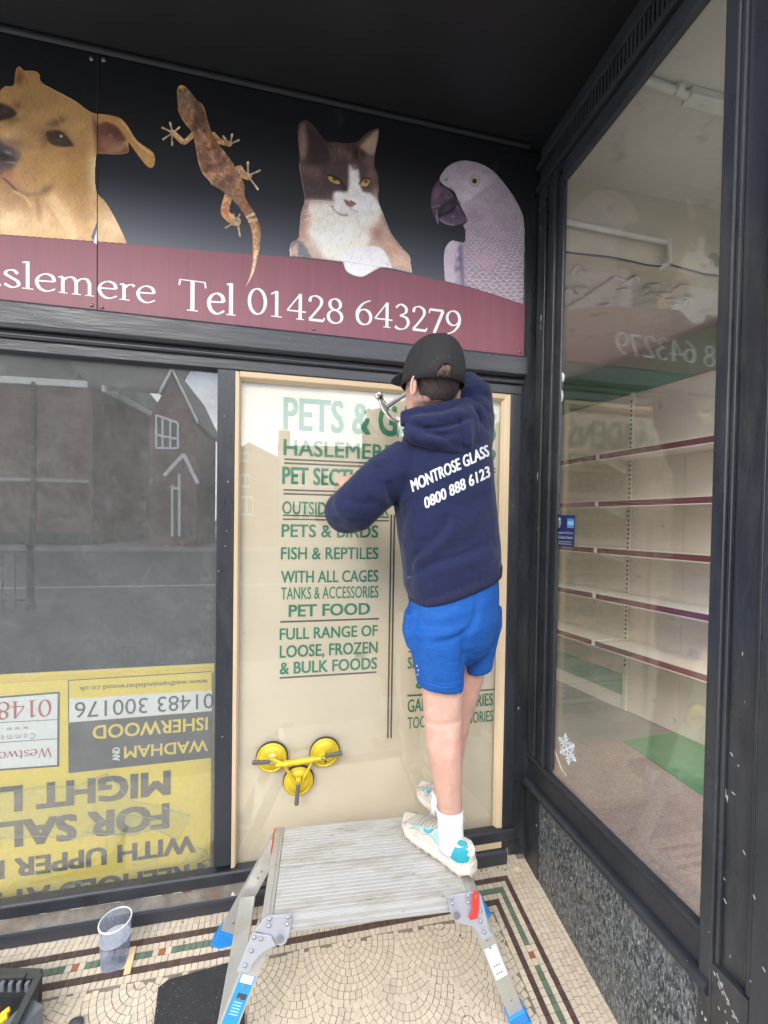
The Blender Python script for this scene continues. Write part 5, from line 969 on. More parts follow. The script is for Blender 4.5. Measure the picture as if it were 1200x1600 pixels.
for (x0, y0_, x1, y1_, c) in ((424, 1190.5, 394, 1191.5, cups[0]), (506, 1181.5, 535, 1176.5, cups[1]), (466, 1223, 463, 1258, cups[2])):
    a, e = PY(x0, y0_, YH+.004), PY(x1, y1_, YH-.004); d = (e-a)/np.linalg.norm(e-a); n_ = np.cross(d, (0, 1, 0)); b = MB()
    b.loft([(a+d*t, n_*h, np.array([0, 1, 0])*.006, 3.0) for t, h in ((-.004, .006), (.01, .0075), (np.linalg.norm(e-a)*.6, .0085), (np.linalg.norm(e-a)-.006, .0095), (np.linalg.norm(e-a), .006))], 16); lv = b.build('lever', LEVG, SL, True)
    b = MB(); b.obox(a-d*.006+np.array([0, .012, 0]), (d, n_, (0, 1, 0)), (.012, .011, .014)); b.build('lever_bracket', GOLD, SL, False, .003)
    b = MB(); b.cyl(a-np.array([0, .010, 0]), a+np.array([0, .004, 0]), .0042, 10); b.build('pin', pm('bright_pin', (.7, .7, .7), .25, .9), lv, True)
for (cx, col, sx) in ((cups[0], pm('grey_label', (.55, .57, .62), .4), .012), (cups[1], INK, .006)):
    b = MB(); b.loft([(np.array([cx[0]+.002, F0-.0262, cx[2]+.018 if sx > .01 else cx[2]-.03]), (sx, 0, 0), (0, 0, .005)), (np.array([cx[0]+.002, F0-.0268, cx[2]+.018 if sx > .01 else cx[2]-.03]), (sx, 0, 0), (0, 0, .005))], 16); b.build('label', col, SL)
# ================================================================== SMALL THINGS ON THE LOBBY FLOOR
def frosted():
    m, n, b, o = newmat('smeared_translucent_plastic'); k = mixc(n, noise(n, 26, 5, .7, (1, 1, .5), 'pos', .4, .62), (.44, .48, .60), (.72, .74, .82)); n.links.new(k, b.inputs['Base Color']); b.inputs['Roughness'].default_value = .35
    t = nd(n, 'ShaderNodeBsdfTransparent'); t.inputs[0].default_value = (.9, .92, .97, 1); tr = nd(n, 'ShaderNodeBsdfTranslucent'); tr.inputs[0].default_value = (.6, .63, .72, 1)
    m1 = nd(n, 'ShaderNodeMixShader'); m1.inputs[0].default_value = .45; n.links.new(b.outputs[0], m1.inputs[1]); n.links.new(tr.outputs[0], m1.inputs[2])
    m2 = nd(n, 'ShaderNodeMixShader'); f = noise(n, 18, 5, .7, (1, 1, .5), 'pos', .35, .6); mr = nd(n, 'ShaderNodeMapRange'); n.links.new(f, mr.inputs[0]); mr.inputs[3].default_value = .95; mr.inputs[4].default_value = .62; n.links.new(mr.outputs[0], m2.inputs[0]); n.links.new(m1.outputs[0], m2.inputs[1]); n.links.new(t.outputs[0], m2.inputs[2]); n.links.new(m2.outputs[0], o.inputs['Surface']); return m
cb_ = PF(180, 1503); ch = .150; rt = .049; rb = .043
BK = thing('beaker', 'smeared translucent plastic beaker standing on the mosaic by the plinth', 'beaker', tuple(cb_))
ring = lambda r, z: (cb_+np.array([0, 0, z]), (r, 0, 0), (0, r, 0)); FROST = frosted()
b = MB(); b.loft([ring(.004, .003), ring(rb-.004, .0025), ring(rb, .006)]+[ring(rb+(rt-rb)*t, .006+(ch-.006)*t) for t in np.linspace(.1, 1, 8)]+[ring(rt+.0015, ch+.001), ring(rt-.0005, ch+.0025), ring(rt-.0022, ch)]+[ring(rb-.002+(rt-rb)*t, .008+(ch-.008)*t) for t in np.linspace(.95, .0, 8)]+[ring(.004, .007)], 40); b.build('wall', FROST, BK, True)
b = MB(); b.loft([ring(rt+.0002, ch-.003), ring(rt+.0022, ch-.001), ring(rt+.0022, ch+.0015), ring(rt, ch+.003), ring(rt-.002, ch+.002)], 40, False); b.build('rim', pm('milky_rim', (.72, .73, .78), .35), BK, True)
b = MB(); b.loft([ring(rb+.0035, ch*.60), ring(rb+.0035, ch*.601)], 32); b.build('residue', pm('murky_residue', (.55, .55, .52), .4, var=.2, vs=30), BK)
a, e = PF(198, 1524, .002), PF(208, 1484, .002); b = MB(); b.bar(a+zv*.004, e+zv*.010, .021, .006); tag(b.build('wood_offcut', pm('pale_softwood', (.70, .50, .27), .6, var=.1, vs=20), None, False, .001), 'short pale wood offcut leaning beside the translucent beaker', 'wood strip')
MATB = pm('speckled_black_mat', (.022, .022, .024), .65, var=.3, vs=30, wear=(.34, .34, .34), wears=170, wlo=.67, whi=.72, bump=.4, bs=200)
mp_ = [PF(247, 1548, .0), PF(262, 1536, 0), PF(380, 1502, 0), PF(383, 1620, 0), PF(300, 1700, 0), PF(236, 1640, 0)]
b = MB(); b.prism([p+zv*.0035 for p in mp_], zv*.009); tag(b.build('kneeling_mat', MATB, None, False, .002), 'black speckled mat lying under the left legs of the platform', 'mat')
b = MB(); c = PF(118, 1600, .012); b.loft([(c+np.array([0, 0, z]), (rx, 0, 0), (0, ry, 0), 3.) for z, rx, ry in ((-.012, .020, .014), (0, .022, .016), (.008, .019, .013), (.012, .010, .008))], 14); tag(b.build('dark_object', pm('dark_object_grey', (.055, .055, .06), .5), None, True), 'small dark object on the mosaic at the bottom edge', 'object')  # unidentified dark object, built as a small rounded block
b = MB(); c = PF(807, 1356, .006); b.obox(c, ((1, .2, 0), (-.2, 1, 0), zv), (.010, .009, .006)); tag(b.build('loose_tile', pm('loose_cream_tile', (.70, .58, .36), .5), None, False, .001), 'loose cream cube lying in the corner by the granite', 'tile')
# tool box
TB = thing('tool_tray', 'open black plastic tool tray with coloured screwdriver handles inside', 'tool box', tuple(PF(0, 1590)))
BPL = pm('black_tool_plastic', (.030, .032, .034), .45, var=.2, vs=20); GPL = pm('grey_tool_plastic', (.11, .125, .14), .4)
ztb = floor_z(-.3)+.11
c1 = PZ(62, 1524, ztb); c0 = PZ(-90, 1522, ztb); c2 = PZ(4, 1640, ztb)
def lowered(p, h): return np.array([p[0], p[1], floor_z(p[1])+h])
def wallbar(p, q, z0, z1, th, name, mat): 
    d = (q-p)/np.linalg.norm(q-p); n_ = np.array([-d[1], d[0], 0]); b = MB(); P = [np.array([*p[:2], z0]), np.array([*q[:2], z0]), np.array([*q[:2], z1]), np.array([*p[:2], z1])]; b.prism(P, n_*th); return b.build(name, mat, TB, False, .002)
wallbar(c0, c1, ztb-.11, ztb, .012, 'rear_wall', BPL); wallbar(c1, c2, ztb-.14, ztb, -.010, 'side_wall', BPL)
b = MB(); b.prism([lowered(p, .008) for p in (c0, c1, c2, c2+(c0-c1))], zv*.006); b.build('base', BPL, TB)
b = MB(); b.bar(c0+zv*.004, c1+zv*.004, .03, .008); b.bar(c1+zv*.0045, c2+zv*.0045, .022, .008); b.build('rim', BPL, TB, False, .002)
b = MB(); q0, q1 = PZ(-60, 1538, ztb-.01), PZ(40, 1535, ztb-.01); b.bar(q0, q1, .012, .05); b.build('divider', BPL, TB, False, .002)
for i in range(4): b = MB(); p = PZ(4+i*13, 1541, ztb-.003); b.obox(p, ((1, 0, 0), (0, 1, 0), zv), (.006, .006, .014)); b.build('clip', GPL, TB, False, .002)
for col, pa, pe, nm in (((.72, .50, .02), (17, 1575), (-20, 1608), 0), ((.74, .52, .015), (14, 1586), (-20, 1612), 1), ((.52, .10, .04), (0, 1576), (-25, 1590), 2)):
    p, q = PZ(*pa, ztb-.035), PZ(*pe, ztb-.05); b = MB(); b.tube([p, p+(q-p)*.05, p+(q-p)*.3, p+(q-p)*.7, q], [.004, .0085, .0100, .0085, .009], 12)
    tag(b.build('screwdriver', pm('handle_%d' % nm, col, .3), None, True), ('upper yellow screwdriver handle poking out of the tool tray', 'lower yellow screwdriver handle in the tool tray', 'red screwdriver handle at the left edge of the tool tray')[nm], 'screwdriver', 'screwdrivers in the tool tray')
b = MB(); p = PF(22, 1625, .05); b.obox(p, ((.5, .86, 0), (-.86, .5, 0), zv), (.06, .03, .045)); b.obox(p+zv*.046, ((.5, .86, 0), (-.86, .5, 0), zv), (.062, .032, .004)); tag(b.build('plastic_case', GPL, None, False, .006), 'grey plastic case standing against the black tool tray', 'case')
# ================================================================== BROKEN GLASS AND LITTER BEHIND THE LEFT PANE
SHG = glassmat('broken_glass', (.965, .985, .97), 1.6); EDGE = pm('glass_edge_green', (.22, .34, .27), .2)
def shard(px, label, y=.062, tilt=.02, th=.004):
    P = [PY(*p, y) for p in px]; zmin = min(p[2] for p in P); P = [p+np.array([0, -(p[2]-zmin)*tilt, 0]) for p in P]
    t = thing('glass_shard', label, 'broken glass', tuple(np.mean(P, 0)), 'broken glass behind the left window'); b = MB(); b.prism(P, (0, th, 0)); b.build('sheet', SHG, t)
    b = MB()
    for i in range(len(P)): b.bar(P[i]+np.array([0, -.0004, 0]), P[(i+1) % len(P)]+np.array([0, -.0004, 0]), .0009, .0022, up=(0, 1, 0))
    b.build('edge', EDGE, t)
shard(((-30, 1245), (60, 1228), (115, 1228), (168, 1207), (205, 1250), (258, 1262), (298, 1275), (278, 1312), (230, 1290), (196, 1303), (140, 1302), (120, 1310), (60, 1306), (-30, 1312)), 'large jagged glass sheet leaning on the yellow board')
shard(((132, 1300), (150, 1285), (190, 1272), (240, 1278), (262, 1290), (200, 1306)), 'small glass splinter overlapping the large jagged sheet', .056)
shard(((285, 1348), (305, 1322), (322, 1328), (328, 1345), (300, 1362)), 'small crumpled glass fragment in the bottom right corner of the window', .05)
shard(((92, 1392), (118, 1377), (140, 1384), (128, 1392)), 'tiny glass chip lying on the sill below the yellow board', .048)
LEAF = pm('dry_leaf_brown', (.26, .12, .065), .9, var=.3, vs=60)
def litter(name, label, cx, cy, y, n, sx, sz, size, cat='leaf litter'):
    b = MB()
    for i in range(n):
        p = PY(cx+random.uniform(-sx, sx), cy+random.uniform(-sz, sz), y)+np.array([0, random.uniform(-.006, .006), 0]); a = np.array([random.gauss(0, 1) for _ in range(3)]); a /= np.linalg.norm(a); c = np.cross(a, [random.gauss(0, 1) for _ in range(3)]); c /= np.linalg.norm(c); s_ = size*random.uniform(.5, 1.2)
        b.prism([p-a*s_, p+c*s_*.5, p+a*s_, p-c*s_*.4], np.cross(a, c)*.0006)
    o = b.build(name, LEAF); tag(o, label, cat, None, 'stuff')
litter('leaf_litter', 'dry brown leaf crumbs in the corner of the left window', 322, 1350, .045, 14, 8, 14, .012)
litter('leaf_litter', 'brown leaf crumbs on the dirty ledge by the mullion', 305, 1395, .0, 26, 30, 7, .007); litter('leaf_litter', 'rusty crumbs on the dirty ledge near the beaker', 118, 1424, .0, 16, 12, 6, .006)
b = MB()
for i in range(40):
    p = PF(random.choice([random.uniform(225, 345), random.uniform(700, 800)]), random.uniform(1440, 1480) if random.random() < .6 else random.uniform(1352, 1368), .004); s_ = random.uniform(.0015, .004); b.obox(p, ((1, random.random(), 0), (-random.random(), 1, 0), zv), (s_, s_*.6, .0015))
tag(b.build('grit', pm('grit_crumbs', (.16, .13, .10), .9, var=.4, vs=90)), 'gritty crumbs swept against the plinth', 'grit', None, 'stuff')
# ================================================================== STICKERS ON THE SIDE PANE, string, hooks
XS = 1.0652
def sq_(px, py, lift=0): return PX(px, py, XS-lift)
ST = thing('card_sticker', 'navy blue payment sticker with light blue square on the side pane', 'sticker', tuple(sq_(882, 830)))
NAVY = pm('navy_sticker', (.012, .022, .11), .35); LBLUE = pm('light_blue_square', (.06, .27, .70), .4); PALE = pm('pale_sticker_print', (.45, .50, .60), .5)
def spatch(name, px, lift, mat, parent): b = MB(); b.prism([sq_(*p, lift) for p in px], (.0003, 0, 0)); return b.build(name, mat, parent)
spatch('sheet', ((868, 804.5), (898.5, 805), (897, 855), (867, 852)), 0, NAVY, ST); spatch('square', ((886.5, 810), (896.5, 810.5), (896.3, 825.5), (886.3, 824.5)), .0006, LBLUE, ST)
o_ = sq_(874, 816.5, .0006); b = MB(); b.loft([(o_, (0, .0105, 0), (0, 0, .021)), (o_+np.array([-.0003, 0, 0]), (0, .0105, 0), (0, 0, .021))], 24); b.build('roundel', PALE, ST)
for i, zz in enumerate((.006, -.004, -.013)): b = MB(); b.obox(o_+np.array([-.0006, 0, zz]), ((0, 1, 0), zv, (1, 0, 0)), (.010, .0022, .0002)); b.build('roundel_bar', NAVY, ST)
b = MB(); a = sq_(886.8, 818.5, .0012); b.obox(sq_(891.5, 817.6, .0012), ((0, 1, 0), zv, (1, 0, 0)), (.018, .008, .0002)); b.build('square_band', pm('paler_blue_band', (.30, .52, .80), .4), ST)
def stext(body, px0, px1, yb, yt):
    a, e, h = sq_(px0, yb, .0009), sq_(px1, yb, .0009), sq_(px0, yt, .0009); b = MB(); text_on(b, body, a, (0, -1, 0), (0, 0, 1), a[1]-e[1], h[2]-a[2], .01, out=(-1, 0, 0)); b.build('lettering', PALE, ST)
stext('Spend £15 or', 870, 895, 833.5, 830); stext('£5 back here', 870, 895, 841, 836.5)
for yv in (846, 849.5): b = MB(); p, q = sq_(872, yv, .0009), sq_(893, yv+.9, .0009); b.bar(p, q, .0003, .0022, up=(0, 0, 1)); b.build('print_line', PALE, ST)
SNOW = pm('white_snow_decal', (.62, .68, .74), .7, var=.08, vs=80)
sc_ = sq_(886, 1170, .0006); b = MB(); k = 0
for i in range(6):
    a = math.radians(60*i+12); dv_ = np.array([0, math.sin(a), math.cos(a)])
    def arm(p, d_, l, w_):
        global k
        b.obox(p+d_*l/2-np.array([k*.00001, 0, 0]), (d_, np.cross((1, 0, 0), d_), (1, 0, 0)), (l/2, w_/2, .00015)); k += 1
    arm(sc_, dv_, .052, .006)
    for t, l in ((.018, .020), (.030, .020), (.042, .012)):
        for sg in (-1, 1):
            q = a+sg*math.radians(55); arm(sc_+dv_*t, np.array([0, math.sin(q), math.cos(q)]), l, .005)
    arm(sc_+dv_*.046, dv_, .012, .010)
tag(b.build('snowflake_decal', SNOW), 'white snowflake decal low on the side pane', 'decal')
pts = [PX(x, y, 1.10) for x, y in ((862, 1168), (868, 1177), (873, 1190), (878, 1203), (885, 1212))]; b = MB(); b.tube(smooth_path(pts), .0032, 8); tag(b.build('string', pm('pale_string', (.62, .54, .48), .8), None, True), 'pale string hanging inside the side pane below the snowflake', 'string')
for (x, y, h), lb in (((878, 590, .020), 'upper white hook on the side window stop near the pelmet'), ((876, 619, .026), 'lower white hook on the side window stop near the pelmet')):
    p = PX(x, y, 1.075); b = MB(); b.loft([(p+np.array([0, 0, z*h]), (r, 0, 0), (0, r, 0)) for z, r in ((-1, .003), (-.7, .008), (0, .011), (.7, .009), (1, .003))], 14); tag(b.build('hook', pm('white_plastic', (.8, .8, .78), .4), None, True), lb, 'hook', 'white hooks on the side window')
# ================================================================== CHIPS AND PAINT SPLASHES on the black joinery
CHIP = pm('pale_paint_chips', (.36, .355, .34), .7, var=.25, vs=60)
b = MB()
for i in range(30):      # knocks and splashes low on the pilaster
    y_ = random.uniform(-1.03, -.845); z_ = .25+random.random()**2*1.3; s_ = random.uniform(.0007, .0022); x_ = 1.0395 if (y_ > -.872 or y_ < -.9585) else (1.0575 if z_ > .44 else 1.0405)
    a_ = random.gauss(.9, .25); b.obox((x_, y_, z_), ((0, -math.cos(a_), -math.sin(a_)), (0, math.sin(a_), -math.cos(a_)), (1, 0, 0)), (s_*random.uniform(1, 2.6), s_*.6, .0006))
for i in range(26):      # the long scrape across the foot of the panel
    t = random.random(); b.obox((1.0404, -.880-.055*t+random.gauss(0, .003), .432-.075*t+random.gauss(0, .004)), ((0, -.6, -.8), (0, .8, -.6), (1, 0, 0)), (random.uniform(.002, .006), random.uniform(.0004, .001), .0006))
for i in range(22): b.obox((1.0495-.0, random.uniform(-.82, -.1), random.uniform(0, .33)), ((0, .3, -1), (0, 1, .3), (1, 0, 0)), (random.uniform(.002, .006), random.uniform(.001, .0025), .0008))
for i in range(7): b.obox((random.uniform(-.30, -.25), .0006, random.uniform(.2, 2.1)), ((1, 0, .4), (0, 1, 0), (-.4, 0, 1)), (random.uniform(.0008, .002), .0005, random.uniform(.0008, .003)))
for i in range(24): b.obox((random.uniform(-1.0, .95), -.0345, random.uniform(2.21, 2.275)), ((1, 0, .2), (0, 1, 0), (-.2, 0, 1)), (random.uniform(.0006, .0016), .0005, random.uniform(.0004, .0011)))
tag(b.build('paint_chips', CHIP, PI_), kind='stuff')
# ================================================================== THE GLAZIER
SKIN = pm('skin', (.53, .325, .255), .5, var=.10, vs=14, dirt=(.50, .24, .19), ds=16, dlo=.45, dhi=.8, spec=.3, bump=.15, bs=300); HAIRM = pm('brown_cropped_hair', (.046, .033, .027), .75, var=.5, vs=160, bump=.9, bs=260, stretch=(1, 1, .3))
FLEECE = cloth('navy_fleece', (.0105, .0145, .050), .95, 9, .32, 500, .35, .10, (1, 1, 1.6)); RIB = pm('navy_rib_knit', (.012, .0135, .050), .95, var=.12, vs=300, stretch=(1, 1, .05), bump=.4, bs=300)
SHORTM = cloth('royal_blue_polyester', (.007, .075, .30), .72, 11, .28, 700, .15, 0, (1, 1, 1.9)); SOCKM = pm('white_sport_sock', (.72, .72, .73), .9, var=.03, vs=60, bump=.3, bs=300); CAPM = pm('black_cotton_cap', (.0125, .0115, .013), .85, var=.15, vs=120, bump=.25, bs=500)
def union(parts, voxel, name='u', smooth=2):
    """parts: MB with overlapping closed lofts -> one continuous skin"""
    o = parts.build(name, SKIN, None, False, 0, recenter=False); r = o.modifiers.new('r', 'REMESH'); r.mode = 'VOXEL'; r.voxel_size = voxel
    me = evalmesh(o); bpy.data.objects.remove(o); bm = bmesh.new(); bm.from_mesh(me); bpy.data.meshes.remove(me)
    for _ in range(smooth): bmesh.ops.smooth_vert(bm, verts=bm.verts, factor=.5, use_axis_x=True, use_axis_y=True, use_axis_z=True)
    bm.normal_update(); V = np.array([v.co[:] for v in bm.verts]); Nn = np.array([v.normal[:] for v in bm.verts]); F = [tuple(v.index for v in f.verts) for f in bm.faces]; bm.free(); return V, Nn, F
def finish(name, V, F, mat, parent, extra=None):
    b = MB(); b.v = [tuple(p) for p in V]; b.f = list(F); b.mi = [0]*len(F)
    if extra: b.add(extra.v, extra.f)
    o = b.build(name, mat, parent, True, angle=0); return o
def project(V):
    q = (np.asarray(V)-CAM_LOC) @ CR.T; return PCX+FPX*q[:, 0]/q[:, 2], PCY+FPX*q[:, 1]/q[:, 2]
def pxm(px, py, y): return float(((PY(px, py, y)-CAM_LOC) @ CR[2])/FPX)
def ringp(px, py, y, hw, depth, slope=0.0, yaw=0.0, e=2.3):
    """cross-section: centre on a pixel at depth y; half-width hw in pixels along a line of that slope, turned by yaw"""
    c = PY(px, py, y); k = pxm(px, py, y); a = CR.T @ np.array([1.0, slope, 0.0]); a /= np.linalg.norm(a); a = a*math.cos(yaw)+np.array([0, 1, 0])*math.sin(yaw); a /= np.linalg.norm(a)
    up = CR.T @ np.array([-slope*.0, -1.0, 0.0]); up -= a*(a@up); up /= np.linalg.norm(up); n = np.cross(up, a); return (c, a*hw*k, n*depth, e)
def folds(V, Nn, lines, soft=1.0):
    """creases and swells of the cloth: polylines measured on the photo, (points, amplitude m, width px)"""
    X, Y = project(V); view = (CAM_LOC-V); view /= np.linalg.norm(view, axis=1)[:, None]; f = np.clip((Nn*view).sum(1)*2, 0, 1); D_ = np.zeros(len(V))
    for pts, amp, wd in lines:
        P = smooth_path(pts, False, 4) if len(pts) > 2 else np.array(pts, float); d = np.full(len(V), 1e9); tt = np.zeros(len(V))
        for i in range(len(P)-1):
            a, e = P[i], P[i+1]-P[i]; t = np.clip(((X-a[0])*e[0]+(Y-a[1])*e[1])/(e@e+1e-9), 0, 1); q = np.hypot(X-a[0]-t*e[0], Y-a[1]-t*e[1]); u = q < d; d = np.where(u, q, d); tt = np.where(u, (i+t)/(len(P)-1), tt)
        D_ += amp*soft*np.exp(-(d/wd)**2)*np.minimum(1, np.minimum(tt, 1-tt)*5+.25)
    return V+Nn*(D_*f)[:, None]
def lumpy(V, Nn, amp, sc, seed):
    r = np.random.default_rng(seed); D_ = np.zeros(len(V))
    for i in range(14):
        k = r.normal(size=3)*sc; D_ += np.sin(V@k+r.uniform(0, 6.3))/14
    return V+Nn*(D_*amp*2)[:, None]
MAN = thing('person', 'young man in navy hoodie, blue shorts and black cap hammering at the window', 'person', tuple(PZ(690, 1340, ZT)))
# ---- body: one skin for head, neck, trunk, arms and legs
B_ = MB()
hc = PY(676, 592, -.40); hd = np.array([-.34, .94, 0.]); hs = np.array([.94, .34, 0.]); tiltz = np.array([.05, -.03, 1.0]); tiltz /= np.linalg.norm(tiltz)
def hp(f, s, z): return hc+hd*f+hs*s+tiltz*z      # head frame: forward, to the man's right, up
B_.loft([(hp(.0, 0, z), hd*rf, hs*rs, 2.1) for z, rf, rs in ((-.095, .040, .040), (-.085, .062, .058), (-.05, .084, .070), (-.01, .095, .077), (.03, .097, .079), (.06, .088, .073), (.088, .068, .058), (.108, .03, .026))], 24)
B_.loft([(hp(.055, 0, z), hd*rf, hs*rs, 2.2) for z, rf, rs in ((-.128, .018, .022), (-.118, .030, .034), (-.09, .040, .048), (-.05, .042, .058), (.0, .040, .062), (.05, .036, .058))], 20)     # jaw and face
B_.loft([(hp(.105-.02*abs(t), 0, -.022-.03*t), hd*.016, hs*.012) for t in (-1.0, -.4, .2, .7, 1.0)], 12)    # nose
for sgn in (-1, 1):
    B_.loft([(hp(.084, sgn*.030, -.002), hd*.012, tiltz*.009), (hp(.092, sgn*.030, -.002), hd*.004, tiltz*.006)], 10)
B_.loft([(hp(.095, s_, -.078), hd*.008, tiltz*.007) for s_ in (-.024, -.01, .01, .024)], 10)           # mouth
nk = PY(676, 640, -.375); B_.loft([(hp(-.012, 0, -.045), hd*.062, hs*.056), ((hp(-.012, 0, -.08)*.6+nk*.4), hd*.058, hs*.055), (nk, hd*.062, hs*.060), (PY(680, 668, -.365), hd*.075, hs*.085)], 20)
TORSO = [(709, 925, -.395, 66, .105, -.32), (703, 860, -.385, 66, .10, -.32), (696, 790, -.375, 70, .105, -.40), (690, 730, -.37, 72, .105, -.45), (684, 685, -.37, 58, .085, -.42), (678, 655, -.37, 30, .06, -.3)]
B_.loft([ringp(x, y, d, w*.92, dp*.92, sl, .30) for x, y, d, w, dp, sl in TORSO], 24)
B_.loft([ringp(708, 935, -.395, 52, .085, -.2, .3), ringp(706, 980, -.39, 50, .08, -.1, .3), ringp(706, 1000, -.39, 34, .06, 0, .3)], 20)
LEG1 = [(690, 985, -.405, 36, .072), (690, 1040, -.412, 31, .068), (691, 1085, -.418, 31.5, .066), (692, 1120, -.422, 30, .059), (693, 1145, -.426, 29.2, .060), (694.5, 1170, -.43, 28, .059), (697, 1200, -.43, 25, .051), (700, 1232, -.43, 21.5, .044), (702.5, 1262, -.43, 19, .039), (704, 1300, -.428, 17.5, .037), (705, 1318, -.426, 17, .038)]
LEG2 = [(738, 985, -.345, 29, .07), (736, 1035, -.32, 24, .060), (722, 1085, -.29, 26, .058), (710, 1125, -.265, 25, .055), (704, 1165, -.24, 23, .050), (699, 1205, -.215, 20, .044), (694, 1245, -.195, 17, .038), (692, 1275, -.19, 17, .04)]
for LG in (LEG1, LEG2): B_.loft([ringp(x, y, d, w, dp, 0, .1, 2.1) for x, y, d, w, dp in LG], 20)
ARML = [(622, 728, -.375, .058), (585, 768, -.39, .052), (548, 797, -.372, .046), (550, 782, -.25, .040), (549, 766, -.155, .029), (549, 762, -.125, .026)]
ARMR = [(735, 690, -.335, .060), (743, 645, -.30, .052), (738, 612, -.265, .046), (720, 610, -.235, .040), (700, 605, -.19, .029), (694, 603, -.175, .026)]
for A in (ARML, ARMR): B_.tube([PY(x, y, d) for x, y, d, r in A], [q[3] for q in A], 16, ref=(.2, .9, .3))
V, Nn, F = union(B_, .0062, smooth=3)
X = MB()
def ear(sgn):
    c = hp(-.012, sgn*.078, -.047); o = hs*sgn*.55-hd*.75; o /= np.linalg.norm(o)
    X.loft([(c+o*t+tiltz*.0, tiltz*rz, np.cross(o, tiltz)*rx) for t, rz, rx in ((-.004, .018, .008), (.006, .026, .009), (.014, .029, .008), (.020, .028, .006), (.023, .022, .003))], 18)
    X.tube([c+o*.021+tiltz*.029*math.cos(t)-hd*.0+np.cross(o, tiltz)*sgn*-.010*math.sin(t) for t in np.linspace(-.3, 3.0, 9)], .0045, 8)
ear(-1); ear(1)
def hand(wrist, fw, palm_n, thumb, curl, grip=None, sc=1.0):
    """palm and five bent fingers. fw: pointing direction, palm_n: out of the palm, thumb: side of the thumb"""
    fw, palm_n, thumb = (np.array(q, float)/np.linalg.norm(q) for q in (fw, palm_n, thumb))
    X.loft([(wrist+fw*t*sc, thumb*w*sc, palm_n*h*sc, 2.6) for t, w, h in ((-.02, .025, .020), (.015, .030, .018), (.05, .039, .016), (.085, .040, .014), (.098, .036, .010))], 16)
    for i, (off, ln, r) in enumerate(((.030, .072, .0088), (.010, .080, .0090), (-.010, .075, .0086), (-.029, .060, .0078))):
        p = wrist+(fw*.085+thumb*off)*sc; d = fw.copy(); pts = [p-fw*.02*sc, p]
        for sg, cv in ((.45, curl*.8), (.30, curl*1.1), (.25, curl*.8)):
            d = d*math.cos(cv)+palm_n*math.sin(cv); pl = np.cross(palm_n, thumb); 
            nx = palm_n*math.cos(cv)-(d*math.sin(cv)) ; p = p+d*ln*sg*sc; pts.append(p)
        X.tube(pts, [r*sc, r*sc, r*.98*sc, r*.9*sc, r*.7*sc], 10, ref=tuple(thumb+.01))
    p = wrist+(fw*.02+thumb*.026)*sc; q = fw*.55+thumb*.75+palm_n*.35; q /= np.linalg.norm(q); r2 = fw*.85+thumb*.1+palm_n*.6; r2 /= np.linalg.norm(r2)
    X.tube([p, p+q*.034*sc, p+q*.034*sc+r2*.030*sc, p+q*.034*sc+r2*.052*sc], [.013*sc, .011*sc, .0095*sc, .007*sc], 10, ref=tuple(palm_n+.01))
hand(PY(549, 762, -.125), (-.10, .80, .42), (.25, .55, -.75), (.9, .1, .35), .45)
hand(PY(694, 603, -.175), (-.85, .12, .15), (.05, .75, -.6), (.1, .6, .75), .8)
V = lumpy(V, Nn, .0010, 60, 5)
V = folds(V, Nn, [([(664, 1128), (690, 1134), (720, 1127)], -.0035, 4), ([(671, 1085), (670, 1122)], .0035, 5), ([(713, 1085), (714, 1120)], .003, 5), ([(692, 1142), (694, 1170), (698, 1205)], -.0035, 6), ([(680, 1150), (680, 1185)], .003, 8), ([(709, 1148), (710, 1180)], .004, 8), ([(701, 1215), (703, 1262)], .003, 5), ([(690, 1090), (691, 1122)], -.003, 6)])
finish('body', V, F, SKIN, MAN, X)
# ---- hoodie
H_ = MB()
TH = [(711, 912, -.395, 74.5, .128, -.315), (706, 890, -.392, 78, .134, -.315), (703, 850, -.387, 79, .130, -.33), (697, 800, -.378, 82, .128, -.38), (692, 750, -.372, 86, .126, -.44), (690, 705, -.37, 82, .115, -.46), (685, 672, -.37, 64, .095, -.40), (679, 648, -.37, 44, .078, -.3), (677, 640, -.372, 38, .07, -.25)]
H_.loft([ringp(x, y, d, w, dp, sl, .30, 2.5) for x, y, d, w, dp, sl in TH], 32)
SL_ = [(640, 722, -.372, .082), (606, 745, -.382, .083), (576, 772, -.388, .080), (550, 797, -.374, .079), (541, 800, -.335, .075), (546, 790, -.25, .060), (549, 774, -.18, .048), (549, 768, -.15, .043)]
SR_ = [(712, 712, -.345, .095), (729, 690, -.33, .094), (738, 655, -.305, .078), (737, 616, -.268, .073), (729, 611, -.250, .068), (716, 609, -.225, .058), (703, 606, -.195, .047), (699, 605, -.187, .043)]
for A in (SL_, SR_): H_.tube([PY(x, y, d) for x, y, d, r in A], [q[3] for q in A], 20, ref=(.2, .9, .3))
V, Nn, F = union(H_, .0056, smooth=5)
V = lumpy(V, Nn, .0016, 34, 3)
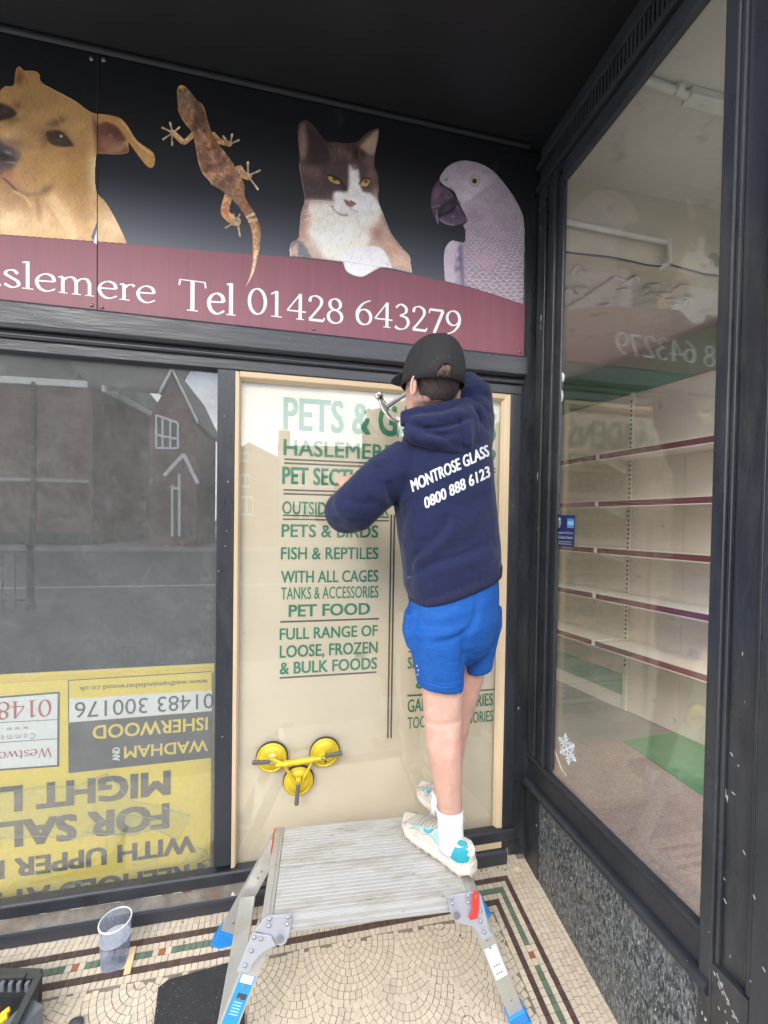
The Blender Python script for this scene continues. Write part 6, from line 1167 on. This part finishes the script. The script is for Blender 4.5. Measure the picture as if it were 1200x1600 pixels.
V = folds(V, Nn, [
    ([(775, 842), (735, 862), (680, 880), (640, 900)], -.010, 6), ([(778, 862), (730, 880), (670, 899)], .008, 8), ([(700, 800), (690, 830), (645, 872)], -.008, 6), ([(716, 812), (690, 848), (650, 880)], .009, 8), ([(672, 840), (650, 850), (632, 846)], -.006, 5),
    ([(755, 785), (735, 815), (690, 845)], .006, 9), ([(775, 800), (745, 840), (690, 866)], -.007, 6), ([(622, 802), (612, 775), (606, 750)], -.016, 7), ([(612, 810), (596, 790), (578, 776)], -.010, 6), ([(590, 770), (600, 800), (590, 815)], .008, 8), ([(640, 790), (628, 815), (625, 845)], -.007, 7),
    ([(530, 775), (560, 785), (590, 790)], -.007, 6), ([(520, 812), (548, 818), (580, 812)], -.008, 5), ([(535, 790), (565, 800)], .006, 7), ([(545, 828), (572, 826), (600, 805)], -.006, 5),
    ([(728, 622), (748, 614), (768, 622)], -.012, 4.5), ([(730, 606), (752, 604), (768, 611)], .007, 6), ([(738, 640), (757, 634), (770, 642)], .008, 6), ([(742, 652), (762, 660), (772, 676)], -.009, 5), ([(747, 690), (763, 700), (772, 712)], -.006, 6), ([(752, 640), (764, 660), (766, 690)], .006, 6),
    ([(765, 745), (770, 790), (779, 840)], .005, 8), ([(655, 735), (625, 740), (600, 755)], .006, 10), ([(690, 780), (720, 790), (760, 770)], -.004, 10), ([(640, 905), (642, 880), (655, 860)], -.008, 5)], .72)
HOOD_O = finish('hoodie', V, F, FLEECE, MAN); HBVH = BVHTree.FromPolygons([Vector(p) for p in V], F)
# ribbed hem and cuffs
b = MB(); nR_ = 96; rr = []
for (x, y, d, w, dp, sl), q in (((710, 902, -.393, 75, .131, -.318), 0), ((710, 908, -.394, 75.4, .132, -.318), 1), ((710.5, 914, -.395, 74.6, .130, -.318), 2), ((711, 919, -.395, 73.5, .127, -.318), 3), ((712, 918, -.395, 70, .118, -.318), 4)): rr.append(ringp(x, y, d, w, dp, sl, .30, 2.5))
b.loft(rr, nR_, False)
for i in range(len(b.v)):
    if i % 2: j = i // nR_; c = np.array(rr[j][0]); p = np.array(b.v[i]); b.v[i] = tuple(p+(c-p)/np.linalg.norm(c-p)*.0022)
b.build('hem_band', RIB, HOOD_O, True, angle=0)
for A in (SL_, SR_):
    b = MB(); p, q = PY(*A[-1][:3]), PY(*A[-2][:3]); dd = (p-q)/np.linalg.norm(p-q); b.tube([p-dd*.03, p-dd*.02, p+dd*.02, p+dd*.03], [.047, .042, .037, .034], 28, ref=(.2, .9, .3)); b.build('cuff', RIB, HOOD_O, True)
# hood lying in folds between the shoulders
K_ = MB(); hy = -.475
rim = [(636, 664, -.43, .024), (634, 650, -.42, .024), (650, 645, -.435, .020), (676, 641, -.45, .020), (704, 634, -.445, .020), (728, 632, -.42, .024), (746, 642, -.40, .026), (754, 664, -.40, .026), (750, 690, -.425, .024), (738, 701, -.455, .020), (722, 706, -.475, .016), (700, 701, -.485, .018), (672, 690, -.485, .024), (650, 682, -.46, .028), (637, 668, -.435, .024)]
K_.tube([PY(x, y, d) for x, y, d, r in rim], [q[3] for q in rim], 14, ref=(.1, .9, .1))
K_.loft([ringp(x, y, d, w, dp, sl, .22, 2.2) for x, y, d, w, dp, sl in ((694, 640, -.43, 46, .040, -.15), (694, 655, -.445, 58, .050, -.12), (696, 672, -.455, 58, .052, -.02), (703, 685, -.462, 44, .045, .1), (714, 696, -.468, 26, .033, .15), (721, 705, -.468, 10, .016, .15))], 24)
V, Nn, F = union(K_, .0058, smooth=4); V = lumpy(V, Nn, .0008, 50, 9)
V = folds(V, Nn, [([(640, 662), (668, 668), (700, 664), (738, 650)], -.015, 4.5), ([(636, 652), (660, 655), (690, 652), (725, 642)], .008, 5), ([(632, 670), (655, 684), (690, 690), (715, 686)], .010, 7), ([(660, 672), (690, 680), (716, 676)], -.007, 4.5), ([(720, 652), (722, 678), (725, 703)], -.009, 3), ([(728, 655), (733, 678), (732, 698)], .009, 5), ([(742, 648), (745, 670), (741, 700)], -.006, 4), ([(648, 690), (675, 704), (705, 716)], -.004, 4), ([(655, 643), (690, 640), (715, 632)], -.008, 3.5)], .8)
HOOD = finish('hood', V, F, FLEECE, HOOD_O)
b = MB(); hb = BVHTree.FromPolygons([Vector(p) for p in V], F)
def hit(bv, px, py, lift):
    d = ray(px, py); h = bv.ray_cast(Vector(CAM_LOC), Vector(d/np.linalg.norm(d)))
    return None if h[0] is None else np.array(h[0])+np.array(h[1])*lift*(1 if np.dot(np.array(h[1]), d) < 0 else -1)
for i in range(9):
    p, q = hit(hb, 722.5+i*.5, 662+i*4.7, .0006), hit(hb, 722.8+i*.5, 665+i*4.7, .0006)
    if p is not None and q is not None: b.bar(p, q, .0022, .0012, up=(0, 1, .3))
b.build('stitching', RIB, HOOD)
PRINT = pm('white_hoodie_print', (.58, .58, .61), .8, var=.08, vs=120, wear=(.16, .17, .26), wears=150, wlo=.64, whi=.72)
def wrap(body, quad, parent, mat, strike=.65):
    V_, F_ = text_mesh(body, 0, 1.02, 4); x0, x1 = V_[:, 0].min(), V_[:, 0].max(); Hh, _ = text_mesh('H'); y1 = Hh[:, 1].max(); BL, BR, TL, TR = (np.array(q, float) for q in quad); mb = MB(); lift = .0013
    for sx, sy in ((-strike, -.25), (strike, -.25), (-strike, .25), (strike, .25), (0, 0)):
        P = []; ok = True
        for v in V_:
            s_, t = (v[0]-x0)/(x1-x0), v[1]/y1; s2 = s_+.045*math.sin(math.pi*s_)*0; p = (BL*(1-s2)+BR*s2)*(1-t)+(TL*(1-s2)+TR*s2)*t; h = hit(HBVH, p[0]+sx, p[1]+sy, lift)
            if h is None: h = PY(p[0], p[1], -.47)
            P.append(h)
        mb.add(P, F_); lift += .00003
    return mb.build('lettering', mat, parent)
wrap('MONTROSE GLASS', ((645.5, 768.5), (764, 712), (641.5, 751), (761, 695)), HOOD_O, PRINT); wrap('0800 888 6123', ((665, 795), (765.5, 744.5), (662.5, 778.5), (763, 728)), HOOD_O, PRINT)
# small dark tag by the hem
h0 = hit(HBVH, 641, 902, .001)
b = MB(); b.obox(h0, (CR[0]+CR[1]*-.1, CR[1], CR[2]), (.010, .004, .0012)); b.build('tag', INK, HOOD_O)
# ---- shorts
S_ = MB()
S_.loft([ringp(709, 905, -.392, 71, .120, -.30, .28, 2.4), ringp(707, 940, -.392, 73, .128, -.24, .28, 2.4), ringp(705, 975, -.392, 73, .130, -.14, .28, 2.4), ringp(705, 1000, -.39, 66, .115, -.05, .28, 2.4), ringp(716, 1018, -.385, 44, .090, -.05, .28, 2.4), ringp(722, 1030, -.38, 22, .06, -.05, .28, 2.4)], 28)
S_.loft([ringp(682, 975, -.415, 50, .108, -.05, .1, 2.3), ringp(684, 1015, -.42, 43, .098, 0, .1, 2.3), ringp(686, 1050, -.425, 37.5, .088, .04, .1, 2.3), ringp(687, 1071, -.427, 36, .082, .12, .1, 2.3)], 24)
S_.loft([ringp(722, 968, -.375, 26, .085, 0, .1), ringp(723, 1000, -.375, 18, .080, 0, .1), ringp(723, 1032, -.375, 9, .06, 0, .1)], 16)
S_.loft([ringp(742, 945, -.355, 38, .10, -.05, .2, 2.3), ringp(744, 975, -.345, 36, .10, -.05, .2, 2.3), ringp(743, 1005, -.335, 29, .092, -.1, .2, 2.3), ringp(742, 1044, -.325, 22.5, .080, -.2, .2, 2.3)], 20)
S_.loft([ringp(638, 955, -.40, 6, .05, 0), ringp(637, 985, -.40, 9, .055, 0), ringp(641, 1010, -.405, 6, .04, 0)], 14)
V, Nn, F = union(S_, .0068, smooth=3); V = lumpy(V, Nn, .0007, 45, 21)
V = folds(V, Nn, [([(724, 985), (724, 1015), (723, 1050)], -.011, 4), ([(680, 1002), (705, 1000), (728, 988)], -.006, 3.5), ([(672, 992), (700, 990), (730, 975)], .006, 5), ([(745, 935), (742, 965), (728, 990)], -.007, 5), ([(757, 930), (752, 970), (735, 1000)], .005, 7), ([(639, 930), (640, 960), (640, 990)], -.008, 2.5), ([(700, 930), (740, 918), (775, 905)], .004, 5), ([(655, 960), (690, 965), (720, 955)], .004, 8), ([(665, 1010), (690, 1020), (715, 1012)], .003, 8), ([(775, 935), (772, 975), (763, 1020)], -.004, 5), ([(680, 1003), (700, 1001), (726, 990)], -.006, 2)], .6)
SHO = finish('shorts', V, F, SHORTM, MAN); sb = BVHTree.FromPolygons([Vector(p) for p in V], F)
def seam(pts, w, mat, parent, name, bv, lift=.0008):
    P = [hit(bv, *p, lift) for p in smooth_path(pts, False, 5)]; P = [p for p in P if p is not None]; b = MB(); b.tube(P, w, 6); return b.build(name, mat, parent, True)
HEMB = pm('blue_hem_stitch', (.010, .085, .40), .6)
seam([(648, 1062), (662, 1066), (690, 1074), (718, 1072)], .0012, HEMB, SHO, 'hem_stitch', sb); seam([(724, 1040), (742, 1037), (762, 1031)], .0012, HEMB, SHO, 'hem_stitch', sb); seam([(639, 925), (640, 955), (639.5, 985)], .0012, HEMB, SHO, 'pocket_seam', sb)
b = MB()
for q in ((652, 1040), (654, 1047), (653, 1054)):
    p = hit(sb, *q, .0008); 
    if p is not None: b.obox(p, (CR[0], CR[1], CR[2]), (.0022, .0016, .001))
if b.v: b.build('side_logo', PRINT, SHO)
# ---- hair and cap
def dome(rf, rs, rz, z0, z1, n=40, m=14, off=(0, 0, 0), az=(0, 2*math.pi), pw=1.0):
    V = []; F = []; full = abs(az[1]-az[0]-2*math.pi) < 1e-6
    for j in range(m+1):
        ph = math.asin(z0)+(math.asin(z1)-math.asin(z0))*j/m
        for i in range(n+(0 if full else 1)):
            t = az[0]+(az[1]-az[0])*i/n; q = math.cos(ph)**pw; V.append(hp(off[0]+rf*q*math.cos(t), off[1]+rs*q*math.sin(t), off[2]+rz*math.sin(ph)))
    w = n if full else n+1
    for j in range(m):
        for i in range(n): F.append((j*w+i, j*w+(i+1) % w, (j+1)*w+(i+1) % w, (j+1)*w+i))
    return V, F
HR = thing if False else None
V, F = dome(.1005, .0815, .108, -.80, .3, 44, 16, (-.003, 0, .0), (math.pi*.575, math.pi*1.425)); b = MB(); b.add(V, F); hair = b.build('hair', HAIRM, MAN, True); sm_ = hair.modifiers.new('thick', 'SOLIDIFY'); sm_.thickness = .003
b = MB(); r = np.random.default_rng(4)
for i in range(900):
    t = math.pi*r.uniform(.59, 1.41); ph = math.asin(r.uniform(-.86, -.1)); p = hp(-.003+.1012*math.cos(ph)*math.cos(t), .082*math.cos(ph)*math.sin(t), .108*math.sin(ph)); o = p-hc; o /= np.linalg.norm(o)
    d = o*.4-tiltz*.9+r.normal(size=3)*.25; d /= np.linalg.norm(d); s_ = np.cross(d, o); s_ /= np.linalg.norm(s_); L_ = r.uniform(.006, .012); b.add([p-s_*.0006, p+s_*.0006, p+d*L_], [(0, 1, 2)])
tag(b.build('hair_strands', HAIRM, MAN), kind='stuff')
V, F = dome(.112, .0985, .136, -.06, .99998, 48, 28, (-.002, 0, -.004), (0, 2*math.pi), .66); b = MB(); b.add(V, F)
# back edge of the cap dips; the rim is pulled down all round
for i in range(48): p = np.array(b.v[i]); b.v[i] = tuple(p-tiltz*.014*(1+.5*math.cos(2*math.pi*i/48-math.pi)))
CAPO = b.build('cap', CAPM, MAN, True, angle=0); sm_ = CAPO.modifiers.new('thick', 'SOLIDIFY'); sm_.thickness = .003; sm_.offset = -1
capV = [np.array(v) for v in b.v]; cbv = BVHTree.FromPolygons([Vector(v) for v in b.v], b.f)
b = MB(); top_, bot_ = [], []; nb = 17
for i in range(nb):
    t = (i/(nb-1)-.5)*math.pi*.86; 
    for k_, ext in enumerate((0, .4, .75, 1.0)):
        e_ = .090*math.cos(t*1.02)**.55*ext if abs(t) < 1.5 else 0; f = .108*math.cos(t)+e_; s_ = .094*math.sin(t)*(1+.02*ext); z = .012+.016*ext-.030*(abs(math.sin(t))**2)*ext*.6; top_.append(hp(f, s_, z+.005))
F = [(4*i+k_, 4*i+k_+1, 4*i+k_+5, 4*i+k_+4) for i in range(nb-1) for k_ in range(3)]; b.add(top_, F); br = b.build('brim', CAPM, CAPO, True); sm_ = br.modifiers.new('thick', 'SOLIDIFY'); sm_.thickness = .005
b = MB(); tp = hp(-.002, 0, .1315); b.loft([(tp, hd*.008, hs*.008), (tp+tiltz*.004, hd*.007, hs*.007), (tp+tiltz*.006, hd*.003, hs*.003)], 14); b.build('button', CAPM, CAPO, True)
for k_ in range(6):
    t = k_*math.pi/3+.15; P = [hp(-.002+.1123*math.cos(ph)**.66*math.cos(t), .0988*math.cos(ph)**.66*math.sin(t), -.004+.1363*math.sin(ph)) for ph in np.linspace(0, 1.565, 22)]; b = MB(); b.tube(P, .0011, 6); b.build('seam', CAPM, CAPO, True)
STR_ = pm('cap_strap_webbing', (.040, .038, .042), .8, bump=.3, bs=400)
def capring(pts, w, name, mat, lift=.0015):
    P = [hit(cbv, *p, lift) for p in smooth_path(pts, False, 5)]; P = [p for p in P if p is not None]; b = MB(); b.tube(P, w, 8); return b.build(name, mat, CAPO, True)
capring([(683, 596), (684, 580), (689, 570), (696, 567), (703, 570), (707, 580), (708, 594)], .0026, 'opening_rim', CAPM)
TUFT = pm('sandy_hair_tuft', (.17, .115, .07), .6, var=.5, vs=150, stretch=(1, 1, .2)); DKH = pm('cap_opening_shade', (.020, .016, .014), .9)
pts = [hit(cbv, *p, .0006) for p in ((684.5, 595), (685, 580), (690, 571), (696, 568.5), (702.5, 571), (706, 580), (706.5, 593), (696, 597))]
b = MB(); pts = [p for p in pts if p is not None]; n8 = len(pts); c = sum(pts)/n8; b.add(pts+[c+(CAM_LOC-c)/np.linalg.norm(CAM_LOC-c)*.001], [(i, (i+1) % n8, n8) for i in range(n8)]); b.build('opening_hair', HAIRM, CAPO)
r = np.random.default_rng(12); b = MB()
for i in range(70):
    x0 = r.uniform(690, 704); y0_ = r.uniform(569, 574); p0 = hit(cbv, x0, y0_+1, .0012); p1 = hit(cbv, x0-r.uniform(1, 9), y0_+r.uniform(10, 17), .005); p2 = hit(cbv, x0-r.uniform(4, 13), y0_+r.uniform(20, 31), .0025)
    if p0 is None: continue
    if p1 is None: p1 = p0-tiltz*.022-hd*.004
    if p2 is None: p2 = p1-tiltz*.02
    b.tube([p0, p1, p2], [.0008, .0007, .0003], 4)
b.build('hair_tuft', TUFT, CAPO, True)
EMB = pm('black_embroidery', (.012, .012, .013), .5)
for ch, (x, y), rot in (('U', (674, 574), 52), ('S', (680, 567), 38), ('P', (686, 562), 24), ('L', (693, 559), 6), ('A', (700, 561), -12)):
    V_, F_ = text_mesh(ch); q = math.radians(rot); P = []
    for v in V_:
        u, w = (v[0]-.3)*8, (v[1])*8; P.append(hit(cbv, x+u*math.cos(q)+w*math.sin(-q)*1.0, y-u*math.sin(q)-w*math.cos(q), .0011))
    if all(p is not None for p in P): b = MB(); b.add(P, F_); b.build('embroidered_letter', EMB, CAPO)
# ---- socks
def sock(LG, i0, top_px, name):
    b = MB(); rs = [ringp(x, y, d, w+1.3, dp+.003, 0, .1, 2.1) for x, y, d, w, dp in LG[i0:]]; b.loft(rs, 24); o = b.build(name, SOCKM, MAN, True, angle=0); return o
s1 = sock([(702.5, 1264, -.43, 19.4, .0405), (703.5, 1280, -.429, 18.4, .039), (704, 1298, -.428, 18.2, .039), (705, 1314, -.427, 18.6, .040), (705, 1326, -.426, 18, .040)], 0, 0, 'sock')
b = MB(); b.loft([ringp(702.3, 1261, -.43, 20.2, .0415, 0, .1, 2.1), ringp(702.5, 1265, -.43, 21.2, .0435, 0, .1, 2.1), ringp(702.8, 1269, -.43, 20.2, .0415, 0, .1, 2.1)], 24, False); b.build('cuff_band', SOCKM, s1, True)
p = PY(716, 1311, -.459); b = MB(); b.obox(p+CR[0]*.0, (CR[0], CR[1], CR[2]), (.0065, .0018, .003)); b.obox(p+CR[1]*.006, (CR[0], CR[1], CR[2]), (.0065, .0018, .003)); b.obox(p+CR[1]*.003, (CR[0], CR[1], CR[2]), (.003, .003, .003)); b.build('sock_logo', pm('grey_sock_logo', (.12, .13, .15), .7), s1)
sock([(694, 1238, -.195, 18, .042), (692, 1262, -.19, 18, .044), (691, 1285, -.19, 18, .05)], 0, 0, 'sock')
# ---- running shoes
S_UP = pm('beige_shoe_mesh', (.53, .49, .43), .75, var=.10, vs=50, bump=.4, bs=380, dirt=(.30, .25, .19), ds=22); S_TEAL = pm('teal_shoe_panel', (.012, .27, .33), .45, var=.06); S_MINT = pm('mint_shoe_panel', (.25, .47, .43), .6); S_SOLE = pm('white_foam_midsole', (.58, .53, .46), .6, var=.06, vs=30, dirt=(.36, .29, .22), ds=20, dlo=.55, dhi=.75); S_OUT = pm('tan_rubber_outsole', (.40, .33, .25), .7, var=.2, vs=60); S_LACE = pm('grey_lace', (.42, .39, .36), .8); S_BLUE = pm('blue_swoosh', (.03, .28, .48), .45); S_WHITE = pm('white_heel_tab', (.75, .75, .77), .6)
def shoe(heel, toe, up, camside, label):
    heel, toe = np.array(heel), np.array(toe); f = toe-heel; LN = np.linalg.norm(f); f /= LN; up = np.array(up, float); up -= f*(f@up); up /= np.linalg.norm(up); s = np.cross(f, up)*camside
    t_ = thing2('shoe', MAN)
    W_ = lambda t: np.interp(t, [0, .04, .12, .3, .5, .72, .86, .95, 1], [.016, .028, .036, .036, .040, .049, .046, .032, .010])
    Hh = lambda t: np.interp(t, [0, .05, .14, .27, .36, .48, .62, .78, .9, 1], [.086, .104, .098, .092, .100, .094, .076, .058, .046, .026])
    base = lambda t: .032+.010*max(0, (t-.8)/.2)**2+.010*max(0, (.1-t)/.1)
    def surf(t, a, off=0.0):
        """a: 0 = camera-side sole line, .5 = top, 1 = far sole line"""
        w, h, z0 = W_(t)+off, Hh(t)+off, base(t); q = math.pi*a; x = math.copysign(abs(math.cos(q))**.62, math.cos(q))*w*(1-.16*math.sin(q)*(t < .4)); z = z0+(h-z0)*abs(math.sin(q))**.75; return heel+f*(t*LN)+s*x+up*z
    ts = np.concatenate([np.linspace(0, .1, 6), np.linspace(.14, .9, 20), np.linspace(.92, 1, 6)]); A_ = np.linspace(0, 1, 25)
    b = MB(); V = [surf(t, a) for t in ts for a in A_]; n = len(A_); F = [(i*n+j, i*n+j+1, (i+1)*n+j+1, (i+1)*n+j) for i in range(len(ts)-1) for j in range(n-1)]; F += [tuple(range(n)), tuple((len(ts)-1)*n+j for j in range(n))[::-1], ]; b.add(V, F); b.build('upper', S_UP, t_, True, angle=0)
    b = MB(); rs = []
    for t in np.concatenate([np.linspace(-.02, .1, 7), np.linspace(.15, .85, 16), np.linspace(.88, 1.015, 8)]):
        tc = min(max(t, 0), 1); w = W_(tc)+.004+.007*max(0, (.25-t))*4*.5; lo = .010*max(0, (t-.78)/.22)**1.6*1.6+.012*max(0, (.10-t)/.12); hi = base(tc)+.004
        if t < 0 or t > 1: w *= .72
        rs.append((heel+f*(t*LN)+up*((lo+.004+hi)/2), s*w, up*((hi-lo-.004)/2), 5.0))
    b.loft(rs, 28); b.build('midsole', S_SOLE, t_, True, angle=50)
    for i, t in enumerate(np.concatenate([np.linspace(.0, .30, 4), np.linspace(.44, .96, 6)])):
        lo = .010*max(0, (t-.78)/.22)**1.6*1.6+.012*max(0, (.10-t)/.12); b = MB(); w = W_(t)+.003; b.obox(heel+f*(t*LN)+up*(lo+.0055), (f, s, up), (LN*.030, w-.0015, .0052)); b.build('outsole_lug', S_OUT, t_, False, .002)
    def overlay(name, poly, mat, off=.0016, n_=5):
        """poly: outline in (t, a) on the upper; filled by fanning rings towards its centre"""
        P = smooth_path(poly, True, 4); c = P.mean(0); V = []; m = len(P)
        for k in range(n_+1): V += [surf(*(P[i]*(1-k/(n_+.6))+c*(k/(n_+.6))), off*(1 if k else .3)) for i in range(m)]
        F = [(k*m+i, k*m+(i+1) % m, (k+1)*m+(i+1) % m, (k+1)*m+i) for k in range(n_) for i in range(m)]+[tuple(n_*m+i for i in range(m))]; b = MB(); b.add(V, F); return b.build(name, mat, t_, True)
    overlay('heel_panel', [(.012, .06), (.012, .26), (.06, .30), (.14, .24), (.22, .25), (.33, .17), (.38, .07), (.25, .03), (.1, .03)], S_TEAL); overlay('collar_panel', [(.03, .33), (.07, .46), (.15, .45), (.19, .36), (.12, .30)], S_TEAL, .003)
    overlay('side_panel', [(.36, .10), (.36, .26), (.44, .30), (.47, .16), (.42, .08)], S_MINT); overlay('lace_panel', [(.52, .30), (.56, .36), (.80, .38), (.82, .30), (.68, .27)], S_MINT)
    overlay('swoosh', [(.47, .33), (.485, .24), (.53, .19), (.585, .21), (.61, .29), (.575, .25), (.54, .245), (.515, .27)], S_BLUE, .003); overlay('toe_cap', [(.88, .05), (.90, .25), (.95, .4), (.985, .3), (.985, .08), (.94, .03)], pm('shoe_toe_mesh', (.38, .33, .27), .8), .002)
    for i in range(6):
        t = .46+i*.055; b = MB(); P = [surf(t+(.012 if i % 2 else -.012)*(k-.5)*2, .33+.34*k, .004+.003*math.sin(math.pi*k)) for k in np.linspace(0, 1, 7)]; b.tube(P, .0028, 6); b.build('lace', S_LACE, t_, True)
    for sg in (-1, 1):
        b = MB(); c = surf(.44, .5, .006); P = [c+f*x_*.001+s*sg*y_*.001+up*z_*.001 for x_, y_, z_ in ((0, 0, 0), (6, 12, 8), (2, 24, 6), (-8, 20, -2), (-4, 6, 2))]; b.tube(smooth_path(P, True), .0022, 6); b.build('lace_loop', S_LACE, t_, True)
    for t0, t1, a0 in ((.40, .62, .10), (.60, .80, .16)):
        b = MB(); P = [surf(t, a0+.07*math.sin((t-t0)/(t1-t0)*math.pi), .0012) for t in np.linspace(t0, t1, 9)]; b.tube(P, .0012, 5); b.build('stitch_line', pm('grey_stitch', (.28, .27, .25), .7), t_, True)
    b = MB(); P = [surf(.02, .48, .0), surf(.01, .48, .004)+up*.006-f*.004, surf(.01, .46, .004)-up*.004-f*.008, surf(.005, .36, .003)-f*.005-up*.008, surf(.02, .20, .002)]; b.tube(smooth_path(P), .0042, 8); b.build('heel_tab', S_WHITE, t_, True)
    if label: t_['label'] = label
    return t_
def thing2(name, parent):
    o = bpy.data.objects.new(name, None); COL.objects.link(o); o.empty_display_size = .05; place(o, WORLDLOC[parent.name], parent); return o
hl_ = PZ(733, 1379, ZT+.0); tl_ = PZ(632, 1300, ZT+.0); fd = (tl_-hl_)/np.linalg.norm(tl_-hl_); sd_ = np.array([fd[1], -fd[0], 0])
off_ = -sd_*(-.026)
shoe(hl_+off_+fd*.006+zv*.0005, hl_+off_+fd*.300+zv*.0005, (0, 0, 1), -1, 'beige and teal running shoe flat on the platform')
h2 = PZ(716, 1300, ZT); t2 = PY(671, 1250, -.085)
shoe(h2+np.array([0, 0, .004]), h2+(t2-h2)/np.linalg.norm(t2-h2)*.285+np.array([0, 0, .004]), (0, -.3, 1), -1, 'beige running shoe with its toe lifted towards the window')
# ================================================================== CLAW HAMMER in the raised hand
STEEL = pm('polished_hammer_steel', (.62, .62, .61), .16, .95, var=.08, vs=40); HG = pm('black_rubber_grip', (.03, .03, .03), .7)
hy_ = -.085; eye = PY(601, 637, hy_); poll = PY(589, 611, hy_-.012); grip = PY(668, 594, -.185)
HM = thing('claw_hammer', 'steel claw hammer in the raised hand beside the cap', 'hammer', tuple(eye))
ax_ = (poll-eye)/np.linalg.norm(poll-eye); hn = (grip-eye)/np.linalg.norm(grip-eye); sv = np.cross(ax_, hn); sv /= np.linalg.norm(sv); tn = np.cross(sv, ax_)
b = MB(); b.loft([(eye+ax_*t, sv*r, tn*r, 2.4) for t, r in ((-.016, .0145), (0, .0155), (.014, .0145), (.026, .0115), (.038, .0115), (.044, .0155), (.058, .0160), (.061, .0145))], 18); b.build('head', STEEL, HM, True)
for sg in (-1, 1):
    P = [eye-ax_*.010+sv*sg*.004, eye-ax_*.030+sv*sg*.006-tn*.001, eye-ax_*.050+sv*sg*.0085+tn*.006, eye-ax_*.066+sv*sg*.011+tn*.018, eye-ax_*.074+sv*sg*.0125+tn*.030]
    b = MB(); b.loft([(p, sv*w, (tn*.6+ax_*.8)*h, 2.8) for p, w, h in zip(P, (.0085, .0075, .0068, .006, .0045), (.011, .009, .0065, .004, .0015))], 12); b.build('claw', STEEL, HM, True)
b = MB(); b.loft([(eye+hn*t, sv*w, ax_*h, 3) for t, w, h in ((.006, .006, .010), (.02, .006, .011), (.06, .0055, .0085), (.12, .0065, .009))], 14); b.build('handle', STEEL, HM, True)
b = MB(); b.loft([(eye+hn*t, sv*w, ax_*h, 2.6) for t, w, h in ((.118, .011, .014), (.13, .0125, .016), (.18, .0115, .015), (.24, .0125, .016), (.285, .014, .018), (.295, .011, .014))], 16); b.build('grip', HG, HM, True)
